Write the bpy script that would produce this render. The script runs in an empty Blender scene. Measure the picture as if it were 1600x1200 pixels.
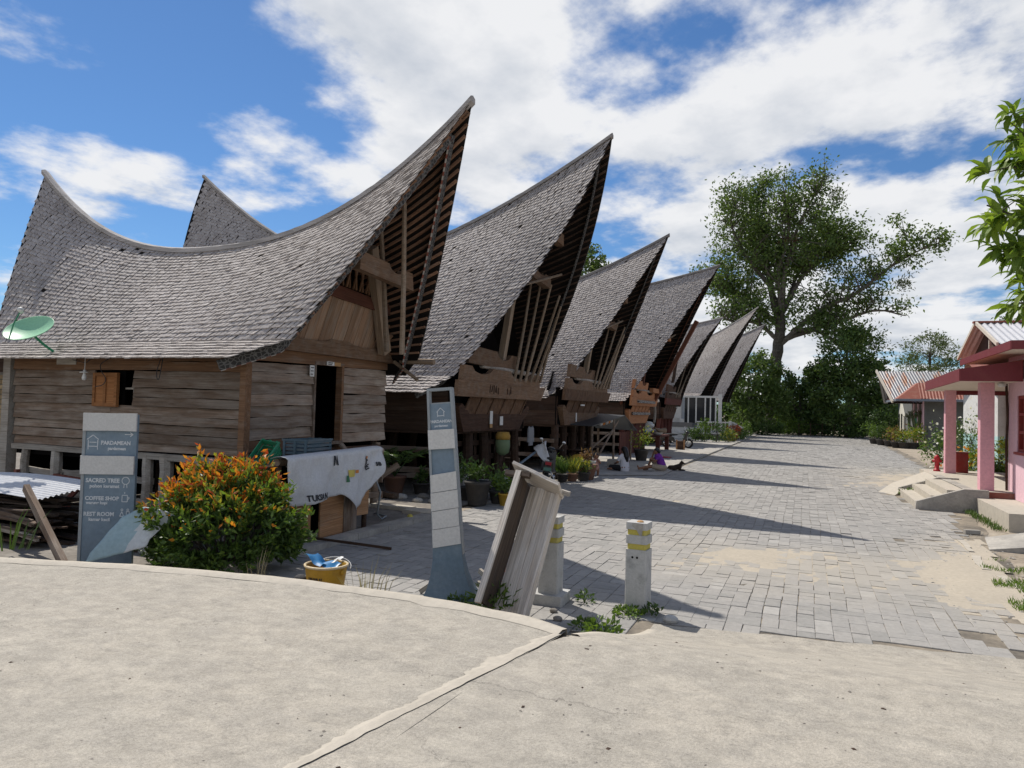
import bpy, bmesh, math, random
import numpy as np
from mathutils import Vector, Matrix, noise as mnoise
random.seed(7); rng = np.random.default_rng(11)
R = math.radians
scene = bpy.context.scene
COL = scene.collection

# ------------------------------------------------------------------ camera
# world axes: X = across the street (to the right), Y = along the street (away), Z = up, plaza at z = 0
F_PX = 1120.0
CAM_H = 2.1
HEAD, PITCH, ROLL = R(22.3), R(1.9), R(1.56)
fwd = Vector((-math.sin(HEAD)*math.cos(PITCH), math.cos(HEAD)*math.cos(PITCH), math.sin(PITCH)))
rt0 = Vector((math.cos(HEAD), math.sin(HEAD), 0))
up0 = rt0.cross(fwd)
rt = rt0*math.cos(ROLL) + up0*math.sin(ROLL)
upv = -rt0*math.sin(ROLL) + up0*math.cos(ROLL)
cd = bpy.data.cameras.new('camera'); cam = bpy.data.objects.new('camera', cd); COL.objects.link(cam)
cd.sensor_width = 36.0; cd.sensor_fit = 'HORIZONTAL'; cd.lens = F_PX/1600*36.0
cd.clip_start = 0.1; cd.clip_end = 3000
M = Matrix((rt, upv, -fwd)).transposed().to_4x4(); M.translation = (0, 0, CAM_H)
cam.matrix_world = M
scene.camera = cam

# ------------------------------------------------------------------ sun, sky, exposure
SUN_TO = Vector((-0.62, 0.43, 1.0)).normalized()
sd = bpy.data.lights.new('sun', 'SUN'); sun = bpy.data.objects.new('sun', sd); COL.objects.link(sun)
sd.energy = 4.9; sd.angle = R(0.53); sd.color = (1.0, 0.945, 0.86)
sun.rotation_euler = SUN_TO.to_track_quat('Z', 'Y').to_euler()
world = bpy.data.worlds.new('World'); scene.world = world; world.use_nodes = True
wt = world.node_tree; wn, wl = wt.nodes, wt.links
wn.clear()
def wnode(t, **k):
    n = wn.new(t)
    for a, b in k.items(): setattr(n, a, b)
    return n
def wmath(op, a, b=None):
    n = wnode('ShaderNodeMath', operation=op)
    for i, v in enumerate((a, b)):
        if v is None: continue
        if isinstance(v, (int, float)): n.inputs[i].default_value = v
        else: wl.new(v, n.inputs[i])
    return n.outputs[0]
out = wnode('ShaderNodeOutputWorld')
sky = wnode('ShaderNodeTexSky', sky_type='NISHITA')
sky.sun_disc = False; sky.sun_elevation = math.asin(SUN_TO.z); sky.sun_rotation = math.atan2(SUN_TO.x, SUN_TO.y)
sky.air_density = 1.0; sky.dust_density = 0.1; sky.ozone_density = 2.5
bg = wnode('ShaderNodeBackground'); bg.inputs[1].default_value = 0.085
tint = wnode('ShaderNodeMix', data_type='RGBA', blend_type='MULTIPLY'); tint.inputs[0].default_value = 1.0; tint.inputs[7].default_value = (0.62, 0.88, 1.14, 1)
wl.new(sky.outputs[0], tint.inputs[6]); wl.new(tint.outputs[2], bg.inputs[0])
tc = wnode('ShaderNodeTexCoord')
sep = wnode('ShaderNodeSeparateXYZ'); wl.new(tc.outputs['Generated'], sep.inputs[0])
zz = wmath('ADD', wmath('MAXIMUM', sep.outputs[2], 0.0), 0.16)
cx = wmath('DIVIDE', sep.outputs[0], zz); cy = wmath('DIVIDE', sep.outputs[1], zz)
comb = wnode('ShaderNodeCombineXYZ'); wl.new(cx, comb.inputs[0]); wl.new(cy, comb.inputs[1])
CLOUD_OFF = (2.3, 4.1, 0.0)
def cloud_noise(scale, off, detail=7, rough=0.52, dist=0.0):
    mp = wnode('ShaderNodeMapping'); mp.inputs['Location'].default_value = off
    mp.inputs['Rotation'].default_value = (0, 0, R(20)); mp.inputs['Scale'].default_value = (1.0, 0.85, 1.0)
    wl.new(comb.outputs[0], mp.inputs[0])
    n = wnode('ShaderNodeTexNoise'); n.inputs['Scale'].default_value = scale; n.inputs['Detail'].default_value = detail
    n.inputs['Roughness'].default_value = rough; n.inputs['Distortion'].default_value = dist
    wl.new(mp.outputs[0], n.inputs[0]); return n.outputs[0]
def cover(dx, dy, detail):
    o = (CLOUD_OFF[0]+dx, CLOUD_OFF[1]+dy, 0)
    a_ = cloud_noise(1.7, o, detail, 0.57); b_ = cloud_noise(0.62, (o[0]*0.6+5.0, o[1]*0.6, 3.0), 2, 0.5)
    return wmath('ADD', wmath('MULTIPLY', a_, 0.62), wmath('MULTIPLY', b_, 0.46))
den = cover(0, 0, 8); den_s = cover(0.10, -0.07, 6)      # the second sample lies towards the sun: its difference shades the billows
ramp = wnode('ShaderNodeValToRGB'); ramp.color_ramp.interpolation = 'EASE'
ramp.color_ramp.elements[0].position = 0.492; ramp.color_ramp.elements[0].color = (0, 0, 0, 1)
ramp.color_ramp.elements[1].position = 0.572; ramp.color_ramp.elements[1].color = (1, 1, 1, 1)
wl.new(den, ramp.inputs[0])
shade = wmath('ADD', wmath('MULTIPLY', wmath('SUBTRACT', den, den_s), 5.0), wmath('SUBTRACT', 0.84, wmath('MULTIPLY', wmath('MAXIMUM', wmath('SUBTRACT', den, 0.56), 0.0), 3.0)))
cramp = wnode('ShaderNodeValToRGB')
cramp.color_ramp.elements[0].position = 0.25; cramp.color_ramp.elements[0].color = (0.57, 0.62, 0.70, 1)
cramp.color_ramp.elements[1].position = 0.92; cramp.color_ramp.elements[1].color = (0.95, 0.955, 0.97, 1)
wl.new(shade, cramp.inputs[0])
bgc = wnode('ShaderNodeBackground'); bgc.inputs[1].default_value = 0.93
wl.new(cramp.outputs[0], bgc.inputs[0])
mx = wnode('ShaderNodeMixShader')
wl.new(wmath('MULTIPLY', ramp.outputs[0], 0.97), mx.inputs[0]); wl.new(bg.outputs[0], mx.inputs[1]); wl.new(bgc.outputs[0], mx.inputs[2])
wl.new(mx.outputs[0], out.inputs[0])
vs = scene.view_settings
vs.view_transform = 'Standard'; vs.look = 'None'; vs.exposure = 0.0; vs.gamma = 1.0; vs.use_curve_mapping = False

# ------------------------------------------------------------------ node material helpers
class NM:
    def __init__(s, name, rough=0.8, spec=0.3):
        s.m = bpy.data.materials.new(name); s.m.use_nodes = True
        s.t = s.m.node_tree; s.n = s.t.nodes; s.l = s.t.links
        s.b = s.n['Principled BSDF']; s.b.inputs['Roughness'].default_value = rough
        s.b.inputs['Specular IOR Level'].default_value = spec
    def node(s, t, **k):
        n = s.n.new(t)
        for a, b in k.items(): setattr(n, a, b)
        return n
    def put(s, sock, v):
        if hasattr(v, 'node'): s.l.new(v, sock)
        elif isinstance(v, tuple) and len(v) == 3 and sock.type == 'RGBA': sock.default_value = (*v, 1)
        else: sock.default_value = v
    def math(s, op, a, b=0.0):
        n = s.node('ShaderNodeMath', operation=op); s.put(n.inputs[0], a); s.put(n.inputs[1], b); return n.outputs[0]
    def coord(s, kind='Object', scale=(1, 1, 1), rnd=0.0):
        t = s.node('ShaderNodeTexCoord'); v = t.outputs[kind] if kind != 'World' else s.node('ShaderNodeNewGeometry').outputs['Position']
        if rnd:
            oi = s.node('ShaderNodeObjectInfo')
            c = s.node('ShaderNodeCombineXYZ')
            for i, f in enumerate((rnd, rnd*1.7, rnd*0.6)): s.l.new(s.math('MULTIPLY', oi.outputs['Random'], f), c.inputs[i])
            a = s.node('ShaderNodeVectorMath', operation='ADD'); s.l.new(v, a.inputs[0]); s.l.new(c.outputs[0], a.inputs[1]); v = a.outputs[0]
        mp = s.node('ShaderNodeMapping'); mp.inputs['Scale'].default_value = scale; s.l.new(v, mp.inputs[0])
        return mp.outputs[0]
    def noise(s, co, scale=5, detail=5, rough=0.55, dist=0.0):
        n = s.node('ShaderNodeTexNoise'); s.l.new(co, n.inputs[0])
        n.inputs['Scale'].default_value = scale; n.inputs['Detail'].default_value = detail
        n.inputs['Roughness'].default_value = rough; n.inputs['Distortion'].default_value = dist
        return n.outputs[0]
    def ramp(s, fac, stops):
        r = s.node('ShaderNodeValToRGB'); cr = r.color_ramp
        while len(cr.elements) < len(stops): cr.elements.new(0.5)
        for e, (p, c) in zip(cr.elements, stops):
            e.position = p; e.color = (*c, 1) if isinstance(c, tuple) else (c, c, c, 1)
        s.l.new(fac, r.inputs[0]); return r.outputs[0]
    def mix(s, fac, a, b, mode='MIX'):
        n = s.node('ShaderNodeMix', data_type='RGBA', blend_type=mode)
        s.put(n.inputs[0], fac); s.put(n.inputs[6], a); s.put(n.inputs[7], b); return n.outputs[2]
    def color(s, c): s.put(s.b.inputs['Base Color'], c)
    def bump(s, h, strength=0.3, dist=0.01):
        n = s.node('ShaderNodeBump'); n.inputs['Strength'].default_value = strength; n.inputs['Distance'].default_value = dist
        s.l.new(h, n.inputs['Height']); s.l.new(n.outputs[0], s.b.inputs['Normal'])
    def island(s): return s.node('ShaderNodeNewGeometry').outputs['Random Per Island']
    def orand(s): return s.node('ShaderNodeObjectInfo').outputs['Random']

def wood(name, a, b, grey=(0.23, 0.20, 0.175), greyness=0.5, rough=0.85, grain=(0.7, 14, 14), var=0.35):
    k = NM(name, rough, 0.2)
    co = k.coord('Object', grain, 40)
    n1 = k.noise(co, 1.6, 4, 0.6, 0.4)
    n2 = k.noise(k.coord('Object', (grain[0]*1.5, grain[1]*4, grain[2]*4), 40), 1.5, 4, 0.6)
    n3 = k.noise(k.coord('Object', (0.8, 3.2, 3.2), 23), 1.8, 5, 0.65)
    base = k.mix(k.ramp(n1, [(0.3, 0.0), (0.7, 1.0)]), a, b)
    g = k.ramp(n3, [(0.62-greyness*0.4, 0.0), (0.85-greyness*0.4, 1.0)])
    base = k.mix(k.math('MULTIPLY', g, 0.8), base, grey)
    base = k.mix(1.0, base, k.ramp(n2, [(0.28, 0.62), (0.62, 1.1)]), 'MULTIPLY')
    rv = k.math('ADD', k.math('MULTIPLY', k.math('FRACT', k.math('ADD', k.orand(), k.math('MULTIPLY', k.island(), 3.7))), var*2), 1-var)
    cc = k.node('ShaderNodeCombineColor')
    for i in range(3): k.l.new(rv, cc.inputs[i])
    base = k.mix(1.0, base, cc.outputs[0], 'MULTIPLY')
    k.color(base); k.bump(n2, 0.35, 0.008)
    return k.m
def paint(name, c, rough=0.6, dirt=0.25, dirtc=(0.25, 0.22, 0.18), scale=3.0, spec=0.3, bump=0.1):
    k = NM(name, rough, spec)
    co = k.coord('Object', (1, 1, 1), 9)
    n = k.noise(co, scale, 7, 0.62); n2 = k.noise(co, scale*7, 4, 0.6)
    d = k.ramp(n, [(0.48, 0.0), (0.75, dirt)])
    col = k.mix(d, c, dirtc)
    col = k.mix(1.0, col, k.ramp(n2, [(0.25, 0.86), (0.7, 1.06)]), 'MULTIPLY')
    k.color(col); k.bump(n2, bump, 0.01); return k.m
def flat(name, c, rough=0.6, spec=0.3, metal=0.0):
    k = NM(name, rough, spec); k.color(c); k.b.inputs['Metallic'].default_value = metal; return k.m
def leafmat(name, a, b, trans=0.25, rough=0.5):
    k = NM(name, rough, 0.35)
    c = k.mix(k.island(), a, b); k.color(c)
    tr = k.node('ShaderNodeBsdfTranslucent'); k.put(tr.inputs[0], k.mix(1.0, c, (1.3, 1.35, 0.7), 'MULTIPLY'))
    ms = k.node('ShaderNodeMixShader'); ms.inputs[0].default_value = trans
    k.l.new(k.b.outputs[0], ms.inputs[1]); k.l.new(tr.outputs[0], ms.inputs[2])
    k.l.new(ms.outputs[0], k.n['Material Output'].inputs[0]); return k.m

MAT = {}
# roof shingles: weathered grey timber, each one a little different
k = NM('shingle', 0.8, 0.2)
co = k.coord('Object', (1, 1, 1)); nA = k.noise(co, 0.55, 5, 0.6); nB = k.noise(co, 26, 4, 0.65)
isl = k.math('FRACT', k.math('ADD', k.island(), k.math('MULTIPLY', k.orand(), 7.3)))
base = k.ramp(isl, [(0.0, (0.375, 0.335, 0.312)), (0.35, (0.43, 0.39, 0.367)), (0.7, (0.455, 0.415, 0.39)), (1.0, (0.51, 0.47, 0.445))])
nM = k.noise(k.coord('Object', (1, 1, 0.35)), 1.7, 5, 0.65)
base = k.mix(1.0, base, k.ramp(nA, [(0.3, 0.82), (0.7, 1.08)]), 'MULTIPLY')
base = k.mix(k.ramp(nM, [(0.60, 0.0), (0.74, 0.45)]), base, (0.20, 0.165, 0.13))
base = k.mix(1.0, base, k.ramp(nB, [(0.25, 0.7), (0.7, 1.1)]), 'MULTIPLY')
k.color(base); k.bump(nB, 0.4, 0.01); MAT['shingle'] = k.m
k = NM('shingle_far', 0.85, 0.2); co = k.coord('Object', (7, 7, 9))
k.color(k.ramp(k.noise(co, 1.2, 4, 0.6), [(0.35, (0.08, 0.075, 0.073)), (0.6, (0.3, 0.28, 0.27))])); MAT['shingle_far'] = k.m
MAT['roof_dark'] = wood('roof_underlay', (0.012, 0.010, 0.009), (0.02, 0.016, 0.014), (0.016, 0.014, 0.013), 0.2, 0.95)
MAT['ridge'] = wood('ridge_cap', (0.2, 0.19, 0.18), (0.3, 0.28, 0.27), (0.34, 0.32, 0.31), 0.6)
MAT['plank'] = wood('weathered_plank', (0.125, 0.085, 0.06), (0.205, 0.145, 0.105), (0.28, 0.235, 0.195), 0.55, var=0.25)
MAT['plank_front'] = wood('weathered_front_plank', (0.16, 0.11, 0.08), (0.26, 0.19, 0.14), (0.35, 0.30, 0.25), 0.6, var=0.22)
MAT['plank_brown'] = wood('brown_plank', (0.14, 0.075, 0.042), (0.22, 0.125, 0.07), (0.22, 0.17, 0.13), 0.2, var=0.2)
MAT['gable'] = wood('gable_board', (0.235, 0.145, 0.09), (0.33, 0.21, 0.135), (0.31, 0.245, 0.19), 0.4, var=0.2)
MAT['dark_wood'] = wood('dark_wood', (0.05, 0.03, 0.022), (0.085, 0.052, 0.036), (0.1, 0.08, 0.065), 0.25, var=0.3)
MAT['red_wood'] = wood('red_brown_wood', (0.11, 0.042, 0.028), (0.16, 0.065, 0.04), (0.12, 0.07, 0.05), 0.2, var=0.2)
MAT['post'] = wood('grey_post', (0.21, 0.175, 0.145), (0.34, 0.30, 0.255), (0.42, 0.385, 0.34), 0.7, var=0.2)
MAT['pole'] = wood('pole_wood', (0.2, 0.145, 0.1), (0.3, 0.225, 0.16), (0.28, 0.23, 0.185), 0.4, var=0.25)
MAT['carved'] = wood('carved_beam', (0.135, 0.08, 0.048), (0.215, 0.135, 0.085), (0.2, 0.15, 0.11), 0.4, var=0.15, grain=(14, 0.7, 14))  # carved fronts darkened: part of their shade is in these colours
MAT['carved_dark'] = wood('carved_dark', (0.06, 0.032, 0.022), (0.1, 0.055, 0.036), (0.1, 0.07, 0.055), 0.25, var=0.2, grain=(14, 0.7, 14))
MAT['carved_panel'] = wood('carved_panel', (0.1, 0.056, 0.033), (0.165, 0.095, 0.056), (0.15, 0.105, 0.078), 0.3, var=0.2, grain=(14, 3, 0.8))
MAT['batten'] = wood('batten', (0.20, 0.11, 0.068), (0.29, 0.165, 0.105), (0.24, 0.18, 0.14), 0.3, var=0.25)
MAT['shutter'] = wood('shutter_wood', (0.25, 0.105, 0.04), (0.36, 0.165, 0.065), (0.25, 0.14, 0.08), 0.1, var=0.1)
MAT['crate_wood'] = wood('board_orange', (0.30, 0.155, 0.075), (0.42, 0.235, 0.12), (0.34, 0.24, 0.16), 0.3, var=0.2)
MAT['bleached_sunlit'] = wood('bleached_sunlit_wood', (0.46, 0.385, 0.31), (0.62, 0.545, 0.465), (0.66, 0.61, 0.55), 0.6, var=0.15)  # weathered pale wood, raised further to paint in the sun on the trough
MAT['trough_shaded'] = wood('shaded_board', (0.075, 0.055, 0.042), (0.13, 0.095, 0.072), (0.10, 0.095, 0.10), 0.4, var=0.1)  # shade of the trough's inner side painted in as a darker board
MAT['scrap'] = wood('scrap_timber', (0.05, 0.032, 0.023), (0.11, 0.074, 0.052), (0.17, 0.14, 0.115), 0.35, var=0.5)
MAT['void'] = flat('dark_interior', (0.012, 0.011, 0.011), 0.95, 0.0)  # near-black colour stands in for the darkness of unlit interiors

# ------------------------------------------------------------------ mesh helpers
LOCAL = set()      # things whose parts are modelled in the thing's own coordinates; all others are modelled in world coordinates
def world_loc(p):
    v = Vector((0, 0, 0))
    while p is not None: v += p.location; p = p.parent
    return v
def attach(o, parent):
    if parent is None: return o
    o.parent = parent
    if parent.name in LOCAL: LOCAL.add(o.name)
    else: o.matrix_parent_inverse = Matrix.Translation(-ORIG.get(parent.name, Vector((0, 0, 0))))
    return o
ORIG = {}
def obj(name, verts, faces, mat=None, parent=None, smooth=False, mats=None, fmat=None):
    me = bpy.data.meshes.new(name); me.from_pydata([tuple(map(float, v)) for v in verts], [], faces)
    if mats:
        for m in mats: me.materials.append(m)
        if fmat is not None: me.polygons.foreach_set('material_index', fmat)
    elif mat is not None: me.materials.append(MAT[mat] if isinstance(mat, str) else mat)
    if smooth: me.polygons.foreach_set('use_smooth', [True]*len(me.polygons))
    me.update()
    o = bpy.data.objects.new(name, me); COL.objects.link(o)
    attach(o, parent)
    return o
def fast_obj(name, V, Q, mat, parent=None):
    """V (n,3) float array, Q (m,4) int array of quads"""
    me = bpy.data.meshes.new(name); V = np.ascontiguousarray(V, dtype=np.float32); Q = np.ascontiguousarray(Q, dtype=np.int32)
    me.vertices.add(len(V)); me.vertices.foreach_set('co', V.ravel())
    me.loops.add(Q.size); me.loops.foreach_set('vertex_index', Q.ravel())
    me.polygons.add(len(Q)); me.polygons.foreach_set('loop_start', np.arange(0, Q.size, Q.shape[1], dtype=np.int32))
    me.polygons.foreach_set('loop_total', np.full(len(Q), Q.shape[1], dtype=np.int32))
    me.materials.append(MAT[mat] if isinstance(mat, str) else mat)
    me.polygons.foreach_set('use_smooth', np.zeros(len(Q), dtype=bool))
    me.update(calc_edges=True); me.validate()
    o = bpy.data.objects.new(name, me); COL.objects.link(o)
    attach(o, parent)
    return o
def thing(name, label, cat, loc=(0, 0, 0), group=None, rotz=0.0, local=False):
    o = bpy.data.objects.new(name, None); COL.objects.link(o); o.location = loc; o.rotation_euler = (0, 0, rotz)
    o.empty_display_size = 0.3
    if local: LOCAL.add(o.name)
    else: ORIG[o.name] = Vector(loc)
    o['label'] = label; o['category'] = cat
    if group: o['group'] = group
    return o
def tag(o, label, cat, group=None):
    o['label'] = label; o['category'] = cat
    if group: o['group'] = group
    return o
def struct(o): o['kind'] = 'structure'; return o
def stuff(o, label=None, cat=None):
    o['kind'] = 'stuff'
    if label: o['label'] = label; o['category'] = cat
    return o
class MB:
    def __init__(s): s.v = []; s.f = []
    def add(s, vs, fs):
        b = len(s.v); s.v += [tuple(v) for v in vs]; s.f += [tuple(i+b for i in f) for f in fs]; return s
    def box(s, x0, x1, y0, y1, z0, z1):
        return s.add([(x0, y0, z0), (x1, y0, z0), (x1, y1, z0), (x0, y1, z0), (x0, y0, z1), (x1, y0, z1), (x1, y1, z1), (x0, y1, z1)],
                     [(0, 3, 2, 1), (4, 5, 6, 7), (0, 1, 5, 4), (1, 2, 6, 5), (2, 3, 7, 6), (3, 0, 4, 7)])
    def beam(s, p0, p1, w, h, up=(0, 0, 1), w1=None, h1=None):
        p0, p1 = Vector(p0), Vector(p1); d = (p1-p0).normalized(); upv_ = Vector(up)
        if abs(d.dot(upv_)) > 0.98: upv_ = Vector((1, 0, 0))
        sx = d.cross(upv_).normalized(); sy = sx.cross(d).normalized()
        w1 = w if w1 is None else w1; h1 = h if h1 is None else h1
        vs = []
        for p, a, b in ((p0, w, h), (p1, w1, h1)):
            for i, j in ((-1, -1), (1, -1), (1, 1), (-1, 1)): vs.append(p+sx*(i*a/2)+sy*(j*b/2))
        return s.add(vs, [(3, 2, 1, 0), (4, 5, 6, 7), (0, 1, 5, 4), (1, 2, 6, 5), (2, 3, 7, 6), (3, 0, 4, 7)])
    def tube(s, pts, rad, n=8, cap=True):
        pts = [Vector(p) for p in pts]
        if not hasattr(rad, '__len__'): rad = [rad]*len(pts)
        rings = []; ref = Vector((0, 0, 1))
        for i, p in enumerate(pts):
            d = (pts[min(i+1, len(pts)-1)]-pts[max(i-1, 0)])
            d = d.normalized() if d.length > 1e-9 else Vector((0, 0, 1))
            if abs(d.dot(ref)) > 0.95: ref = Vector((1, 0, 0)) if abs(d.x) < 0.9 else Vector((0, 1, 0))
            a = d.cross(ref).normalized(); b = a.cross(d).normalized(); ref = b
            rings.append([p+a*(math.cos(t)*rad[i])+b*(math.sin(t)*rad[i]) for t in (2*math.pi*j/n for j in range(n))])
        vs = [v for r_ in rings for v in r_]; fs = []
        for i in range(len(pts)-1):
            for j in range(n):
                fs.append((i*n+j, i*n+(j+1) % n, (i+1)*n+(j+1) % n, (i+1)*n+j))
        if cap: fs.append(tuple(range(n-1, -1, -1))); fs.append(tuple(range((len(pts)-1)*n, len(pts)*n)))
        return s.add(vs, fs)
    def lathe(s, prof, c=(0, 0, 0), n=20, cap=True):
        vs = []; fs = []
        for r_, z in prof:
            for j in range(n): a = 2*math.pi*j/n; vs.append((c[0]+r_*math.cos(a), c[1]+r_*math.sin(a), c[2]+z))
        for i in range(len(prof)-1):
            for j in range(n): fs.append((i*n+j, i*n+(j+1) % n, (i+1)*n+(j+1) % n, (i+1)*n+j))
        if cap: fs.append(tuple(range(n-1, -1, -1))); fs.append(tuple(range((len(prof)-1)*n, len(prof)*n)))
        return s.add(vs, fs)
    def prism(s, poly, fn0, fn1):
        """poly 2D outline; fn0/fn1 map a 2D point to the front and back 3D points"""
        n = len(poly); vs = [fn0(a, b) for a, b in poly]+[fn1(a, b) for a, b in poly]
        fs = [tuple(range(n)), tuple(range(2*n-1, n-1, -1))]+[(i, i+n, (i+1) % n+n, (i+1) % n) for i in range(n)]
        return s.add(vs, fs)
    def ell(s, c, r, n=12, m=8):
        vs = [(c[0], c[1], c[2]-r[2])]; fs = []
        for i in range(1, m):
            ph = -math.pi/2+math.pi*i/m
            for j in range(n):
                a = 2*math.pi*j/n; vs.append((c[0]+r[0]*math.cos(ph)*math.cos(a), c[1]+r[1]*math.cos(ph)*math.sin(a), c[2]+r[2]*math.sin(ph)))
        vs.append((c[0], c[1], c[2]+r[2]))
        for j in range(n): fs.append((0, 1+(j+1) % n, 1+j))
        for i in range(m-2):
            for j in range(n): fs.append((1+i*n+j, 1+i*n+(j+1) % n, 1+(i+1)*n+(j+1) % n, 1+(i+1)*n+j))
        L = len(vs)-1
        for j in range(n): fs.append((L, 1+(m-2)*n+j, 1+(m-2)*n+(j+1) % n))
        return s.add(vs, fs)
    def build(s, name, mat, parent=None, smooth=False): return obj(name, s.v, s.f, mat, parent, smooth)
def rj(a): return random.uniform(-a, a)
_plank_cache = {}
def plank(name, p0, p1, w, t, mat, parent=None, up=(0, 0, 1), jit=0.006, seg=4, bow=0.0):
    """a sawn board with slightly uneven edges: local X along its length, Y thickness, Z width"""
    p0, p1 = Vector(p0), Vector(p1); L = (p1-p0).length; d = (p1-p0)/L; u = Vector(up)
    if abs(d.dot(u)) > 0.98: u = Vector((0, 1, 0))
    y = u.cross(d).normalized(); z = d.cross(y).normalized()
    vs = []
    for i in range(seg+1):
        x = L*i/seg
        top = w/2+rj(jit); bot = -w/2+rj(jit); bw = bow*math.sin(math.pi*i/seg)
        for yy, z_ in ((-t/2, bot), (t/2, bot), (t/2, top), (-t/2, top)): vs.append((x, yy+rj(jit*0.3), z_+bw))
    fs = [(3, 2, 1, 0), tuple(seg*4+q for q in (0, 1, 2, 3))]
    for i in range(seg):
        for j in range(4): fs.append((i*4+j, i*4+(j+1) % 4, i*4+4+(j+1) % 4, i*4+4+j))
    o = obj(name, vs, fs, mat)
    m = Matrix((d, y, z)).transposed().to_4x4(); m.translation = p0
    o.matrix_basis = m
    attach(o, parent)
    return o
def text_mesh(name, body, size, mat, parent=None, align='LEFT', M4=None, extrude=0.002, sx=1.0):
    cu = bpy.data.curves.new(name, 'FONT'); cu.body = body; cu.size = size; cu.align_x = align; cu.extrude = extrude; cu.resolution_u = 2; cu.offset = 0.006*size/0.06*0.35
    o = bpy.data.objects.new(name, cu); COL.objects.link(o)
    dg = bpy.context.evaluated_depsgraph_get(); me = bpy.data.meshes.new_from_object(o.evaluated_get(dg))
    bpy.data.objects.remove(o); bpy.data.curves.remove(cu)
    me.name = name; me.materials.clear(); me.materials.append(MAT[mat] if isinstance(mat, str) else mat)
    if sx != 1.0: me.transform(Matrix.Diagonal((sx, 1, 1, 1)))
    if M4 is not None: me.transform(M4)
    o = bpy.data.objects.new(name, me); COL.objects.link(o)
    attach(o, parent)
    return o
# ------------------------------------------------------------------ ground, road, plaza
k = NM('dry_earth', 0.95, 0.1); co = k.coord('World')
nA = k.noise(co, 0.35, 6, 0.6); nB = k.noise(co, 9, 6, 0.7)
c = k.ramp(nA, [(0.3, (0.24, 0.20, 0.155)), (0.5, (0.36, 0.305, 0.24)), (0.7, (0.43, 0.375, 0.30))])
c = k.mix(1.0, c, k.ramp(nB, [(0.25, 0.6), (0.65, 1.1)]), 'MULTIPLY'); k.color(c); k.bump(nB, 0.5, 0.02); MAT['earth'] = k.m
k = NM('yard_earth', 0.95, 0.1); co = k.coord('World')
nA = k.noise(co, 0.9, 6, 0.6); nB = k.noise(co, 12, 6, 0.7)
c = k.ramp(nA, [(0.3, (0.17, 0.15, 0.128)), (0.7, (0.29, 0.265, 0.235))])
c = k.mix(1.0, c, k.ramp(nB, [(0.25, 0.65), (0.65, 1.1)]), 'MULTIPLY'); k.color(c); k.bump(nB, 0.5, 0.015); MAT['yard'] = k.m
# cement road: pale beige screed worn through to grey
k = NM('cement_road', 0.88, 0.2); co = k.coord('World')
nA = k.noise(co, 0.75, 3, 0.6, 0.5); nB = k.noise(co, 7.5, 5, 0.72); nC = k.noise(co, 60, 3, 0.7); nD = k.noise(k.coord('World', (1.0, 1.5, 1.0)), 3.1, 8, 0.74, 0.3)
sxr = k.node('ShaderNodeSeparateXYZ'); k.l.new(co, sxr.inputs[0])
c = k.mix(k.ramp(nD, [(0.45, 0.0), (0.53, 0.4), (0.66, 0.65)]), (0.42, 0.383, 0.325), (0.30, 0.279, 0.246))
nF = k.noise(k.coord('World', (1.0, 1.9, 1.0)), 5.2, 7, 0.7, 0.2)
c = k.mix(k.math('MULTIPLY', k.ramp(nF, [(0.53, 0.0), (0.565, 1.0)]), k.ramp(nA, [(0.40, 0.0), (0.56, 0.6)])), c, (0.48, 0.44, 0.37))
c = k.mix(k.math('MULTIPLY', k.ramp(nF, [(0.36, 1.0), (0.40, 0.0)]), 0.4), c, (0.235, 0.218, 0.193))
cr1 = k.node('ShaderNodeTexVoronoi', feature='DISTANCE_TO_EDGE'); wob = k.node('ShaderNodeVectorMath', operation='ADD'); k.l.new(co, wob.inputs[0])
cmb = k.node('ShaderNodeCombineXYZ'); k.l.new(k.math('MULTIPLY', nD, 0.9), cmb.inputs[0]); k.l.new(k.math('MULTIPLY', nB, 0.25), cmb.inputs[1]); k.l.new(cmb.outputs[0], wob.inputs[1]); k.l.new(wob.outputs[0], cr1.inputs[0]); cr1.inputs['Scale'].default_value = 0.42
hair = k.math('MULTIPLY', k.ramp(cr1.outputs['Distance'], [(0.0015, 1.0), (0.004, 0.0)]), k.ramp(nA, [(0.45, 0.0), (0.6, 0.7)]))
c = k.mix(k.ramp(nA, [(0.42, 0.0), (0.66, 0.7)]), c, (0.36, 0.333, 0.288))
c = k.mix(1.0, c, k.ramp(nB, [(0.28, 0.8), (0.66, 1.07)]), 'MULTIPLY')
c = k.mix(1.0, c, k.ramp(nC, [(0.3, 0.86), (0.6, 1.04)]), 'MULTIPLY')
vor = k.node('ShaderNodeTexVoronoi'); k.l.new(co, vor.inputs[0]); vor.inputs['Scale'].default_value = 5.0
dots = k.ramp(vor.outputs['Distance'], [(0.018, 1.0), (0.03, 0.0)])
c = k.mix(k.math('MULTIPLY', dots, 0.6), c, (0.12, 0.11, 0.10))
grit = k.noise(co, 210, 2, 0.6); c = k.mix(1.0, c, k.ramp(grit, [(0.3, 0.72), (0.5, 1.0), (0.72, 1.16)]), 'MULTIPLY'); c = k.mix(hair, c, (0.13, 0.12, 0.105))
k.color(c); k.bump(k.math('ADD', k.math('MULTIPLY', nD, 1.2), k.math('ADD', nB, k.math('MULTIPLY', nC, 0.5))), 0.55, 0.012); MAT['cement'] = k.m
k = NM('cement_pale', 0.85, 0.2); co = k.coord('World'); nB = k.noise(co, 9, 8, 0.7)
k.color(k.mix(k.ramp(nB, [(0.35, 0.0), (0.7, 1.0)]), (0.49, 0.445, 0.375), (0.39, 0.355, 0.30))); k.bump(nB, 0.4, 0.012); MAT['cement_pale'] = k.m
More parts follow.
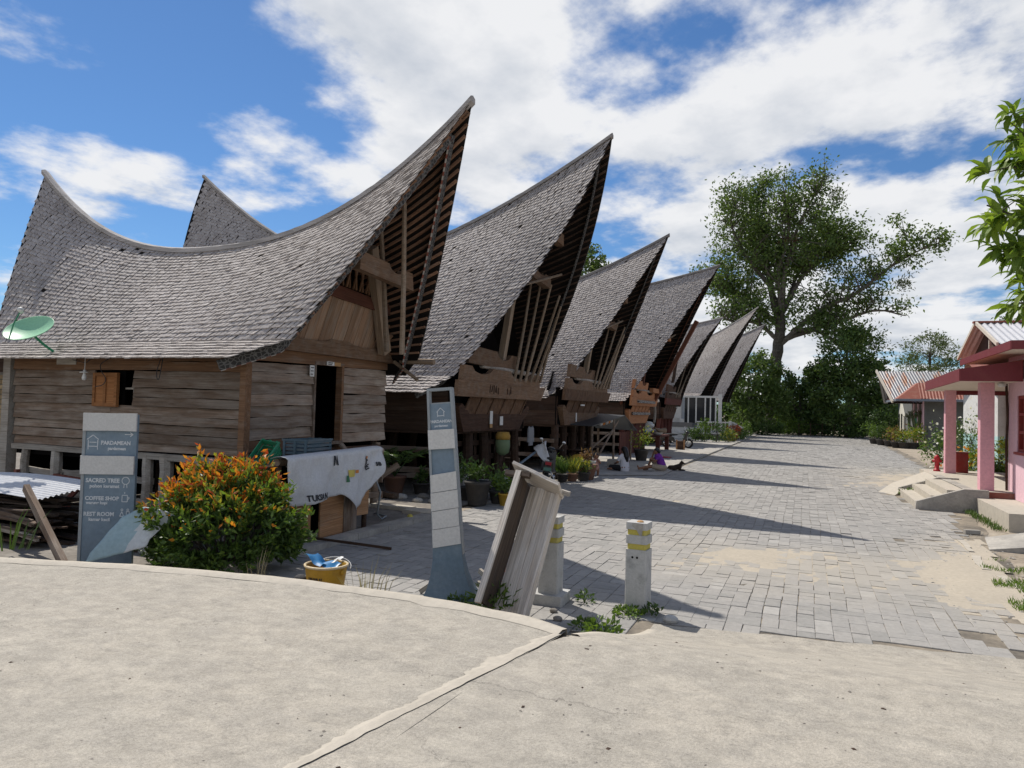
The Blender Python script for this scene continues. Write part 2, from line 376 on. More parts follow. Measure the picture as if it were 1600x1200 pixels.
k = NM('concrete', 0.9, 0.2); co = k.coord('World'); nA = k.noise(co, 1.6, 7, 0.65); nB = k.noise(co, 18, 6, 0.7)
c = k.ramp(nA, [(0.3, (0.27, 0.255, 0.235)), (0.55, (0.41, 0.385, 0.345)), (0.75, (0.5, 0.465, 0.41))])
c = k.mix(1.0, c, k.ramp(nB, [(0.25, 0.75), (0.65, 1.05)]), 'MULTIPLY'); k.color(c); k.bump(nB, 0.4, 0.012); MAT['concrete'] = k.m
# pavers
k = NM('paver', 0.85, 0.25); co = k.coord('World')
rv = k.math('FRACT', k.math('ADD', k.island(), k.math('MULTIPLY', k.orand(), 5.3)))
c = k.ramp(rv, [(0.0, (0.275, 0.266, 0.25)), (0.3, (0.305, 0.293, 0.276)), (0.6, (0.318, 0.303, 0.284)), (0.9, (0.336, 0.321, 0.30)), (1.0, (0.385, 0.37, 0.345))])
nB = k.noise(co, 14, 6, 0.7); nC = k.noise(co, 70, 3, 0.6)
c = k.mix(1.0, c, k.ramp(nB, [(0.25, 0.78), (0.65, 1.06)]), 'MULTIPLY')
nS = k.noise(co, 0.42, 5, 0.62, 0.5); nT = k.noise(co, 5.0, 6, 0.7)
sx = k.node('ShaderNodeSeparateXYZ'); k.l.new(co, sx.inputs[0])
# sand swept over the middle of the square, thickest where carts turn
def bell(v, c0, w): return k.math('POWER', 2.718, k.math('MULTIPLY', k.math('POWER', k.math('DIVIDE', k.math('SUBTRACT', v, c0), w), 2.0), -1.0))
b1 = k.math('MULTIPLY', bell(sx.outputs[1], 11.0, 2.2), bell(sx.outputs[0], 0.2, 3.0))
b2 = k.math('MULTIPLY', bell(sx.outputs[1], 29.0, 5.5), bell(sx.outputs[0], 3.2, 2.6))
b3 = k.math('MULTIPLY', bell(sx.outputs[1], 17.5, 3.2), bell(sx.outputs[0], -2.4, 1.4))
b4 = k.math('MULTIPLY', bell(sx.outputs[1], 11.5, 4.5), bell(sx.outputs[0], 2.4, 0.8))
s_ = k.math('ADD', k.math('MULTIPLY', k.math('ADD', k.math('ADD', b1, b4), k.math('ADD', b2, k.math('MULTIPLY', b3, 0.5))), 0.42), k.math('ADD', k.math('MULTIPLY', nS, 0.62), k.math('MULTIPLY', nT, 0.32)))
sand = k.ramp(s_, [(0.58, 0.0), (0.95, 0.62)])
c = k.mix(sand, c, (0.40, 0.36, 0.30)); k.color(c); k.bump(k.math('ADD', nB, nC), 0.35, 0.006); MAT['paver'] = k.m
k = NM('sand_joint', 0.95, 0.1); co = k.coord('World'); nB = k.noise(co, 20, 5, 0.7); nA = k.noise(co, 1.2, 5, 0.6)
c = k.mix(k.ramp(nA, [(0.35, 0.0), (0.65, 1.0)]), (0.115, 0.105, 0.092), (0.34, 0.29, 0.225))
k.color(k.mix(1.0, c, k.ramp(nB, [(0.25, 0.7), (0.65, 1.1)]), 'MULTIPLY')); MAT['sand'] = k.m

struct(obj('ground', [(-900, -300, -0.016), (900, -300, -0.016), (900, 1500, -0.016), (-900, 1500, -0.016)], [(0, 1, 2, 3)], 'earth'))
# --- road: raised cement slab on the left, ramp down to the square on the right
edge = [(-26, -2.0), (-17, 1.2), (-11, 3.45), (-8.6, 4.25), (-7.22, 4.63), (-5.9, 5.03), (-4.45, 5.29), (-3.1, 5.33), (-2.3, 5.26), (-1.72, 5.16), (-1.58, 5.02)]
def resample(pts, n):
    P = np.array(pts, float); d = np.r_[0, np.cumsum(np.linalg.norm(np.diff(P, axis=0), axis=1))]
    t = np.linspace(0, d[-1], n); return np.stack([np.interp(t, d, P[:, i]) for i in range(P.shape[1])], 1)
def smooth_curve(pts, n, it=6):
    P = resample(pts, n)
    for _ in range(it): P[1:-1] = (P[:-2]+2*P[1:-1]+P[2:])/4
    return P
E_ = smooth_curve(edge, 140, 5)
E_[:-1] += np.array([[0.012*mnoise.noise((i*0.6, 0, 1)), 0.03*mnoise.noise((i*0.5, 3, 0))] for i in range(len(E_)-1)])
def crack_u(v): return -1.57+(v-5.0)*0.197+0.016*mnoise.noise((v*3.0, 1, 2))+0.008*mnoise.noise((v*11, 1, 5))
nb = 34; V = []; Q = []
ROAD_Z = 0.5
for i, (eu, ev) in enumerate(E_):
    t = i/(len(E_)-1)
    for j in range(nb):
        b = (j/(nb-1))**1.3; v = ev+(-7-ev)*b
        uR = crack_u(v)-0.0015; u = eu+(((-34 if i == 0 else -34+(uR+34)*t))-eu)*b
        if i == len(E_)-1: u = uR if j else eu
        lipd = 0.0
        V.append((u, v, ROAD_Z-0.012*(j > 0)+0.004*mnoise.noise((u*2, v*2, 0))))
for i in range(len(E_)-1):
    for j in range(nb-1): a = i*nb+j; Q.append((a, a+nb, a+nb+1, a+1))
base = len(V)
for i, (eu, ev) in enumerate(E_): V.append((eu+0.02*mnoise.noise((i*.7, 2, 2)), ev+0.03, -0.1))
for i in range(len(E_)-1): Q.append((i*nb, base+i, base+i+1, (i+1)*nb))
struct(obj('road', V, Q, 'cement', smooth=False))
# pale cement lip along the slab's edge
V = []; Q = []
for i in range(40, len(E_)):
    eu, ev = E_[i]; w = 0.13+0.05*mnoise.noise((i*0.45, 7, 1))+0.03*mnoise.noise((i*1.7, 7, 1)); w2 = w*0.45
    for (dv, z) in ((0.012, ROAD_Z-0.03), (0.004, ROAD_Z+0.012), (-w2, ROAD_Z+0.016), (-w, ROAD_Z-0.009)):
        V.append((eu+(0.05*(-dv/0.15) if i > len(E_)-8 else 0)*-1, ev+dv, z))
for i in range(len(E_)-41):
    for j in range(3): a = i*4+j; Q.append((a, a+4, a+5, a+1))
struct(obj('road_edge', V, Q, 'cement_pale', smooth=True))
# ramp
def pav_edge(u): return 7.16+0.15*(u+1.5)
def left_ramp(v):
    if v < 5.0: return crack_u(v)+0.0015+0.004*max(0.0, mnoise.noise((v*2.7, 4, 4)))
    return np.interp(v, [5.0, 5.25, 6.1, 6.95], [-1.56, -1.5, -1.45, -1.36])
def ramp_z(u, v):
    t = min(1, max(0, (v-4.7)/(pav_edge(u)-0.1-4.7))); return ROAD_Z*(1-t*t*(3-2*t))+0.0-0.012*(1-t)+0.006*t
V = []; Q = []; na, nb2 = 90, 70
for i in range(na):
    for j in range(nb2):
        b = j/(nb2-1); b = 1-(1-b)**1.5
        a = i/(na-1); u = 0
        v = -7+14*b
        for _ in range(6):
            uL = left_ramp(v); u = uL+(14-uL)*a**1.4; v = -7+(pav_edge(min(u, 3.5))+0.05*mnoise.noise((u*2.3, 0, 9))+7)*b
        V.append((u, v, ramp_z(u, v)+0.006*mnoise.noise((u*1.5, v*1.5, 4))))
for i in range(na-1):
    for j in range(nb2-1): a = i*nb2+j; Q.append((a, a+nb2, a+nb2+1, a+1))
base = len(V)
for j in range(nb2): x = V[j]; V.append((x[0]-0.03, x[1], -0.12))
for j in range(nb2-1): Q.append((j, j+1, base+j+1, base+j))
base = len(V)
for i in range(na): x = V[i*nb2+nb2-1]; V.append((x[0], x[1]+0.02, -0.12))
for i in range(na-1): Q.append((i*nb2+nb2-1, (i+1)*nb2+nb2-1, base+i+1, base+i))
struct(obj('ramp', V, Q, 'cement', smooth=False))
# pale mortar smeared along the joint between slab and ramp, and on the ramp's corner
V = []; Q = []
vs_ = np.linspace(-1.0, 4.93, 260)
for i, v in enumerate(vs_):
    cu = crack_u(v)-0.008; w = max(0.02, 0.095+0.08*mnoise.noise((v*1.3, 3, 3))+0.05*mnoise.noise((v*6, 3, 8))+0.03*mnoise.noise((v*23, 3, 8)))
    V += [(cu, v, ROAD_Z-0.006), (cu-w*0.6, v, ROAD_Z-0.003), (cu-w, v, ROAD_Z-0.0085)]
for i in range(len(vs_)-1):
    for j in range(2): a = i*3+j; Q.append((a, a+3, a+4, a+1))
struct(obj('road_joint', V, Q, 'cement_pale'))
V = []; Q = []
vs_ = np.linspace(5.05, 6.93, 30)
for i, v in enumerate(vs_):
    cu = left_ramp(v)-0.004; w = 0.10+0.05*mnoise.noise((v*2.3, 5, 3))+0.03*mnoise.noise((v*9, 3, 8))
    V += [(cu, v, ramp_z(cu, v)-0.05), (cu, v, ramp_z(cu, v)+0.012), (cu+w*0.7, v, ramp_z(cu, v)+0.014), (cu+w, v, ramp_z(cu, v)-0.002)]
for i in range(len(vs_)-1):
    for j in range(3): a = i*4+j; Q.append((a, a+4, a+5, a+1))
struct(obj('ramp_edge', V, Q, 'cement_pale', smooth=True))

# grit, leaves and pebbles scattered on the cement
def litter(name, n, us_, vs_, zf, smin, smax, mat, label):
    U = rng.uniform(*us_, n); Vv_ = rng.uniform(*vs_, n); V = []; F = []
    for u, v in zip(U, Vv_):
        z = zf(u, v)
        if z is None: continue
        a, b, h_ = rng.uniform(smin, smax), rng.uniform(smin, smax), rng.uniform(smin, smax)*0.45; b0 = len(V); r_ = rng.uniform(0, 3.14); c_, s_ = math.cos(r_), math.sin(r_)
        for x, y_, zz_ in ((-a, -b, 0), (a, -b*0.7, 0), (a*0.8, b, 0), (-a*0.9, b*0.8, 0), (0.1*a, 0, h_)): V.append((u+x*c_-y_*s_, v+x*s_+y_*c_, z-0.001+zz_))
        F += [(b0, b0+1, b0+4), (b0+1, b0+2, b0+4), (b0+2, b0+3, b0+4), (b0+3, b0, b0+4)]
    o = obj(name, V, F, mat); stuff(o, label, 'grit'); return o
def road_z(u, v):
    if v < 4.95 and u < crack_u(v)-0.15: return ROAD_Z-0.012 if v < 4.3 else None
    if u > left_ramp(min(v, 6.9))+0.1 and v < pav_edge(u)-0.1: return ramp_z(u, v)
    return None
litter('pebbles', 620, (-6, 4), (1.6, 7.4), road_z, 0.003, 0.011, 'yard', 'fine pebbles and grit scattered over the cement road')
litter('dry_leaves', 70, (-5, 4), (2.0, 7.4), road_z, 0.007, 0.018, 'dark_wood', 'few dark dry leaf scraps lying on the cement road')
litter('rubble', 420, (1.4, 3.4), (8.0, 16), lambda u, v: 0.0, 0.006, 0.03, 'concrete', 'small rubble strewn along the right edge of the paving')
# --- the paved square
def right_lim(v): return float(np.interp(v, [7, 9, 14, 18.8, 19.0, 22.0, 22.3, 24.6, 25.0, 40, 60, 90], [2.2, 2.15, 2.55, 3.2, 2.45, 2.4, 2.15, 3.2, 4.6, 5.0, 5.6, 6.2]))
def left_lim(v): return -6.38 if v < 25 else -4.5
bed = []; vv = np.r_[np.linspace(5.0, 25, 41), np.linspace(25.01, 90, 60)]
for v in vv: bed += [(left_lim(v), v, -0.009), (right_lim(v)+0.35+0.2*mnoise.noise((v*0.9, 0, 0)), v, -0.009)]
plaza = struct(obj('plaza', bed, [(2*i, 2*i+1, 2*i+3, 2*i+2) for i in range(len(vv)-1)], 'sand'))
PW, PL, GAP = 0.166, 0.166, 0.0034
cols = []
nu = int((6.5+6.4)/PW); nv = int((86-5.3)/PL); taken = np.zeros((nu+2, nv+2), bool); rp = random.Random(3)
def cell_ok(u, vm):
    if not (vm > (pav_edge(u)+0.06 if u > -1.5 else 6.55+0.5*mnoise.noise((u*3, 0, 4))) and u > left_lim(vm)+PW*0.45 and u < right_lim(vm)-0.1+0.28*mnoise.noise((u*5, vm*2, 2))): return False
    return not (vm < 16 and u > 1.5 and mnoise.noise((u*2.1, vm*2.1, 5)) > 0.33)
for j in range(nv):
    for i in range(nu):
        if taken[i, j]: continue
        u, vm = -6.36+PW*(i+0.5), 5.3+PL*(j+0.5)
        if not cell_ok(u, vm): continue
        q = rp.random(); a, b = 1, 1
        if q < 0.36 and not taken[i, j+1] and cell_ok(u, vm+PL): b = 2
        elif q < 0.58 and i+1 < nu and not taken[i+1, j] and cell_ok(u+PW, vm): a = 2
        taken[i:i+a, j:j+b] = True
        sh = 0.03*mnoise.noise((u*0.7, vm*0.7, 3)); sv = 0.05*mnoise.noise((u*0.6, vm*0.5, 8))
        cols.append((u+(a-1)*PW/2+sh, vm+(b-1)*PL/2+sv, PW*a-GAP-rp.uniform(0, 0.004), PL*b-GAP-rp.uniform(0, 0.004), a, b))
C = np.array(cols); d2 = C[:, 0]**2+C[:, 1]**2; order = np.argsort(d2); C = C[order]
def paver_mesh(a, b, seed):
    random.seed(seed); j = 0.004; h = 0.004
    vs = []
    for z, ins in ((-0.03, 0), (-0.004, 0), (0.0, h)):
        for sx_, sy_ in ((-1, -1), (1, -1), (1, 1), (-1, 1)): vs.append((sx_*(a/2-ins)+rj(j*0.5), sy_*(b/2-ins)+rj(j*0.5), z))
    fs = [(8, 9, 10, 11)]
    for i in (0, 4):
        for q in range(4): fs.append((i+q, i+(q+1) % 4, i+4+(q+1) % 4, i+4+q))
    me = bpy.data.meshes.new('paver'); me.from_pydata(vs, [], fs); me.materials.append(MAT['paver']); me.update(); return me
pm = {ab: [paver_mesh(PW*ab[0]-GAP-0.001, PL*ab[1]-GAP-0.001, i) for i in range(5)] for ab in ((1, 1), (1, 2), (2, 1))}
random.seed(5)
for u, v, a, b, ia, ib in C[:300]:
    o = bpy.data.objects.new('paver', random.choice(pm[(int(ia), int(ib))])); COL.objects.link(o); o.parent = plaza
    o.location = (u, v, 0.002+rj(0.0035)); o.rotation_euler = (rj(0.012), rj(0.012), rj(0.016))
def paver_field(C):
    n = len(C); S = np.array([(-1, -1), (1, -1), (1, 1), (-1, 1)], float)
    top = np.zeros((n, 4, 3)); ang = rng.normal(0, 0.008, n)
    x = S[None, :, 0]*(C[:, 2]/2)[:, None]; y = S[None, :, 1]*(C[:, 3]/2)[:, None]
    top[:, :, 0] = C[:, 0][:, None]+x*np.cos(ang)[:, None]-y*np.sin(ang)[:, None]; top[:, :, 1] = C[:, 1][:, None]+x*np.sin(ang)[:, None]+y*np.cos(ang)[:, None]
    top[:, :, 2] = rng.normal(0.001, 0.0028, n)[:, None]+rng.normal(0, 0.0015, (n, 4))
    bot = top.copy(); bot[:, :, 2] = -0.03
    Vv = np.concatenate([top, bot], 1).reshape(-1, 3); b = (np.arange(n)*8)[:, None, None]
    q = np.array([(0, 1, 2, 3), (0, 4, 5, 1), (1, 5, 6, 2), (2, 6, 7, 3), (3, 7, 4, 0)])[None]
    return Vv, (b+q).reshape(-1, 4)
Vv, Qq = paver_field(C[300:]); stuff(fast_obj('pavers', Vv, Qq, 'paver', plaza))
# sand blown over the paving: a thin uneven sheet that the blocks break through
k = NM('blown_sand', 0.95, 0.1); co = k.coord('World'); nB = k.noise(co, 16, 6, 0.75); nA = k.noise(co, 1.3, 6, 0.65)
c = k.mix(k.ramp(nA, [(0.3, 0.0), (0.7, 1.0)]), (0.40, 0.355, 0.29), (0.46, 0.405, 0.325))
k.color(k.mix(1.0, c, k.ramp(nB, [(0.25, 0.82), (0.65, 1.06)]), 'MULTIPLY')); k.bump(nB, 0.4, 0.008); MAT['blown_sand'] = k.m
def bellf(x, c0, w): return math.exp(-((x-c0)/w)**2)
def sand_amt(u, v):
    b = bellf(v, 10.9, 1.9)*bellf(u, -0.2, 3.2)*1.0+bellf(v, 29, 4.5)*bellf(u, 3.4, 2.3)+bellf(v, 17.5, 2.6)*bellf(u, -2.6, 1.3)*0.55+bellf(v, 12, 4.6)*bellf(u, 2.6, 0.9)+bellf(v, 24.5, 2.2)*bellf(u, 1.2, 1.8)*0.6
    n = mnoise.fractal((u*0.8, v*0.8, 1.7), 0.9, 2.1, 5); f = mnoise.fractal((u*5, v*5, 3.1), 0.8, 2.1, 3)
    return b*1.15+0.42*n+0.2*f-0.63
us = np.arange(-5.8, 5.4, 0.11); vs2 = np.r_[np.arange(7.0, 16, 0.11), np.arange(16, 36, 0.2)]
V = []; idx = {}
for i, u in enumerate(us):
    for j, v in enumerate(vs2): V.append((u, v, -0.008+0.024*min(0.75, max(-0.25, sand_amt(u, v)))))
n2 = len(vs2); Q = []
for i in range(len(us)-1):
    for j in range(n2-1):
        a = i*n2+j; q4 = (a, a+n2, a+n2+1, a+1)
        if max(V[x][2] for x in q4) > -0.007 and us[i+1] < right_lim(vs2[j])+0.3 and vs2[j] > pav_edge(us[i])+0.02: Q.append(q4)
struct(obj('sand', V, Q, 'blown_sand', smooth=True))
# yard in front of the houses and along the kerb
yv = np.linspace(2, 25, 60); V = []
for v in yv: V += [(-60, v, 0.02), (-6.62, v, 0.02)]
struct(obj('yard', V, [(2*i, 2*i+1, 2*i+3, 2*i+2) for i in range(len(yv)-1)], 'yard'))
struct(obj('yard_paving', [(-60, 25, 0.024), (-4.85, 25, 0.024), (-4.85, 88, 0.024), (-60, 88, 0.024)], [(0, 1, 2, 3)], 'concrete'))
# kerbs of single stones
def kerb(name, u0, u1, v0, v1, z, step):
    kb = struct(obj(name, [(u0, v0, -0.03), (u1, v0, -0.03), (u1, v1, -0.03), (u0, v1, -0.03)], [(0, 1, 2, 3)], 'concrete'))
    v = v0
    while v < v1:
        L = step*random.uniform(0.9, 1.1)
        m = MB(); j = 0.012
        m.box(u0+rj(j), u1+rj(j), v, min(v+L, v1)-0.012, -0.03, z+rj(0.008)); o = m.build('kerb_stone', 'concrete', kb); v += L
    return kb
kerb('kerb', -6.64, -6.38, 6.2, 11.9, 0.085, 0.8)
kerb('kerb', -4.86, -4.48, 25.0, 86, 0.055, 1.5)
# loose concrete slabs lying at the yard's edge
tag(MB().beam((-8.05, 12.5, 0.06), (-7.15, 12.38, 0.06), 0.30, 0.07).build('concrete_slab', 'cement_pale'), 'narrow pale concrete slab lying in sun by the yard corner post', 'slab')
tag(MB().beam((-7.1, 12.25, 0.055), (-6.62, 12.12, 0.055), 0.42, 0.08).build('concrete_slab', 'cement_pale'), 'square tilted concrete slab beside the yellow plastic scrap', 'slab')
# ------------------------------------------------------------------ houses with saddle roofs
class Roof:
    def __init__(s, vc, uf, zf, ur, zr, zm, tm, ek, zk, ukf, ukr, e, ze, uef, uer, p=2.35, sag=0.35, bulge=1.0):
        s.__dict__.update(locals())
    def ridge_z(s, t):
        t = np.asarray(t, float)
        a = np.where(t > s.tm, (t-s.tm)/(1-s.tm), (s.tm-t)/s.tm)
        return s.zm+np.where(t > s.tm, s.zf-s.zm, s.zr-s.zm)*a**s.p
    def uF(s, w): w = np.asarray(w, float); return s.ukf+(s.uf-s.ukf)*w-s.sag*4*w*(1-w)*0.5
    def uR(s, w): w = np.asarray(w, float); return s.ukr+(s.ur-s.ukr)*w+s.sag*4*w*(1-w)*0.5
    def P(s, t, w, side=-1):
        t = np.asarray(t, float); w = np.asarray(w, float)
        u = s.uR(w)+(s.uF(w)-s.uR(w))*t
        z = s.zk+(s.ridge_z(t)-s.zk)*w**s.bulge
        v = s.vc+side*s.ek*(1-w)
        return np.stack([u, v, z], -1)
    def PE(s, t, w, side=-1):      # flared eave strip, w 0 = eave, 1 = kick line
        t = np.asarray(t, float); w = np.asarray(w, float)
        uf = s.uef+(s.ukf-s.uef)*w; ur = s.uer+(s.ukr-s.uer)*w
        u = ur+(uf-ur)*t; z = s.ze+(s.zk-s.ze)*w; v = s.vc+side*(s.e+(s.ek-s.e)*w)
        return np.stack([u, v, z], -1)
def nrm(fn, t, w, side, d=0.004):
    a = fn(t+d, w, side)-fn(t-d, w, side); b = fn(t, w+d, side)-fn(t, w-d, side)
    n = np.cross(a, b); n /= np.linalg.norm(n, axis=-1, keepdims=True)
    return np.where(n[..., 2:3] < 0, -n, n)
def grid_sheet(fn, side, t0, t1, w0, w1, nt, nw, off=0.0):
    T, Wg = np.meshgrid(np.linspace(t0, t1, nt), np.linspace(w0, w1, nw), indexing='ij')
    P = fn(T, Wg, side)
    if off: P = P+nrm(fn, T, Wg, side)*off
    V = P.reshape(-1, 3); Q = []
    idx = np.arange(nt*nw).reshape(nt, nw)
    Q = np.stack([idx[:-1, :-1], idx[1:, :-1], idx[1:, 1:], idx[:-1, 1:]], -1).reshape(-1, 4)
    return V, Q
def shingle_rows(r, side, expo=0.098, wid=0.108, gap=0.019, thick=0.019):
    """returns arrays of shingle corner positions (n,8,3)"""
    Lt = lambda t: np.hypot(r.ek, r.ridge_z(t)-r.zk)
    Lm = float(Lt(np.array(r.tm)))
    den = lambda t: 0.62*Lt(t)+0.38*Lm
    out = []
    q = 0.0; i = 0
    while q < float(den(np.array(1.0)))+0.05:
        w0 = q/Lm; span = r.uf-r.ur if w0 > 1 else float(r.uF(min(w0, 1))-r.uR(min(w0, 1)))
        n = int(span/wid); t = (np.arange(n)+0.5+(0.5 if i % 2 else 0.0)*1.0)/n+rng.normal(0, 0.0007, n)
        t = t[(t > 0.004) & (t < 0.996)]
        dq = rng.normal(0, expo*0.06, len(t))
        wb = (q+dq)/den(t); wtp = (q+expo*1.25+dq)/den(t)
        keep = (wb < 0.985) & (rng.random(len(t)) > 0.0025); t, wb, wtp = t[keep], wb[keep], np.minimum(wtp[keep], 1.0)
        if len(t):
            hw = (wid-gap)/span/2*(1+rng.normal(0, 0.07, len(t)))
            tl, tr = np.clip(t-hw, 0, 1), np.clip(t+hw, 0, 1)
            sk = 0.030/span+rng.normal(0, 0.0006, len(t))
            N = nrm(r.P, np.clip(t, 0.01, 0.99), np.clip(wb, 0.02, 0.97), side)
            lift = (thick+np.abs(rng.normal(0, 0.005, len(t))))[:, None]
            bl, br = r.P(tl, wb, side), r.P(tr, wb, side); ul, ur_ = r.P(np.clip(tl+sk, 0, 1), wtp, side), r.P(np.clip(tr+sk, 0, 1), wtp, side)
            tw = rng.normal(0, 0.0025, len(t))[:, None]
            out.append(np.stack([bl+N*0.004, br+N*0.004, br+N*(lift+tw), bl+N*(lift-tw), ul+N*0.006, ur_+N*0.006], 1))
        q += expo; i += 1
    S = np.concatenate(out); return S
def eave_rows(r, side, expo=0.11, wid=0.118, gap=0.022, thick=0.024):
    L = math.hypot(r.e-r.ek, r.zk-r.ze); out = []; n_rows = int(L/expo)+1
    for i in range(n_rows):
        w0 = i*expo/L; span = r.uef-r.uer; n = int(span/wid); t = (np.arange(n)+0.5+(0.5 if i % 2 else 0))/n
        t = t[(t > 0.004) & (t < 0.998)]
        wb = w0+rng.normal(0, 0.012, len(t))-0.03*(i == 0); wtp = np.minimum(wb+expo*1.12/L, 1.04)
        hw = (wid-gap)/span/2*(1+rng.normal(0, 0.07, len(t))); tl, tr = np.clip(t-hw, 0, 1), np.clip(t+hw, 0, 1)
        N = nrm(r.PE, t, np.full_like(t, 0.5), side); lift = (thick+np.abs(rng.normal(0, 0.007, len(t))))[:, None]
        bl, br, ul, ur_ = r.PE(tl, wb, side), r.PE(tr, wb, side), r.PE(tl, wtp, side), r.PE(tr, wtp, side)
        out.append(np.stack([bl+N*0.004, br+N*0.004, br+N*lift, bl+N*lift, ul+N*0.006, ur_+N*0.006], 1))
    return np.concatenate(out)
SQ = np.array([(0, 1, 2, 3), (3, 2, 5, 4), (1, 5, 2, 2), (0, 3, 4, 4)])
def shingle_obj(S, parent, name='shingles'):
    n = len(S); V = S.reshape(-1, 3); b = np.arange(n)[:, None]*6
    quads = np.concatenate([b+np.array([0, 1, 2, 3]), b+np.array([3, 2, 5, 4]), b+np.array([0, 3, 4, 0]), b+np.array([1, 5, 2, 1])])
    quads = np.concatenate([b+np.array([0, 1, 2, 3]), b+np.array([3, 2, 5, 4])])
    tris = np.concatenate([b+np.array([0, 3, 4]), b+np.array([1, 5, 2])])
    me = bpy.data.meshes.new(name)
    me.vertices.add(len(V)); me.vertices.foreach_set('co', np.ascontiguousarray(V, np.float32).ravel())
    loops = np.concatenate([quads.ravel(), tris.ravel()]).astype(np.int32)
    me.loops.add(len(loops)); me.loops.foreach_set('vertex_index', loops)
    nq, nt = len(quads), len(tris); me.polygons.add(nq+nt)
    ls = np.concatenate([np.arange(nq)*4, nq*4+np.arange(nt)*3]).astype(np.int32); me.polygons.foreach_set('loop_start', ls)
    me.polygons.foreach_set('loop_total', np.concatenate([np.full(nq, 4), np.full(nt, 3)]).astype(np.int32))
    me.materials.append(MAT['shingle']); me.polygons.foreach_set('use_smooth', np.zeros(nq+nt, dtype=bool)); me.update(calc_edges=True); me.validate()
    o = bpy.data.objects.new(name, me); COL.objects.link(o); attach(o, parent); stuff(o); return o
def strip_along(pts, offs, name, mat, parent):
    """sweep a closed section: pts list of np points; offs list of per-point lists of offset vectors"""
    n = len(offs[0]); V = []; F = []
    for p, of in zip(pts, offs):
        for o in of: V.append(tuple(np.asarray(p)+np.asarray(o)))
    for i in range(len(pts)-1):
        for j in range(n): F.append((i*n+j, i*n+(j+1) % n, (i+1)*n+(j+1) % n, (i+1)*n+j))
    F.append(tuple(range(n-1, -1, -1))); F.append(tuple(range((len(pts)-1)*n, len(pts)*n)))
    return obj(name, V, F, mat, parent)
k = NM('carved_black', 0.9, 0.15); co = k.coord('World', (1, 1, 1)); vo = k.node('ShaderNodeTexVoronoi', feature='DISTANCE_TO_EDGE'); k.l.new(k.coord('World'), vo.inputs[0]); vo.inputs['Scale'].default_value = 15
k.color(k.mix(k.ramp(vo.outputs[0], [(0.04, 0.0), (0.12, 1.0)]), (0.16, 0.155, 0.15), (0.05, 0.048, 0.047))); MAT['verge_carved'] = k.m
MAT['white_trim'] = paint('white_trim', (0.36, 0.33, 0.30), 0.8, 0.6)
MAT['red_trim'] = paint('red_trim', (0.2, 0.065, 0.045), 0.7, 0.4)

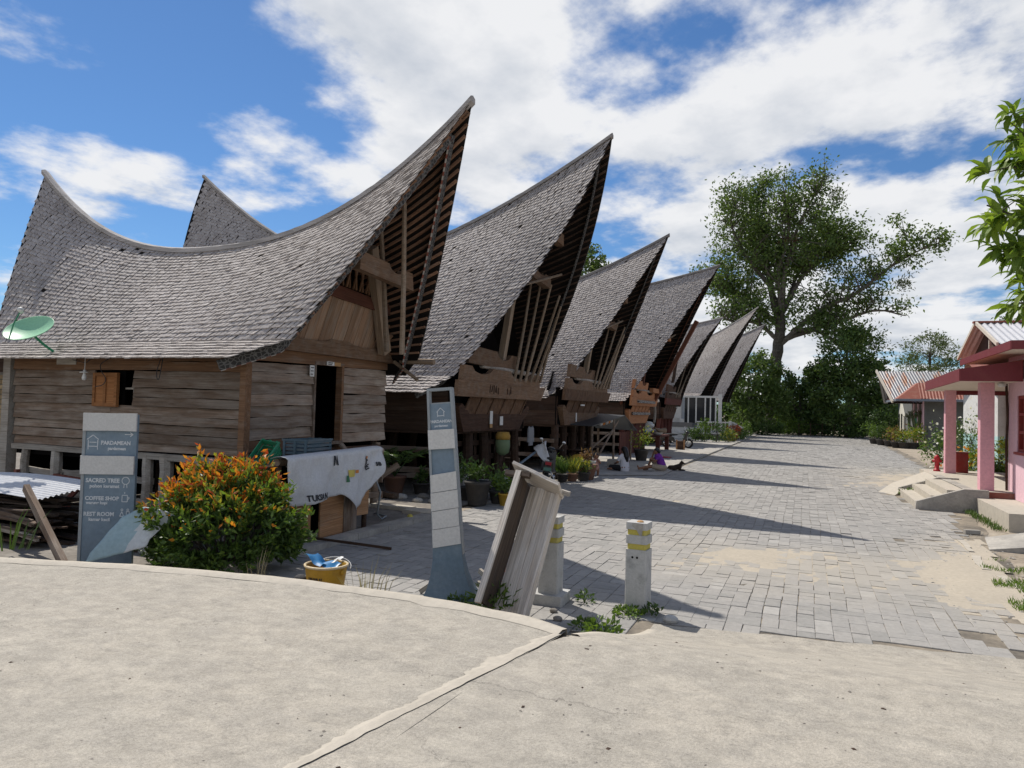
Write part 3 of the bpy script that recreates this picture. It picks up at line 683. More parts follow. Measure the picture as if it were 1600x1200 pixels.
def make_roof(h, r, n_single=0, battens=26, gable_u=-8.0, dashes=True, batten_mat='batten', shingle=True, far_shingle=False, verge_mat='verge_carved', verge_in=0.26, verge_h=0.165, back_gable=True):
    roof = attach_empty('roof', h)
    nt, nw = 60, 16
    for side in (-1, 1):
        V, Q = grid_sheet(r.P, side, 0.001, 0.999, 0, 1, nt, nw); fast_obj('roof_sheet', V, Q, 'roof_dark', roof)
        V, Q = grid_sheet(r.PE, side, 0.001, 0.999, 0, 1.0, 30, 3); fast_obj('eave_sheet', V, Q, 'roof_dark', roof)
        if side == -1 and shingle or far_shingle:
            S = np.concatenate([shingle_rows(r, side), eave_rows(r, side)])
            if side == -1 and n_single:
                c = S.mean(1); d = np.linalg.norm(c-np.array([0, 0, CAM_H]), axis=1); o_ = np.argsort(d)
                for q in o_[:n_single]:
                    obj('shingle', S[q], [(0, 1, 2, 3), (3, 2, 5, 4), (0, 3, 4), (1, 5, 2)], 'shingle', roof)
                S = S[o_[n_single:]]
            shingle_obj(S, roof)
        else:
            V, Q = grid_sheet(r.P, side, 0.0, 1.0, 0, 1, nt, nw, 0.03); fast_obj('shingle_cover', V, Q, 'shingle_far', roof)
            V, Q = grid_sheet(r.PE, side, 0.0, 1.0, 0, 1, 30, 3, 0.03); fast_obj('eave_cover', V, Q, 'shingle_far', roof)
    # ridge cap
    T = np.linspace(0, 1, 70); pts = r.P(T, np.ones_like(T), -1); wd, hh = 0.09, 0.07
    strip_along(pts, [[(0, -wd, -0.05), (0, -wd, 0.035+0.01*mnoise.noise((i*.9, 0, 0))), (0, 0, hh), (0, wd, 0.035), (0, wd, -0.05)] for i in range(70)], 'ridge_cap', 'ridge', roof)
    # battens under the projecting front
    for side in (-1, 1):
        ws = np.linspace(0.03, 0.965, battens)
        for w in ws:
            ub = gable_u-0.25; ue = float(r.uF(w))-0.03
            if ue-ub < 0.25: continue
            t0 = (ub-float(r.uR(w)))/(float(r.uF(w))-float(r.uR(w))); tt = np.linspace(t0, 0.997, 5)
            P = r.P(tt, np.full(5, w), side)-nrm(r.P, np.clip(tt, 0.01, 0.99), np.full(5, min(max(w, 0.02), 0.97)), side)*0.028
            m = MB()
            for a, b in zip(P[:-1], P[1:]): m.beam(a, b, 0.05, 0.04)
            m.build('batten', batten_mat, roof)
    # verge boards front, both sides
    for side in (-1, 1):
        wv = np.linspace(0.0, 0.93, 30)
        pts = []; offs = []
        tin = lambda a_, b_: 1-verge_in*min(1.0, 1.0)/max(1.0, float(a_)-float(b_))
        pe = [r.PE(np.array(tin(r.uef, r.uer)), np.array(x), side) for x in np.linspace(0, 0.95, 5)]
        pk = [r.P(np.array(tin(r.uF(x), r.uR(x))), np.array(x), side) for x in wv]
        path = pe+pk
        vb = []
        for i, p in enumerate(path):
            a = path[max(i-1, 0)]; b = path[min(i+1, len(path)-1)]; tan = (b-a)/np.linalg.norm(b-a)
            inn = np.cross(tan, np.array([1.0, 0, 0])); inn /= np.linalg.norm(inn)
            if inn[2] > 0: inn = -inn
            base = p+inn*0.045
            pts.append(base); hgt = verge_h
            offs.append([(0.02, 0, 0), tuple(np.array([0.02, 0, 0])+inn*hgt), tuple(np.array([-0.02, 0, 0])+inn*hgt), (-0.02, 0, 0)]); vb.append((base+inn*(hgt+0.012), tan, inn))
        vo_ = strip_along(pts, offs, 'verge_board', verge_mat, roof)
        if dashes:
            mr, mw = MB(), MB(); acc = 0
            P = [v[0] for v in vb]
            Rz = resample(P, int(np.linalg.norm(np.diff(np.array(P), axis=0), axis=1).sum()/0.075))
            for i in range(len(Rz)-1): (mr if i % 2 else mw).beam(Rz[i], Rz[i+1], 0.03, 0.014)
            stuff(mr.build('red_trim', 'red_trim', vo_)); stuff(mw.build('white_trim', 'white_trim', vo_))
    if back_gable:   # closing wall under the rear gable
        w = np.linspace(0, 0.97, 8); V = []
        for side in (-1, 1):
            for x in w: p = r.P(np.array(0.0), np.array(x), side); V.append((p[0]+1.6+0.0*x, p[1], min(p[2], float(r.zk+(r.zm-r.zk)*1.2*x))-0.05))
        obj('rear_gable', V, [tuple(range(8))+tuple(range(15, 7, -1))], 'dark_wood', roof)
    return roof
def attach_empty(name, parent):
    o = bpy.data.objects.new(name, None); COL.objects.link(o); o.empty_display_size = 0.2; attach(o, parent); return o

# ---------------- nearest house
vc1 = 10.95
r1 = Roof(vc1, -5.36, 7.38, -16.2, 7.2, 5.12, 0.46, 1.98, 3.06, -7.4, -14.6, 2.58, 2.74, -8.05, -14.9, sag=-0.1)
h1 = thing('batak_house', 'nearest timber stilt house with upswept grey shingle roof and open doorway', 'house', (-10.5, vc1, 0), 'saddle roofed houses along the square')
make_roof(h1, r1, n_single=300, battens=25, gable_u=-7.9, far_shingle=False)
UF, VN, VF = -8.2, 8.97, 12.95
def solid(name, x0, x1, y0, y1, z0, z1, mat, parent): return MB().box(x0, x1, y0, y1, z0, z1).build(name, mat, parent)
# side wall
sw = attach_empty('side_wall', h1)
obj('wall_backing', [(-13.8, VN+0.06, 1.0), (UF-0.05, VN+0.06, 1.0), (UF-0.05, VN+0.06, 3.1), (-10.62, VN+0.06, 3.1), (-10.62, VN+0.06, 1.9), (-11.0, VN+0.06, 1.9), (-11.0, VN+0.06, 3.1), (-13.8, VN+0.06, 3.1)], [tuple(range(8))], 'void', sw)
rows = [1.19, 1.345, 1.505, 1.66, 1.81, 1.965, 2.115, 2.27, 2.42, 2.56, 2.72, 2.9]
SH0, SH1, OP1 = -11.58, -10.98, -10.66
for i in range(len(rows)-1):
    za, zb = rows[i], rows[i+1]; zc = (za+zb)/2; wd = zb-za-0.006
    mat = 'plank' if i < 9 else 'plank_brown'
    if i in (0,): segs = [(-13.72, -8.27)]
    elif 1.9 < zc < 2.5: segs = [(-13.72, SH0-0.02), (OP1+0.01, -8.27)]
    elif i >= 9: segs = [(-13.72, -10.0), (-9.98, -8.27)]
    else: segs = [(-13.72, -11.2+0.5*(i % 2)), (-11.19+0.5*(i % 2), -8.27)]
    for a, b in segs:
        lean = (za-1.0)*0.035
        plank('plank', (a, VN-0.012-0.02*(i % 2)-lean, zc+rj(0.006)), (b, VN-0.012-0.02*(i % 2)-lean, zc+rj(0.012)-0.012*(b > -9)), wd, 0.03, mat, sw, up=(0, 0.16, 1), jit=0.009, seg=6)
solid('corner_post', UF-0.09, UF+0.03, VN-0.11, VN+0.02, 1.0, 2.95, 'plank_brown', h1)
solid('rear_post', -13.98, -13.78, VN-0.13, VN+0.06, 0.0, 2.8, 'post', h1)
# window: open shutter and a black sheet standing in for the unlit room
win = attach_empty('window', h1)
sh = MB(); sh.box(SH0, SH1, VN-0.11, VN-0.075, 1.93, 2.52); sho = sh.build('shutter', 'shutter', win)
for x in (SH0+0.035, (SH0+SH1)/2, SH1-0.035): solid('stile', x-0.03, x+0.03, VN-0.13, VN-0.108, 1.935, 2.515, 'shutter', sho)
for z in (1.965, 2.485): solid('rail', SH0+0.004, SH1-0.004, VN-0.128, VN-0.109, z-0.03, z+0.03, 'shutter', sho)
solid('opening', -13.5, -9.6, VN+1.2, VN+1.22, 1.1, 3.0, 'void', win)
solid('window_bar', SH1+0.03, OP1-0.08, VN+0.02, VN+0.05, 2.24, 2.27, 'post', win)
solid('window_bar', OP1-0.1, OP1-0.08, VN+0.02, VN+0.05, 1.93, 2.26, 'post', win)
# rail and stilts under the side wall
plank('sill_beam', (-13.7, VN-0.05, 1.15), (-8.25, VN-0.05, 1.10), 0.1, 0.09, 'post', h1, jit=0.012, seg=6)
st = [(-13.38, 0.13), (-12.55, 0.17), (-11.7, .13), (-10.28, 0.16), (-9.86, 0.2), (-9.1, 0.17), (-8.35, 0.2)]
for i, (u, w) in enumerate(st):
    m = MB(); zz_ = np.linspace(-0.05, 1.13, 6)
    m.tube([(u+0.045*mnoise.noise((i*2.3, z*2, 1)), VN-0.03+0.03*mnoise.noise((i*1.3, z*2, 7)), z) for z in zz_], [w*0.55*(1+0.18*mnoise.noise((i, z*3, 3))) for z in zz_], 7)
    m.build('stilt', 'post', h1)
    m = MB(); m.tube([(u+0.3, VN+2.0, -0.05), (u+0.3, VN+2.0, 1.1)], 0.1, 6); m.build('stilt', 'dark_wood', h1)
for z, t in ((0.70, 0.11), (0.32, 0.12)):
    for a, b in ((-13.6, -12.4), (-12.5, -11.6), (-11.2, -10.2), (-9.95, -8.3)):
        plank('rail', (a, VN+0.03+rj(0.02), z+rj(0.03)), (b, VN+0.03+rj(0.02), z+rj(0.04)), t, 0.05, 'post', h1, jit=0.012)
solid('underfloor', -13.8, UF-0.3, VN+0.2, VF-0.2, 1.0, 1.1, 'dark_wood', h1)
solid('underfloor_shade', -13.8, UF-0.8, VF-0.35, VF-0.3, -0.05, 1.0, 'void', h1)  # black sheets added to close off and darken the space under the floor
solid('underfloor_shade', -13.9, -13.85, VN+0.3, VF-0.3, -0.05, 1.0, 'void', h1)
# front wall
fw = attach_empty('front_wall', h1)
D0, D1 = 10.62, 11.38
fz = [1.30, 1.485, 1.67, 1.86, 2.045, 2.235, 2.43, 2.60, 2.755]
for i in range(len(fz)-1):
    zc = (fz[i]+fz[i+1])/2; wd = fz[i+1]-fz[i]-0.006
    mt = 'plank_brown' if i == 0 else 'plank_front'
    plank('plank', (UF-0.01-0.022*(i % 2), VN+0.03, zc-0.03), (UF-0.01-0.022*(i % 2), D0-0.05, zc), wd, 0.03, mt, fw, up=(-0.16, 0, 1), jit=0.009, seg=5)
    plank('plank', (UF-0.0-0.022*(i % 2)+0.02, D1+0.06, zc+0.035+rj(.01)), (UF-0.0-0.022*(i % 2)+0.02, VF, zc+0.05+rj(0.012)), wd, 0.03, 'plank_front', fw, up=(-0.16, 0, 1), jit=0.011, seg=5)
plank('plank', (UF-0.02, VN+0.05, 1.18), (UF-0.02, D0-0.06, 1.2), 0.2, 0.03, 'dark_wood', fw)
plank('frieze_board', (UF+0.005, VN-0.05, 2.86), (UF+0.005, VF+0.03, 2.93), 0.22, 0.045, 'plank_brown', fw)
solid('floor_beam', UF-0.12, UF-0.04, VN+0.1, VF-0.05, 1.12, 1.26, 'dark_wood', fw)
dr = attach_empty('doorway', h1)
solid('door_jamb', UF-0.1, UF+0.03, D0-0.05, D0, 1.35, 2.80, 'plank', dr)
solid('door_jamb', UF-0.1, UF+0.035, D1, D1+0.07, 1.1, 2.82, 'plank_brown', dr)
solid('lintel', UF-0.1, UF+0.032, D0-0.048, D1+0.068, 2.79, 2.85, 'plank', dr)
solid('threshold', UF-0.1, UF+0.06, D0, D1+0.05, 1.33, 1.39, 'plank', dr)
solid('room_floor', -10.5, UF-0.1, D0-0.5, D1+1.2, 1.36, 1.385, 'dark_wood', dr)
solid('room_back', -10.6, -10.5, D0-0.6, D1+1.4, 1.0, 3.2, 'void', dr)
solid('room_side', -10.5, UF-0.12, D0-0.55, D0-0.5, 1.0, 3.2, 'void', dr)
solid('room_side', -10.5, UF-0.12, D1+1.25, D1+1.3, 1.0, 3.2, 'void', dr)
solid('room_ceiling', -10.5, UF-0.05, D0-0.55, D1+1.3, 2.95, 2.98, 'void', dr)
plank('house_post', (-9.2, D1-0.12, 1.38), (-9.2, D1-0.08, 2.3), 0.12, 0.09, 'pole', dr, up=(0, 1, 0))
plank('ladder_step', (-7.96, D1+0.02, 1.03), (-7.78, D1+0.28, 1.0), 0.04, 0.24, 'plank', dr)
plank('ladder_rail', (UF+0.04, D0+0.04, 1.33), (UF+0.42, D0+0.12, 0.9), 0.12, 0.04, 'plank', dr, up=(0, 1, 0))
plank('ladder_rail', (UF+0.04, D1+0.02, 1.33), (UF+0.42, D1+0.1, 0.9), 0.12, 0.04, 'plank', dr, up=(0, 1, 0))
# front stilts
for i, v in enumerate((9.1, 10.2, 11.5, 12.85)):
    m = MB(); m.tube([(UF-0.12+rj(0.02), v+rj(0.03), z) for z in (-0.05, 0.4, 0.8, 1.3)], 0.085, 7); m.build('stilt', 'plank', h1)
for z in (0.25, 0.6, 0.9): plank('rail', (UF-0.05, 11.5, z), (UF-0.05, 12.9, z+rj(0.03)), 0.11, 0.04, 'plank', h1)
for z in (0.2, 0.5, 0.8, 1.05): plank('rail', (-9.2+rj(0.1), 12.95, z), (-8.2, 12.97, z+rj(0.05)), 0.13, 0.04, 'plank', h1)
# carved front beam with two scoops
def carved(name, u0, u1, v0, v1, z0, z1, scoops, mat, parent, slant=0.0, endcut=0.0, lean=0.0):
    """board in the v-z plane; scoops = [(va, vb, depth)] cut from its top edge"""
    top = [(v0, z1)]
    for a, b, d in scoops:
        n = 7; w_ = (b-a)
        top.append((a, z1-0.005))
        for q in range(n+1):
            x = q/n; top.append((a+w_*(0.04+0.92*x), z1-d*min(1.0, (1-abs(2*x-1))**0.35*1.0)))
        top.append((b, z1-0.005))
    top.append((v1, z1))
    poly = [(v0-endcut*0, z0)]+top+[(v1-endcut, z0)]
    if slant: poly = [(a, b+slant*(a-v0)) for a, b in poly]
    m = MB(); m.prism(poly, lambda a, b: (u1+lean*(b-z0), a, b), lambda a, b: (u0+lean*(b-z0), a, b))
    return m.build(name, mat, parent)
carved('carved_beam', UF-0.12, UF+0.16, 9.35, 13.22, 2.97, 3.27, [(9.55, 10.95, 0.08), (11.35, 12.55, 0.08)], 'carved', h1, slant=0.0, endcut=0.1)
# gable boards
gb = attach_empty('gable', h1)
U0 = UF+0.1
def gv_half(z): return max(0.1, (1-(z-r1.zk)/(6.0-r1.zk))*r1.ek*1.05)
v = 9.35; i = 0
while v < 12.55:
    w = random.uniform(0.13, 0.2); top = min(4.05, r1.zk-0.02+(1-(abs(v+w/2-vc1)+w/2)/r1.ek)*2.5)
    if top > 3.3: plank('gable_board', (U0+0.0+0.008*(i % 2), v+w/2, 3.2), (U0+0.3+0.008*(i % 2), v+w/2, top), w+0.006, 0.025, 'gable', gb, up=(0, 1, 0), jit=0.004)
    v += w; i += 1
plank('collar_board', (U0+0.33, 10.2, 4.12), (U0+0.33, 12.35, 4.0), 0.22, 0.04, 'red_wood', gb)
for i, v in enumerate(np.linspace(10.72, 11.75, 11)):
    z1 = 4.22-0.05*(v-10.7); z2 = min(4.62, r1.zk+(1-abs(v-vc1)/r1.ek)*2.4)
    plank('lattice_slat', (U0+0.36, v, z1), (U0+0.4, v+(0.09 if i % 2 else -0.09), z2), 0.035, 0.03, 'plank_brown', gb, up=(0, 1, 0), jit=0.004)
plank('collar_board', (U0+0.4, 10.75, 4.68), (U0+0.4, 12.0, 4.6), 0.1, 0.04, 'red_wood', gb)
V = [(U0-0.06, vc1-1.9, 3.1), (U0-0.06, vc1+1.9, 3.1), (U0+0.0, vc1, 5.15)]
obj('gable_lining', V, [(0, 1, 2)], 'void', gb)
plank('gable_post', (U0+0.2, 12.42, 3.15), (U0+0.62, 11.2, 5.0), 0.2, 0.16, 'pole', gb, up=(0, 1, 0), jit=0.015, seg=5)
carved('carved_beam', -7.1, -6.94, 10.08, 11.8, 4.36, 4.68, [(10.95, 11.55, 0.14)], 'carved', gb, slant=-0.05, endcut=-0.05)
for a, b in (((-7.35, 11.62, 3.1), (-7.1, 10.9, 5.3)), ((-6.7, 11.1, 3.0), (-6.7, 11.02, 5.72)),):
    m = MB(); m.tube([a, tuple((Vector(a)+Vector(b))/2+Vector((0, 0.02, 0))), b], [0.05, 0.045, 0.04], 7); m.build('pole', 'pole', gb)
m = MB(); m.tube([(-7.9, 13.05, 3.02), (-7.1, 13.05, 3.0)], 0.06, 8); m.build('purlin_end', 'pole', gb)
m = MB(); m.tube([(-8.0, 12.95, 3.0), (-7.45, 13.0, 2.62)], 0.04, 7); m.build('brace', 'pole', gb)
# brick wall behind the rear post
bk = attach_empty('brick_wall', h1)
k = NM('yellow_brick', 0.9, 0.1); nB = k.noise(k.coord('World'), 20, 5, 0.7); k.color(k.mix(1.0, k.ramp(k.math('FRACT', k.math('ADD', k.island(), k.orand())), [(0, (0.30, 0.22, 0.13)), (1, (0.42, 0.32, 0.19))]), k.ramp(nB, [(0.3, 0.75), (0.6, 1.05)]), 'MULTIPLY')); MAT['brick'] = k.m
solid('mortar', -15.7, -14.0, VN+0.05, VN+0.2, 0.0, 2.6, 'yard', bk)
bm_ = MB().box(-0.1, 0.1, -0.03, 0.03, -0.038, 0.038); bme = bm_.build('brick', 'brick', bk); bdata = bme.data; bpy.data.objects.remove(bme)
for i in range(16):
    for j in range(5):
        u = -14.12-j*0.22-(0.11 if i % 2 else 0); z = 1.0+i*0.095
        if u < -15: continue
        o = bpy.data.objects.new('brick', bdata); COL.objects.link(o); attach(o, bk); o.location = (u, VN+0.035+rj(0.004), z); o.rotation_euler = (0, rj(0.01), rj(0.01))
solid('rear_upper_wall', -16.3, -13.99, VN+0.02, VN+0.06, 2.52, 3.0, 'dark_wood', bk)
# ---------------- the row of carved houses
MAT['orange_wood'] = wood('orange_paint_board', (0.36, 0.16, 0.075), (0.44, 0.21, 0.105), (0.40, 0.22, 0.13), 0.15, var=0.08, grain=(14, 0.7, 14))
MAT['maroon'] = wood('maroon_board', (0.085, 0.03, 0.024), (0.13, 0.045, 0.034), (0.1, 0.05, 0.04), 0.2, var=0.25)
k = NM('carved_stripe', 0.85, 0.15); vo = k.node('ShaderNodeTexVoronoi', feature='DISTANCE_TO_EDGE'); k.l.new(k.coord('World'), vo.inputs[0]); vo.inputs['Scale'].default_value = 11
k.color(k.mix(k.ramp(vo.outputs[0], [(0.05, 0.0), (0.14, 1.0)]), (0.42, 0.38, 0.34), (0.05, 0.045, 0.045))); MAT['carved_stripe'] = k.m
def facade(h, vc, U, s, mats, z0=1.48, posts=5, side_u=-16.5, floor_posts='dark_wood', scoop=True, poles=6, r=None):
    """carved front in the plane X = U, s = half width in metres relative to 2.9"""
    fr = attach_empty('carved_front', h)
    y = lambda a: vc+a*s
    low = [(-1.95, z0), (1.75, z0), (1.98, z0+0.27), (2.28, z0+0.46), (2.36, z0+0.62), (2.2, z0+0.70), (2.02, z0+0.62), (1.72, z0+0.44), (-1.72, z0+0.44), (-2.02, z0+0.62), (-2.2, z0+0.70), (-2.36, z0+0.62), (-2.28, z0+0.46), (-2.15, z0+0.27)]
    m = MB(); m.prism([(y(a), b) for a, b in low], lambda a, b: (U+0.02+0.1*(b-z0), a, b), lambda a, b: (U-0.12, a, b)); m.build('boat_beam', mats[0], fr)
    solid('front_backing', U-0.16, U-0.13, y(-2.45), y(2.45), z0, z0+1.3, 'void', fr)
    n = 5; e = np.linspace(-2.05, 1.75, n+1)
    for i in range(n):
        a, b = e[i]+0.05, e[i+1]-0.03
        poly = [(y(a-0.08), z0+0.43), (y(b-0.08), z0+0.43), (y(b+0.14), z0+0.86), (y(a+0.14), z0+0.86)]
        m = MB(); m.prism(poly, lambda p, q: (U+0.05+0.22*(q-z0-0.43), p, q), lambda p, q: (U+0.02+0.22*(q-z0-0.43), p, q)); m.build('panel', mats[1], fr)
        m = MB(); m.prism([(y(b-0.1), z0+0.43), (y(b-0.02), z0+0.43), (y(b+0.2), z0+0.86), (y(b+0.12), z0+0.86)], lambda p, q: (U+0.075+0.22*(q-z0-0.43), p, q), lambda p, q: (U+0.055+0.22*(q-z0-0.43), p, q)); m.build('panel_batten', mats[1], fr)
    m = MB(); m.prism([(y(-2.95), z0+0.86), (y(2.7), z0+0.86), (y(2.98), z0+1.24), (y(-2.95), z0+1.24)], lambda p, q: (U+0.34+0.1*(q-z0-1), p, q), lambda p, q: (U+0.24+0.1*(q-z0-1), p, q)); m.build('cross_beam', mats[2], fr)
    carved('carved_beam', U+0.2, U+0.33, y(-2.7), y(2.45), z0+1.2, z0+1.6, [(y(-2.35), y(-0.95), 0.18), (y(0.05), y(1.75), 0.2)], mats[3], fr, endcut=-0.1, lean=0.12)
    carved('carved_beam', U+0.16, U+0.28, y(-2.3), y(0.75), z0+1.68, z0+2.1, [(y(-0.75), y(0.35), 0.2)], mats[3], fr, slant=-0.02, endcut=0.04, lean=0.12)
    m = MB(); m.tube([(U+0.2, y(-1.4), z0+1.66), (U+0.3, y(2.2), z0+1.6)], 0.065, 8); m.build('tie_pole', 'post', fr)
    m = MB(); m.prism([(y(-2.3), z0+1.2), (y(2.3), z0+1.2), (y(0.0), z0+5.0*0.75)], lambda p, q: (U-0.5, p, q), lambda p, q: (U-0.55, p, q)); m.build('loft_dark', 'void', fr)  # black sheet painting in the dark of the loft behind the gable
    plank('king_post', (U+0.1, y(0.02), z0+1.6), (U+0.5, y(0.02), z0+4.3*s), 0.2, 0.16, mats[4], fr, up=(0, 1, 0))
    for i in range(poles):
        a = 0.45+i*0.36; x = i/(max(1, poles-1))
        p0 = (U+0.35+0.1*x, y(a), z0+1.35+0.05*x); w = 0.42+0.2*(1-x)
        wq = 0.66-0.26*x; q = r.P(np.array(0.9), np.array(wq), 1)
        p1 = (min(U+0.75+1.05*x, float(r.uF(wq))-0.45), float(q[1])-0.16, float(q[2])-0.34)
        mid = tuple((Vector(p0)+Vector(p1))/2+Vector((0, rj(0.06), 0)))
        m = MB(); m.tube([p0, mid, p1], [0.045, 0.04, 0.032], 6); m.build('pole', 'pole', fr)
    q0 = r.P(np.array(0.97), np.array(0.35), 1); q1 = r.P(np.array(0.985), np.array(0.62), -1)
    for w_, nm in ((0.52, 'horn_beam'), (0.70, 'horn_beam')):
        a = r.P(np.array(0.93), np.array(w_), -1); hv = (r.vc-float(a[1]))
        carved(nm, float(a[0])-0.1, float(a[0])+0.1, r.vc-hv*0.85, r.vc+hv*0.55, float(a[2])-0.32, float(a[2])-0.02, [(r.vc-hv*0.35, r.vc+hv*0.25, 0.1)], mats[3], fr, slant=-0.06)
    m = MB(); a = r.P(np.array(0.96), np.array(0.40), -1); b = r.P(np.array(0.96), np.array(0.52), 1); m.tube([tuple(a+np.array([0, 0.2, -0.1])), tuple(b+np.array([-0.1, -0.2, -0.1]))], 0.035, 6); m.build('tie_pole', 'pole', fr)
    # stilts and rails
    uf = attach_empty('stilts', h)
    for i, a in enumerate(np.linspace(-2.2, 2.0, posts)):
        for du in (0.0, -2.2):
            m = MB(); m.tube([(U-0.25+du+rj(0.04), y(a)+rj(0.05), z) for z in (-0.02, 0.5, 1.0, z0+0.02)], [0.15, 0.135, 0.13, 0.14], 8); m.build('stilt', floor_posts if du == 0 else 'dark_wood', uf)
    for z in (0.35, 0.75, 1.15):
        plank('rail', (U-0.4, y(-2.2), z+rj(0.03)), (U-0.4, y(2.05), z+rj(0.03)), 0.14, 0.05, floor_posts, uf, jit=0.012)
    for a in np.arange(-0.9, 1.9, 0.33): plank('slat', (U-0.46+rj(0.02), y(a)+rj(0.03), 0.0), (U-0.46, y(a)+rj(0.04), z0-0.05), 0.12, 0.03, floor_posts, uf, up=(0, 1, 0), jit=0.012)
    solid('underfloor_shade', U-2.9, U-2.85, y(-2.4), y(2.4), -0.02, z0, 'void', uf)  # added black sheets keep the space behind the stilts dark
    solid('underfloor_shade', side_u, U-0.9, y(2.2), y(2.23), -0.02, z0, 'void', uf)
    solid('floor', side_u, U-0.15, y(-2.4), y(2.4), z0-0.06, z0+0.02, 'dark_wood', uf)
    # side walls
    for sg in (-1, 1):
        sd_ = attach_empty('side_wall', h)
        for i in range(4):
            plank('plank', (side_u, y(2.42*sg)+0.012*(i % 2), z0+0.02+0.24*(i+0.5)), (U-0.1, y(2.42*sg)+0.012*(i % 2), z0+0.02+0.24*(i+0.5)), 0.25, 0.03, 'dark_wood', sd_, jit=0.008, seg=6)
        for uu in np.arange(side_u+0.5, U-0.8, 1.9):
            m = MB(); m.tube([(uu, y(2.35*sg), -0.02), (uu, y(2.35*sg), z0)], 0.12, 7); m.build('stilt', 'plank', sd_)
        for z in (0.5, 1.0): plank('rail', (side_u, y(2.38*sg), z), (U-0.2, y(2.38*sg), z+0.02), 0.13, 0.05, 'plank', sd_, jit=0.01, seg=6)
    solid('rear_wall', side_u-0.05, side_u, y(-2.4), y(2.4), z0, z0+1.5, 'dark_wood', h)
    return fr
G = 'saddle roofed houses along the square'
# second house
r2 = Roof(17.7, -4.66, 9.14, -18.4, 9.42, 6.25, 0.44, 2.65, 2.8, -7.65, -16.7, 3.15, 2.4, -8.15, -16.9, p=1.6, sag=-0.75)
h2 = thing('batak_house', 'second house from the front, tall grey roof above brown carved front with paper notices', 'house', (-11, 17.7, 0), G)
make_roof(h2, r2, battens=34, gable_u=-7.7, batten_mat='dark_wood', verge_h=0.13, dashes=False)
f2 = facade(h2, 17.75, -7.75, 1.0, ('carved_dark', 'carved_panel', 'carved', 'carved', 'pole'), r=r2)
MAT['paper'] = paint('paper', (0.70, 0.69, 0.66), 0.8, 0.2); MAT['ochre'] = paint('ochre_tag', (0.45, 0.26, 0.11), 0.8, 0.2); MAT['ink'] = flat('ink', (0.04, 0.04, 0.045), 0.8)
def notice(parent, U, v0, v1, z0, z1, lines=3, ochre=False):
    o = solid('notice', U, U+0.012, v0, v1, z0, z1, 'paper', parent)
    m = MB()
    for i in range(lines):
        z = z1-(z1-z0)*(i+0.7)/(lines+0.4)
        m.box(U+0.0135, U+0.015, v0+(v1-v0)*0.14, v1-(v1-v0)*random.uniform(0.12, 0.35), z-0.008, z+0.008)
    if lines: stuff(m.build('print', 'ink', o))
    if ochre: solid('tag', U, U+0.01, v0+0.005, v1-0.005, z0-0.1, z0-0.004, 'ochre', parent)
notice(f2, -7.68, 17.25, 17.42, 1.66, 2.0, 0, True)
notice(f2, -7.68, 17.92, 18.12, 1.62, 1.86, 0)
# scratched marks on the cross beam
m = MB()
for i in range(9): v = 16.6+i*0.11+rj(0.03)+(0.5 if i > 5 else 0); m.beam((-7.395, v, 2.46+rj(0.04)), (-7.385, v+rj(0.06), 2.64+rj(0.04)), 0.02, 0.015)
stuff(m.build('carving', 'dark_wood', f2))
# third house
r3 = Roof(26.35, -4.71, 8.61, -18.0, 8.8, 6.25, 0.44, 2.72, 2.85, -7.72, -16.6, 3.2, 2.46, -8.2, -16.9, p=1.6, sag=-0.1)
h3 = thing('batak_house', 'third house from the front, weathered brown front with black awning stall beside', 'house', (-11, 26.35, 0), G)
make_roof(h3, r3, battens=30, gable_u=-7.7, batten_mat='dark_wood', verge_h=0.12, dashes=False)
f3 = facade(h3, 25.6, -7.72, 1.0, ('carved', 'carved_panel', 'carved_panel', 'carved', 'pole'), z0=1.55, r=r3)
notice(f3, -7.66, 24.8, 24.92, 1.66, 1.98, 0)
m = MB(); m.box(-7.52, -7.49, 24.9, 25.35, 2.24, 2.29); m.build('white_tag', 'paper', f3)
# fourth house, orange painted
r4 = Roof(36.2, -3.98, 9.36, -18.0, 9.5, 8.0, 0.44, 2.95, 2.95, -7.5, -16.6, 3.4, 2.56, -7.75, -16.9, p=1.5, sag=0.1)
h4 = thing('batak_house', 'fourth house from the front, orange painted front with black and white bands', 'house', (-11, 36.2, 0), G)
make_roof(h4, r4, battens=30, gable_u=-7.6, batten_mat='dark_wood', verge_mat='red_wood', verge_h=0.2, dashes=False)
f4 = facade(h4, 35.6, -7.72, 1.05, ('orange_wood', 'orange_wood', 'orange_wood', 'orange_wood', 'red_wood'), z0=1.5, floor_posts='maroon', poles=0, r=r4)
for z, d in ((1.98, 0.10), (2.56, 0.36)): solid('painted_band', -7.72+d, -7.69+d+0.06, 33.6, 37.6, z-0.06, z+0.07, 'carved_stripe', f4)
plank('red_post', (-7.4, 38.0, 2.7), (-5.2, 37.4, 6.8), 0.22, 0.2, 'red_wood', f4, up=(0, 1, 0))
plank('red_beam', (-7.3, 36.6, 3.2), (-7.2, 38.4, 3.15), 0.22, 0.2, 'orange_wood', f4)
m = MB(); pts = [(-7.45, 38.1+0.35*math.sin(a)*1.0, 1.95+0.5*math.cos(a*0.9)) for a in np.linspace(0, 3.0, 9)]; m.tube(pts, 0.07, 6); m.build('curled_bracket', 'post', f4)
# maroon boards under the orange front
for i, v in enumerate(np.arange(34.6, 38.2, 0.28)): plank('slat', (-7.9, v, 0.02), (-7.9, v, 1.5), 0.26, 0.03, 'maroon', f4, up=(0, 1, 0), jit=0.006)
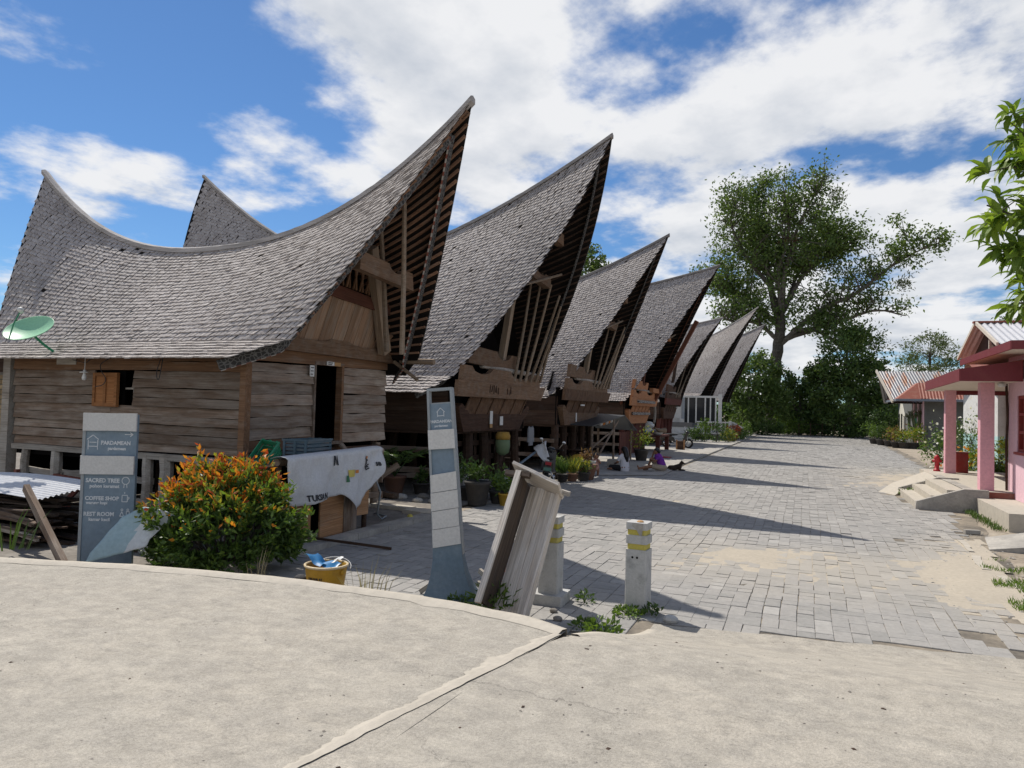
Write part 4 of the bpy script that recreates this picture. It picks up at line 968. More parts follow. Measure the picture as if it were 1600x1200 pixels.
# fifth house, dark
r5 = Roof(48.75, -5.09, 8.4, -18.0, 8.6, 7.3, 0.44, 3.0, 2.9, -8.15, -16.6, 3.5, 2.5, -8.3, -16.9, p=1.5, sag=0.5)
h5 = thing('batak_house', 'fifth house from the front, dark maroon front half hidden beside the orange one', 'house', (-11, 48.75, 0), G)
make_roof(h5, r5, battens=22, gable_u=-8.1, batten_mat='dark_wood', verge_h=0.16, dashes=False)
f5 = facade(h5, 46.4, -8.1, 1.0, ('carved_dark', 'carved_dark', 'maroon', 'carved_dark', 'dark_wood'), z0=1.7, floor_posts='maroon', poles=3, r=r5)
# sixth and seventh houses stand on white rendered ground floors
MAT['white_wall'] = paint('white_render', (0.60, 0.595, 0.58), 0.8, 0.3); MAT['white_rail'] = paint('white_rail', (0.62, 0.61, 0.59), 0.7, 0.25)
MAT['grey_stone'] = paint('grey_stone', (0.17, 0.165, 0.16), 0.85, 0.5); MAT['glass'] = flat('dark_glass', (0.03, 0.032, 0.035), 0.12, 0.5)
r6 = Roof(62.15, -3.7, 10.95, -18.0, 10.9, 7.3, 0.44, 3.7, 3.65, -7.65, -16.6, 4.2, 3.38, -7.75, -17, p=1.6, sag=0.3)
h6 = thing('batak_house', 'sixth house from the front, saddle roof over white rendered walls with balustrade', 'house', (-11, 62.15, 0), G)
make_roof(h6, r6, battens=26, gable_u=-7.8, batten_mat='dark_wood', verge_h=0.14, dashes=False)
wb = attach_empty('ground_floor', h6)
solid('white_wall', -16, -9.3, 58.4, 66, 0.0, 3.4, 'white_wall', wb)
solid('plinth', -16.1, -8.3, 58.05, 66, 0.0, 0.95, 'white_wall', wb); solid('stone_band', -16.1, -8.27, 58.0, 66.02, 0.95, 1.32, 'grey_stone', wb)
m = MB(); prof = [(-9.3+0.0, 1.32), (-8.2, 1.32), (-8.35, 1.45), (-8.8, 1.6), (-9.3, 1.62)]
m.prism(prof, lambda a, b: (a, 58.1, b), lambda a, b: (a, 66, b)); m.build('flared_base', 'white_wall', wb)
for v in (58.35,): solid('corner_wall', -9.9, -9.2, v-0.02, v+0.06, 1.6, 3.35, 'white_wall', wb)
pv = attach_empty('porch', h6)
solid('porch_floor', -9.3, -6.2, 57.9, 66.5, 0.45, 0.6, 'white_wall', pv)
for i, (u, v) in enumerate(((-8.6, 58.0), (-8.0, 58.0), (-7.3, 58.0), (-6.9, 58.0), (-6.5, 58.0))): solid('window_post', u-0.05, u+0.05, v-0.05, v+0.05, 1.3, 3.4, 'white_rail', pv)
solid('glazing', -8.9, -6.5, 58.02, 58.04, 1.3, 3.35, 'glass', pv)
solid('lintel', -9.4, -6.3, 57.93, 58.07, 3.3, 3.45, 'white_rail', pv)
solid('porch_column', -6.3, -6.05, 57.9, 58.15, 0.6, 3.6, 'white_rail', pv)
bl = thing('balustrade', 'white balustrade around the porch of the white walled house', 'railing', (-6, 62, 0))
solid('top_rail', -7.9, -5.4, 57.72, 57.86, 1.36, 1.46, 'white_rail', bl); solid('bottom_rail', -7.9, -5.4, 57.72, 57.86, 0.5, 0.6, 'white_rail', bl)
for u in np.arange(-7.8, -5.4, 0.26): m = MB(); m.lathe([(0.035, 0), (0.065, 0.25), (0.035, 0.5), (0.05, 0.76)], (u, 57.79, 0.6), 8); m.build('baluster', 'white_rail', bl)
for i in range(11):
    t = i/10; u, v = -5.38+t*0.35, 57.9+t*9.5; zt = 1.36-0.75*max(0, t-0.15); m = MB(); m.box(u-0.05, u+0.05, v-0.06, v+0.06, zt-0.85, zt); m.build('baluster', 'white_rail', bl)
m = MB(); m.beam((-5.38, 57.9, 1.4), (-5.33, 59.3, 1.4), 0.14, 0.1); m.beam((-5.33, 59.32, 1.38), (-5.03, 67.4, 0.76), 0.14, 0.1); m.build('sloping_rail', 'white_rail', bl)
solid('end_post', -5.47, -5.29, 57.7, 57.9, 0.0, 1.55, 'white_rail', bl)
r7 = Roof(71.0, -3.6, 10.55, -17.0, 10.5, 8.2, 0.44, 3.3, 3.5, -6.95, -15.6, 3.8, 3.24, -7.0, -16, p=1.6, sag=0.2)
h7 = thing('batak_house', 'farthest house of the row, grey roof just in front of the big trees', 'house', (-11, 71, 0), G)
make_roof(h7, r7, battens=22, gable_u=-7.2, batten_mat='dark_wood', verge_h=0.16, dashes=False)
wb = attach_empty('ground_floor', h7)
solid('wall', -15.5, -8.2, 68.2, 73.8, 0.0, 3.4, 'red_wood', wb); solid('window', -9.4, -8.6, 68.15, 68.19, 1.6, 2.9, 'glass', wb)
solid('window_frame', -9.5, -9.4, 68.1, 68.18, 1.5, 3.0, 'white_rail', wb); solid('window_frame', -8.6, -8.5, 68.1, 68.18, 1.5, 3.0, 'white_rail', wb)
# ------------------------------------------------------------------ foreground things
MAT['sign_blue'] = paint('sign_blue', (0.165, 0.225, 0.285), 0.55, 0.35, (0.30, 0.36, 0.40), 3.0)
MAT['sign_base'] = paint('sign_base_blue', (0.125, 0.18, 0.23), 0.6, 0.5, (0.24, 0.29, 0.33), 4.0)
MAT['sign_pale'] = paint('whitewashed_board', (0.58, 0.575, 0.56), 0.8, 0.35, (0.46, 0.46, 0.45), 6, bump=0.3)
MAT['sign_grey'] = paint('grey_frame', (0.28, 0.31, 0.33), 0.5, 0.3)
MAT['letter'] = paint('faded_lettering', (0.62, 0.65, 0.68), 0.7, 0.5, (0.3, 0.36, 0.42), 18)
def lbox(p, name, x0, x1, y0, y1, z0, z1, mat): return MB().box(x0, x1, y0, y1, z0, z1).build(name, mat, p)
FR = Matrix.Rotation(R(90), 4, 'X')          # text lying in XY -> standing in XZ, facing -Y
def stext(p, body, x, z, size, y, align='LEFT', sx=1.0):
    return text_mesh('lettering', body, size, 'letter', p, align, Matrix.Translation((x, y, z)) @ FR, 0.0015, sx)
def line_icon(p, segs, y, r=0.0045, name='icon'):
    m = MB()
    for a, b in segs: m.beam((a[0], y, a[1]), (b[0], y, b[1]), r*2, 0.003, (0, 1, 0))
    o = m.build(name, 'letter', p); stuff(o); return o
def circ(cx_, cz_, r_, n=12, a0=0, a1=360):
    P = [(cx_+r_*math.cos(R(a0+(a1-a0)*i/n)), cz_+r_*math.sin(R(a0+(a1-a0)*i/n))) for i in range(n+1)]; return list(zip(P[:-1], P[1:]))
s1 = thing('direction_sign', 'tall faded blue direction sign for PARDAMEAN, SACRED TREE, COFFEE SHOP and REST ROOM', 'sign', (-8.02, 6.42, 0), rotz=R(25), local=True)
hw = 0.315
lbox(s1, 'backboard', -hw, hw, -0.02, 0.03, 0.0, 1.885, 'sign_blue')
lbox(s1, 'edge_strip', -hw-0.025, -hw+0.012, -0.03, 0.035, 0.0, 1.86, 'sign_grey')
for i, (a, b, dx) in enumerate(((1.675, 1.895, 0.0), (1.135, 1.365, -0.012))):
    o = plank('white_board', (-hw-0.012+dx, -0.045, (a+b)/2), (hw+0.004+dx, -0.045, (a+b)/2+0.004), b-a, 0.03, 'sign_pale', s1, jit=0.003)
y = -0.0225
stext(s1, 'PARDAMEAN', hw-0.07, 1.505, 0.066, y, 'RIGHT', 0.92); stext(s1, 'pardamean', hw-0.125, 1.44, 0.055, y, 'RIGHT', 0.9)
stext(s1, 'SACRED TREE', -hw+0.035, 1.035, 0.07, y, 'LEFT', 0.95); stext(s1, 'pohon keramat', -hw+0.085, 0.97, 0.058, y)
stext(s1, 'COFFEE SHOP', -hw+0.035, 0.815, 0.066, y); stext(s1, 'warung kopi', -hw+0.05, 0.765, 0.052, y)
stext(s1, 'REST ROOM', -hw+0.025, 0.62, 0.068, y); stext(s1, 'kamar kecil', -hw+0.09, 0.558, 0.056, y)
line_icon(s1, [((-0.285, 1.565), (-0.215, 1.62)), ((-0.215, 1.62), (-0.145, 1.565)), ((-0.27, 1.44), (-0.27, 1.56)), ((-0.155, 1.44), (-0.155, 1.56)), ((-0.27, 1.48), (-0.155, 1.48)), ((-0.255, 1.53), (-0.17, 1.53))], y)
line_icon(s1, [((0.17, 1.635), (0.27, 1.635)), ((0.27, 1.635), (0.235, 1.66)), ((0.27, 1.635), (0.235, 1.61))], y)
line_icon(s1, circ(0.205, 1.06, 0.045)+[((0.19, 1.02), (0.185, 0.97)), ((0.22, 1.02), (0.225, 0.97))], y)
line_icon(s1, [((0.17, 0.80), (0.17, 0.88)), ((0.235, 0.80), (0.235, 0.88)), ((0.17, 0.80), (0.235, 0.80)), ((0.17, 0.88), (0.235, 0.88)), ((0.235, 0.86), (0.26, 0.85)), ((0.26, 0.85), (0.235, 0.82)), ((0.2, 0.9), (0.2, 0.92))], y)
line_icon(s1, [((0.15, 0.62), (0.175, 0.68)), ((0.175, 0.68), (0.2, 0.62)), ((0.15, 0.62), (0.2, 0.62)), ((0.23, 0.62), (0.23, 0.68)), ((0.23, 0.68), (0.265, 0.68)), ((0.265, 0.68), (0.265, 0.62))]+circ(0.175, 0.70, 0.012, 8)+circ(0.247, 0.70, 0.012, 8), y)

s2 = thing('sign_pillar', 'narrow leaning blue sign pillar with whitewashed boards and flared base', 'sign', (-3.50, 6.98, 0), rotz=R(14), local=True)
s2.rotation_euler = (R(-1.5), R(-5.2), R(14))
def w2(z): return 0.245+0.04*(1-z/2.3)
def face2(z0, z1, name, mat, y0=-0.05, y1=0.05, ex=0.0, tilt=0.0):
    m = MB(); a, b = w2(z0)/2+ex, w2(z1)/2+ex
    m.add([(-a, y0, z0), (a, y0, z0+tilt), (b, y0, z1+tilt), (-b, y0, z1), (-a, y1, z0), (a, y1, z0+tilt), (b, y1, z1+tilt), (-b, y1, z1)], [(0, 1, 2, 3), (7, 6, 5, 4), (0, 4, 5, 1), (1, 5, 6, 2), (2, 6, 7, 3), (3, 7, 4, 0)])
    return m.build(name, mat, s2)
face2(0.45, 2.13, 'panel', 'sign_blue', -0.035, 0.035)
for sg in (-1, 1):
    m = MB(); m.beam((sg*(w2(0.5)/2+0.014), 0, 0.5), (sg*(w2(2.3)/2+0.006), 0, 2.29), 0.026, 0.105, (0, 1, 0)); m.build('frame_stile', 'sign_grey', s2)
lbox(s2, 'frame_top', -0.14, 0.14, -0.05, 0.05, 2.275, 2.305, 'sign_grey'); lbox(s2, 'frame_bar', -0.12, 0.12, -0.03, 0.03, 2.125, 2.145, 'sign_grey')
face2(1.64, 1.85, 'white_board', 'sign_pale', -0.075, -0.04, 0.018); face2(1.65, 1.84, 'white_board', 'sign_pale', 0.04, 0.07, 0.018)
for i, (a, b, t) in enumerate(((1.172, 1.362, 0.03), (0.975, 1.166, 0.03), (0.78, 0.968, 0.032), (0.585, 0.774, 0.035))): face2(a, b, 'white_board', 'sign_pale', -0.072-0.004*(i % 2), -0.04, 0.012+0.004*(i % 2), t)
stext(s2, 'PARDAMEAN', 0.0, 1.925, 0.043, -0.038, 'CENTER'); stext(s2, 'pardamean', 0.0, 1.88, 0.034, -0.038, 'CENTER')
line_icon(s2, [((-0.045, 2.04), (0.0, 2.085)), ((0.0, 2.085), (0.045, 2.04)), ((-0.035, 1.99), (-0.035, 2.045)), ((0.035, 1.99), (0.035, 2.045)), ((-0.035, 2.0), (0.035, 2.0))], -0.038, 0.0035)
m = MB(); prof = [(0.62, 0.155, 0.06), (0.45, 0.165, 0.07), (0.3, 0.19, 0.09), (0.17, 0.23, 0.12), (0.06, 0.285, 0.16), (-0.05, 0.32, 0.19)]
V = []
for z, a, b in prof: V += [(-a, -b, z), (a, -b, z), (a, b, z), (-a, b, z)]
F = [(0, 1, 2, 3)]
for i in range(len(prof)-1):
    for j in range(4): F.append((i*4+j, i*4+4+j, i*4+4+(j+1) % 4, i*4+(j+1) % 4))
obj('flared_base', V, F, 'sign_base', s2)

# ---------------- bollards
MAT['bollard'] = paint('bollard_concrete', (0.46, 0.455, 0.44), 0.85, 0.75, (0.26, 0.26, 0.25), 9, bump=0.4)
MAT['bollard_yellow'] = paint('bollard_yellow', (0.50, 0.42, 0.09), 0.8, 0.7, (0.38, 0.36, 0.2), 8)
def bollard(loc, label, plinth, rz, broken):
    b = thing('bollard', label, 'bollard', loc, 'bollards at the end of the road', rz, local=True)
    def seg(name, a, z0, z1, mat):
        m = MB(); c_ = 0.012
        P = [(-a, -a+c_), (-a+c_, -a), (a-c_, -a), (a, -a+c_), (a, a-c_), (a-c_, a), (-a+c_, a), (-a, a-c_)]
        m.prism(P, lambda x, y_: (x+rj(.001), y_+rj(.001), z0), lambda x, y_: (x, y_, z1)); return m.build(name, mat, b)
    if plinth: seg('plinth', 0.18, -0.02, 0.11, 'bollard'); 
    seg('shaft', 0.112, -0.03, 0.655, 'bollard'); seg('yellow_groove', 0.098, 0.655, 0.715, 'bollard_yellow'); seg('middle_block', 0.112, 0.715, 0.805, 'bollard')
    seg('yellow_groove', 0.098, 0.805, 0.862, 'bollard_yellow'); seg('top_block', 0.112, 0.862, 0.935, 'bollard')
    if broken:
        m = MB(); m.prism([(-0.04, 0.93), (-0.045, 0.90), (0.005, 0.86), (0.035, 0.81), (0.06, 0.80), (0.07, 0.88), (0.075, 0.93)], lambda x, z: (x, -0.1145, z), lambda x, z: (x, -0.11, z)); m.build('spalled_patch', 'concrete', b)
        m = MB(); m.ell((0.02, -0.03, 0.935), (0.04, 0.04, 0.02), 8, 5); m.build('plaster_lump', 'ochre', b)
        for x in (-0.035, 0.015): m = MB(); m.tube([(x, -0.1135, 0.575), (x, -0.1, 0.575)], 0.0125, 10); m.build('bolt_hole', 'void', b)
    return b
bollard((-1.61, 7.58, 0), 'upright concrete bollard with yellow grooves and a spalled top, standing alone', False, R(-4), True)
bollard((-2.55, 7.48, 0), 'concrete bollard on a square plinth behind the leaning wooden trough', True, R(2), False)

# ---------------- leaning wooden trough
tr = thing('wooden_trough', 'long weathered open wooden trough leaning beside the sign pillar', 'trough', (-2.95, 7.0, 0))
A = Vector((0.05, 0.55, 0.83)).normalized(); B = Vector((0.95, -0.12, -0.22)); B = (B-A*B.dot(A)).normalized(); N = B.cross(A).normalized()
O = Vector((-2.90, 6.64, 0.0)); Lh = 1.47
def tp(a, b, n): return O+A*a+B*b+N*n
for i in range(4):
    b0 = 0.03+i*0.086
    plank('plank', tp(-0.03*i, b0+0.04, 0.012*(i % 2)), tp(Lh-0.0+rj(0.02), b0+0.043, 0.012*(i % 2)), 0.094, 0.025, 'bleached_sunlit', tr, up=B, jit=0.004, seg=5)
plank('side_board', tp(0.05, 0.0, 0.17), tp(Lh, 0.0, 0.17), 0.36, 0.03, 'trough_shaded', tr, up=N, jit=0.004)
plank('edge_strip', tp(0.02, -0.012, 0.355), tp(Lh+0.01, -0.012, 0.355), 0.035, 0.06, 'bleached_sunlit', tr, up=N, jit=0.003)
plank('side_board', tp(-0.05, 0.385, 0.04), tp(Lh, 0.385, 0.04), 0.11, 0.03, 'bleached_sunlit', tr, up=N, jit=0.004)
plank('end_board', tp(Lh+0.10, -0.12, 0.20), tp(Lh-0.06, 0.43, 0.14), 0.36, 0.035, 'bleached_sunlit', tr, up=N, jit=0.006)
plank('end_board', tp(Lh-0.02, -0.16, 0.33), tp(Lh-0.02, 0.12, 0.33), 0.06, 0.05, 'trough_shaded', tr, up=N, jit=0.005)
m = MB(); m.beam(tp(Lh-0.02, 0.40, 0.05), tp(Lh-0.04, 0.50, 0.05), 0.05, 0.05); m.build('end_peg', 'post', tr)
for i, (a, b, lab) in enumerate((((-3.95, 7.1, 0.02), (-3.62, 7.2, 0.28), 'grey stick propped against the left of the sign pillar base'), ((-3.3, 7.25, 0.30), (-2.98, 7.12, 0.16), 'broken grey stick between sign pillar and wooden trough'), ((-3.25, 7.1, 0.2), (-2.85, 6.95, 0.03), 'short plank lying low between sign pillar and wooden trough'))):
    tag(plank('stick', a, b, 0.05, 0.035, 'post', None, jit=0.006), lab, 'stick')

# ---------------- yellow bucket with blue scraps
MAT['bucket_yellow'] = paint('bucket_yellow', (0.46, 0.26, 0.025), 0.5, 0.6, (0.3, 0.17, 0.04), 7); MAT['bucket_rim'] = paint('bucket_rim', (0.6, 0.48, 0.3), 0.5, 0.3)
MAT['blue_plastic'] = paint('blue_plastic', (0.03, 0.19, 0.42), 0.4, 0.2); MAT['white_plastic'] = paint('white_plastic', (0.6, 0.6, 0.58), 0.5, 0.3)
bx_, by_ = -4.78, 6.5
bu = thing('bucket', 'yellow plastic bucket filled with blue plastic scraps at the road edge', 'bucket', (bx_, by_, 0))
m = MB(); m.lathe([(0.175, 0.0), (0.18, 0.02), (0.225, 0.345), (0.222, 0.36), (0.21, 0.345), (0.165, 0.03), (0.0, 0.03)], (bx_, by_, 0), 28, cap=False); m.build('pail', 'bucket_yellow', bu, True)
m = MB(); m.lathe([(0.226, 0.335), (0.238, 0.34), (0.238, 0.358), (0.218, 0.362), (0.212, 0.345)], (bx_, by_, 0), 28, cap=False); m.build('rim', 'bucket_rim', bu, True)
for sg in (-1, 1): m = MB(); m.ell((bx_+sg*0.226, by_-0.02, 0.29), (0.025, 0.03, 0.03), 8, 6); m.build('handle_lug', 'bucket_yellow', bu)
m = MB(); m.tube([(bx_+0.235*math.cos(a), by_+0.1+0.12*math.sin(a), 0.3+0.09*math.sin(a)) for a in np.linspace(0.1, 3.04, 12)], 0.005, 5); m.build('handle', 'white_plastic', bu)
mk = MB()
for rz_, n_, a0, a1 in ((0.235, 9, -108, -62), (0.165, 12, -118, -66), (0.105, 4, -95, -85)):
    for i in range(n_):
        a = R(a0+(a1-a0)*i/n_); rr = 0.175+0.05*rz_/0.345+0.004
        mk.beam((bx_+rr*math.cos(a), by_+rr*math.sin(a), rz_-0.014), (bx_+rr*math.cos(a+rj(0.03)), by_+rr*math.sin(a), rz_+0.012), 0.009, 0.004)
        if i % 2: mk.beam((bx_+rr*math.cos(a), by_+rr*math.sin(a), rz_), (bx_+rr*math.cos(a+0.05), by_+rr*math.sin(a+0.05), rz_), 0.004, 0.009)
stuff(mk.build('lettering', 'ink', bu))
def rag(name, c, size, mat, label, cat, seed, n=9, amp=0.05, tilt=0.6):
    V = []; F = []
    for i in range(n):
        for j in range(n):
            x, y_ = (i/(n-1)-0.5)*size[0], (j/(n-1)-0.5)*size[1]
            V.append((c[0]+x+0.3*amp*mnoise.noise((x*9, y_*9, seed)), c[1]+y_, c[2]+x*tilt+amp*mnoise.noise((x*7, y_*7, seed+5))*2))
    for i in range(n-1):
        for j in range(n-1): a = i*n+j; F.append((a, a+n, a+n+1, a+1))
    return tag(obj(name, V, F, mat, None, True), label, cat)
rag('plastic_scrap', (bx_-0.08, by_-0.03, 0.385), (0.22, 0.24), 'blue_plastic', 'curled blue plastic scrap at the left of the yellow bucket', 'scrap', 1, tilt=-0.45)
rag('plastic_scrap', (bx_+0.05, by_+0.0, 0.36), (0.16, 0.2), 'blue_plastic', 'smaller blue plastic scrap in the middle of the yellow bucket', 'scrap', 7, tilt=0.2)
rag('plastic_bag', (bx_+0.12, by_+0.03, 0.40), (0.08, 0.1), 'white_plastic', 'scrap of white plastic sticking out of the yellow bucket', 'scrap', 13, tilt=1.0)
tag(MB().ell((-5.05, 6.42, 0.17), (0.09, 0.07, 0.06), 10, 7).build('shoe', 'ink'), 'black scrap lying against the left of the yellow bucket', 'scrap')
tag(MB().ell((-6.6, 11.4, 0.07), (0.06, 0.06, 0.06), 9, 6).build('plastic_scrap', 'bollard_yellow'), 'small yellow plastic scrap beside the tilted concrete slab', 'scrap')
tag(plank('stick', (-6.6, 8.6, 0.14), (-5.5, 9.0, 0.02), 0.035, 0.03, 'dark_wood'), 'thin dark stick lying across the kerb on the paving', 'stick')

# ---------------- stall of boards with draped banner and crates
sl = thing('plank_stall', 'rough stall of orange and grey boards in front of the nearest house', 'stall', (-7.0, 9.3, 0))
for i, z in enumerate((0.17, 0.42, 0.66)):
    plank('board', (-6.74, 8.95, z), (-6.74, 9.55, z+0.01), 0.25, 0.025, 'crate_wood', sl, jit=0.008)
    if i > 0: plank('board', (-6.75, 9.82, z-0.02), (-6.75, 10.25, z-0.03), 0.24, 0.025, 'crate_wood', sl, jit=0.008)
for v, w, mt in ((8.15, 0.22, 'crate_wood'), (8.42, 0.2, 'crate_wood'), (8.62, 0.16, 'crate_wood'), (9.62, 0.17, 'plank'), (9.8, 0.16, 'plank')):
    plank('board', (-6.72, v, 0.02), (-6.72, v, 0.85+rj(0.03)), w, 0.025, mt, sl, up=(0, 1, 0), jit=0.008)
plank('board', (-6.7, 8.2, 0.12), (-6.7, 8.85, 0.1), 0.15, 0.03, 'plank', sl, jit=0.01)
for u, v in ((-6.85, 8.15), (-6.85, 10.3), (-7.6, 8.15), (-7.6, 10.3)): m = MB(); m.tube([(u, v, -0.02), (u+rj(0.02), v, 1.18)], 0.045, 7); m.build('leg', 'dark_wood', sl)
for i in range(5): plank('top_board', (-7.65+i*0.17, 8.05, 1.19), (-7.65+i*0.17, 10.4, 1.2), 0.16, 0.025, 'plank', sl, up=(1, 0, 0), jit=0.008)
solid('inner_dark', -7.3, -7.28, 8.2, 10.3, 0.02, 1.1, 'void', sl)  # black sheet put in for the shade inside the stall
pts = [(-6.86+0.02*mnoise.noise((i, 0, 0)), 8.1+i*0.3, 1.24+0.02*i*0.3+0.02*mnoise.noise((i*0.9, 3, 0))) for i in range(10)]
m = MB(); m.tube(pts, [0.055+0.012*mnoise.noise((i*1.3, 1, 1)) for i in range(10)], 9); tag(m.build('log', 'plank'), 'long thin log lying along the top of the plank stall', 'log')
# banner
MAT['banner'] = paint('white_banner', (0.60, 0.60, 0.60), 0.7, 0.25, (0.42, 0.42, 0.42), 5); MAT['logo_yellow'] = flat('logo_yellow', (0.62, 0.5, 0.12), 0.7); MAT['logo_green'] = flat('logo_green', (0.05, 0.16, 0.08), 0.7); MAT['logo_orange'] = flat('logo_orange', (0.6, 0.22, 0.05), 0.7)
bn = thing('banner', 'white printed banner draped over the front of the plank stall', 'banner', (-6.7, 9.2, 1.2))
nA_, nB_ = 60, 22; V = []; F = []
def ban_bottom(v): return float(np.interp(v, [8.0, 8.25, 8.9, 9.3, 9.42, 9.6, 9.75, 10.05, 10.2, 10.42], [0.66, 0.60, 0.64, 0.68, 0.58, 0.40, 0.46, 0.70, 0.80, 1.0]))
def ban_u(v, b): return -6.62+0.11*b**1.1*(0.3+0.55*math.sin(v*7.3+0.6+b)+0.6*mnoise.noise((v*3.1, b*1.3, 2)))+0.05*mnoise.noise((v*8, b*2.5, 6))+0.02
for i in range(nA_):
    v = 8.02+2.4*i/(nA_-1)
    for j in range(nB_):
        b = j/(nB_-1); zb = ban_bottom(v); zt = 1.27+0.06*(v-8)/2.4
        if j < 4: V.append((-6.86-0.06+0.09*j+0.012, v, zt+0.055*math.sin(math.pi*(j+0.6)/5.0)+0.01))
        else:
            bb = (j-4)/(nB_-5); V.append((ban_u(v, bb), v-0.05*bb*mnoise.noise((v*2, 1, 1)), zt+0.02-(zt-zb)*bb))
for i in range(nA_-1):
    for j in range(nB_-1): a = i*nB_+j; F.append((a, a+1, a+nB_+1, a+nB_))
o = obj('cloth', V, F, 'banner', bn, True); o.modifiers.new('solid', 'SOLIDIFY').thickness = 0.004
def on_banner(me, off=0.03):
    for vt in me.vertices:
        v = vt.co.y; zt = 1.27+0.06*(v-8)/2.4; bb = min(1, max(0, (zt+0.02-vt.co.z)/max(0.05, zt-ban_bottom(v)))); vt.co.x += ban_u(v, bb)+0.012
def banner_text(body, v, z, size, mat='ink', rot=0.0):
    TM = Matrix(((0, 0, 1, 0), (1, 0, 0, v), (0, 1, 0, z), (0, 0, 0, 1))) @ Matrix.Rotation(rot, 4, 'Z')
    o = text_mesh('lettering', body, size, mat, bn, 'LEFT', TM, 0.001); on_banner(o.data); return o
banner_text('N', 9.02, 1.16, 0.2); banner_text('TUKSA N', 8.42, 0.68, 0.12); banner_text('se', 10.18, 1.08, 0.13); banner_text('Maju', 9.86, 1.22, 0.12, 'ink', R(-62))
for nm, a, b, c_, d_, mt in (('logo', 9.42, 9.58, 0.95, 1.06, 'logo_yellow'), ('logo', 9.34, 9.42, 0.88, 0.98, 'logo_green'), ('logo', 9.60, 9.68, 1.0, 1.05, 'logo_orange'), ('logo', 9.88, 9.96, 1.21, 1.25, 'logo_orange')):
    n_ = 5; V = [(0.002 if mt != 'logo_green' else 0.004, a+(b-a)*i/n_, c_+(d_-c_)*j/n_) for i in range(n_+1) for j in range(n_+1)]
    F = [(i*(n_+1)+j, (i+1)*(n_+1)+j, (i+1)*(n_+1)+j+1, i*(n_+1)+j+1) for i in range(n_) for j in range(n_)]
    o = obj(nm, V, F, mt, bn); on_banner(o.data)
MAT['crate_blue'] = paint('crate_blue', (0.075, 0.12, 0.15), 0.5, 0.4); MAT['crate_green'] = paint('crate_green', (0.03, 0.22, 0.11), 0.45, 0.2)
def crate(loc, size, mat, label, rot, rows_=5):
    t = thing('crate', label, 'crate', loc, None, 0, local=True); t.rotation_euler = rot
    a, b, h_ = size[0]/2, size[1]/2, size[2]
    lbox(t, 'base', -a, a, -b, b, 0, 0.015, mat)
    for i in range(rows_):
        z0 = 0.015+(h_-0.02)*i/rows_; z1 = z0+(h_-0.02)/rows_*(0.62 if i < rows_-1 else 1.0)
        o = 0.012*i/rows_
        lbox(t, 'slat', -a-o, a+o, -b-o, -b-o+0.012, z0, z1, mat); lbox(t, 'slat', -a-o, a+o, b+o-0.012, b+o, z0, z1, mat)
        lbox(t, 'slat', -a-o, -a-o+0.012, -b-o+0.013, b+o-0.013, z0, z1, mat); lbox(t, 'slat', a+o-0.012, a+o, -b-o+0.013, b+o-0.013, z0, z1, mat)
    for sx_ in (-1, 0, 1):
        for sy_ in (-1, 1): lbox(t, 'rib', sx_*(a-0.02)-0.02, sx_*(a-0.02)+0.02, sy_*(b+0.016)-0.006, sy_*(b+0.016)+0.006, 0.0, h_, mat)
    lbox(t, 'rim', -a-0.02, a+0.02, -b-0.025, -b-0.012, h_-0.03, h_, mat); lbox(t, 'rim', a+0.012, a+0.025, -b-0.012, b+0.02, h_-0.03, h_, mat)
    return t
crate((-7.12, 9.1, 1.24), (0.42, 0.62, 0.30), 'crate_blue', 'dark blue slatted plastic crate standing on the plank stall', (0, 0, R(3)))
crate((-7.25, 8.35, 1.2), (0.26, 0.40, 0.26), 'crate_green', 'green plastic bottle crate tipped over on the plank stall', (R(42), R(8), R(12)), 3)
m = MB(); m.tube([(-6.75, 10.35, 0.98), (-6.7, 10.55, 0.6), (-6.85, 10.7, 0.2), (-6.95, 11.0, 0.06), (-7.1, 11.4, 0.05), (-7.5, 11.6, 0.05)], 0.016, 7); tag(m.build('hose', 'sign_grey', None, True), 'grey hose hanging from the right end of the plank stall', 'hose')

# ---------------- satellite dish, lamp bulb and cables on the nearest house
MAT['dish_green'] = paint('dish_green', (0.30, 0.58, 0.37), 0.45, 0.1, (0.2, 0.35, 0.22), 5)
di = thing('satellite_dish', 'pale green satellite dish bolted under the left eave', 'dish', (-12.36, 8.2, 3.18))
dm = Matrix.Translation((-12.36, 8.25, 3.16)) @ Matrix.Rotation(R(14), 4, 'Y') @ Matrix.Rotation(R(35), 4, 'X')
m = MB(); m.lathe([(0.001, 0.0)]+[(0.385*i/8, 0.11*(i/8)**2) for i in range(1, 9)]+[(0.392, 0.115), (0.385, 0.10)]+[(0.385*i/8, 0.11*(i/8)**2-0.012) for i in range(8, 0, -1)], (0, 0, 0), 32, cap=False)
o = m.build('reflector', 'dish_green', di, True); o.data.transform(dm)
m = MB(); m.tube([(0, -0.36, 0.09), (0, -0.18, 0.30), (0, 0.0, 0.44)], 0.011, 6); o = m.build('feed_arm', 'crate_green', di); o.data.transform(dm)
m = MB(); m.lathe([(0.03, -0.05), (0.045, 0.0), (0.045, 0.03), (0.025, 0.05)], (0, 0.0, 0.45), 12); o = m.build('feed_horn', 'white_plastic', di, True); o.data.transform(dm)
m = MB(); m.tube([(-12.36, 8.3, 3.12), (-12.28, 8.42, 2.98), (-12.2, 8.62, 2.82), (-12.2, 8.86, 2.8)], 0.022, 7); m.build('mount_arm', 'crate_green', di)
solid('mount_plate', -12.55, -12.05, 8.86, 8.89, 2.66, 2.86, 'post', di)
lb = thing('lamp_bulb', 'white bulb and holder hanging on a cord under the eave', 'lamp', (-11.4, 8.55, 2.4))
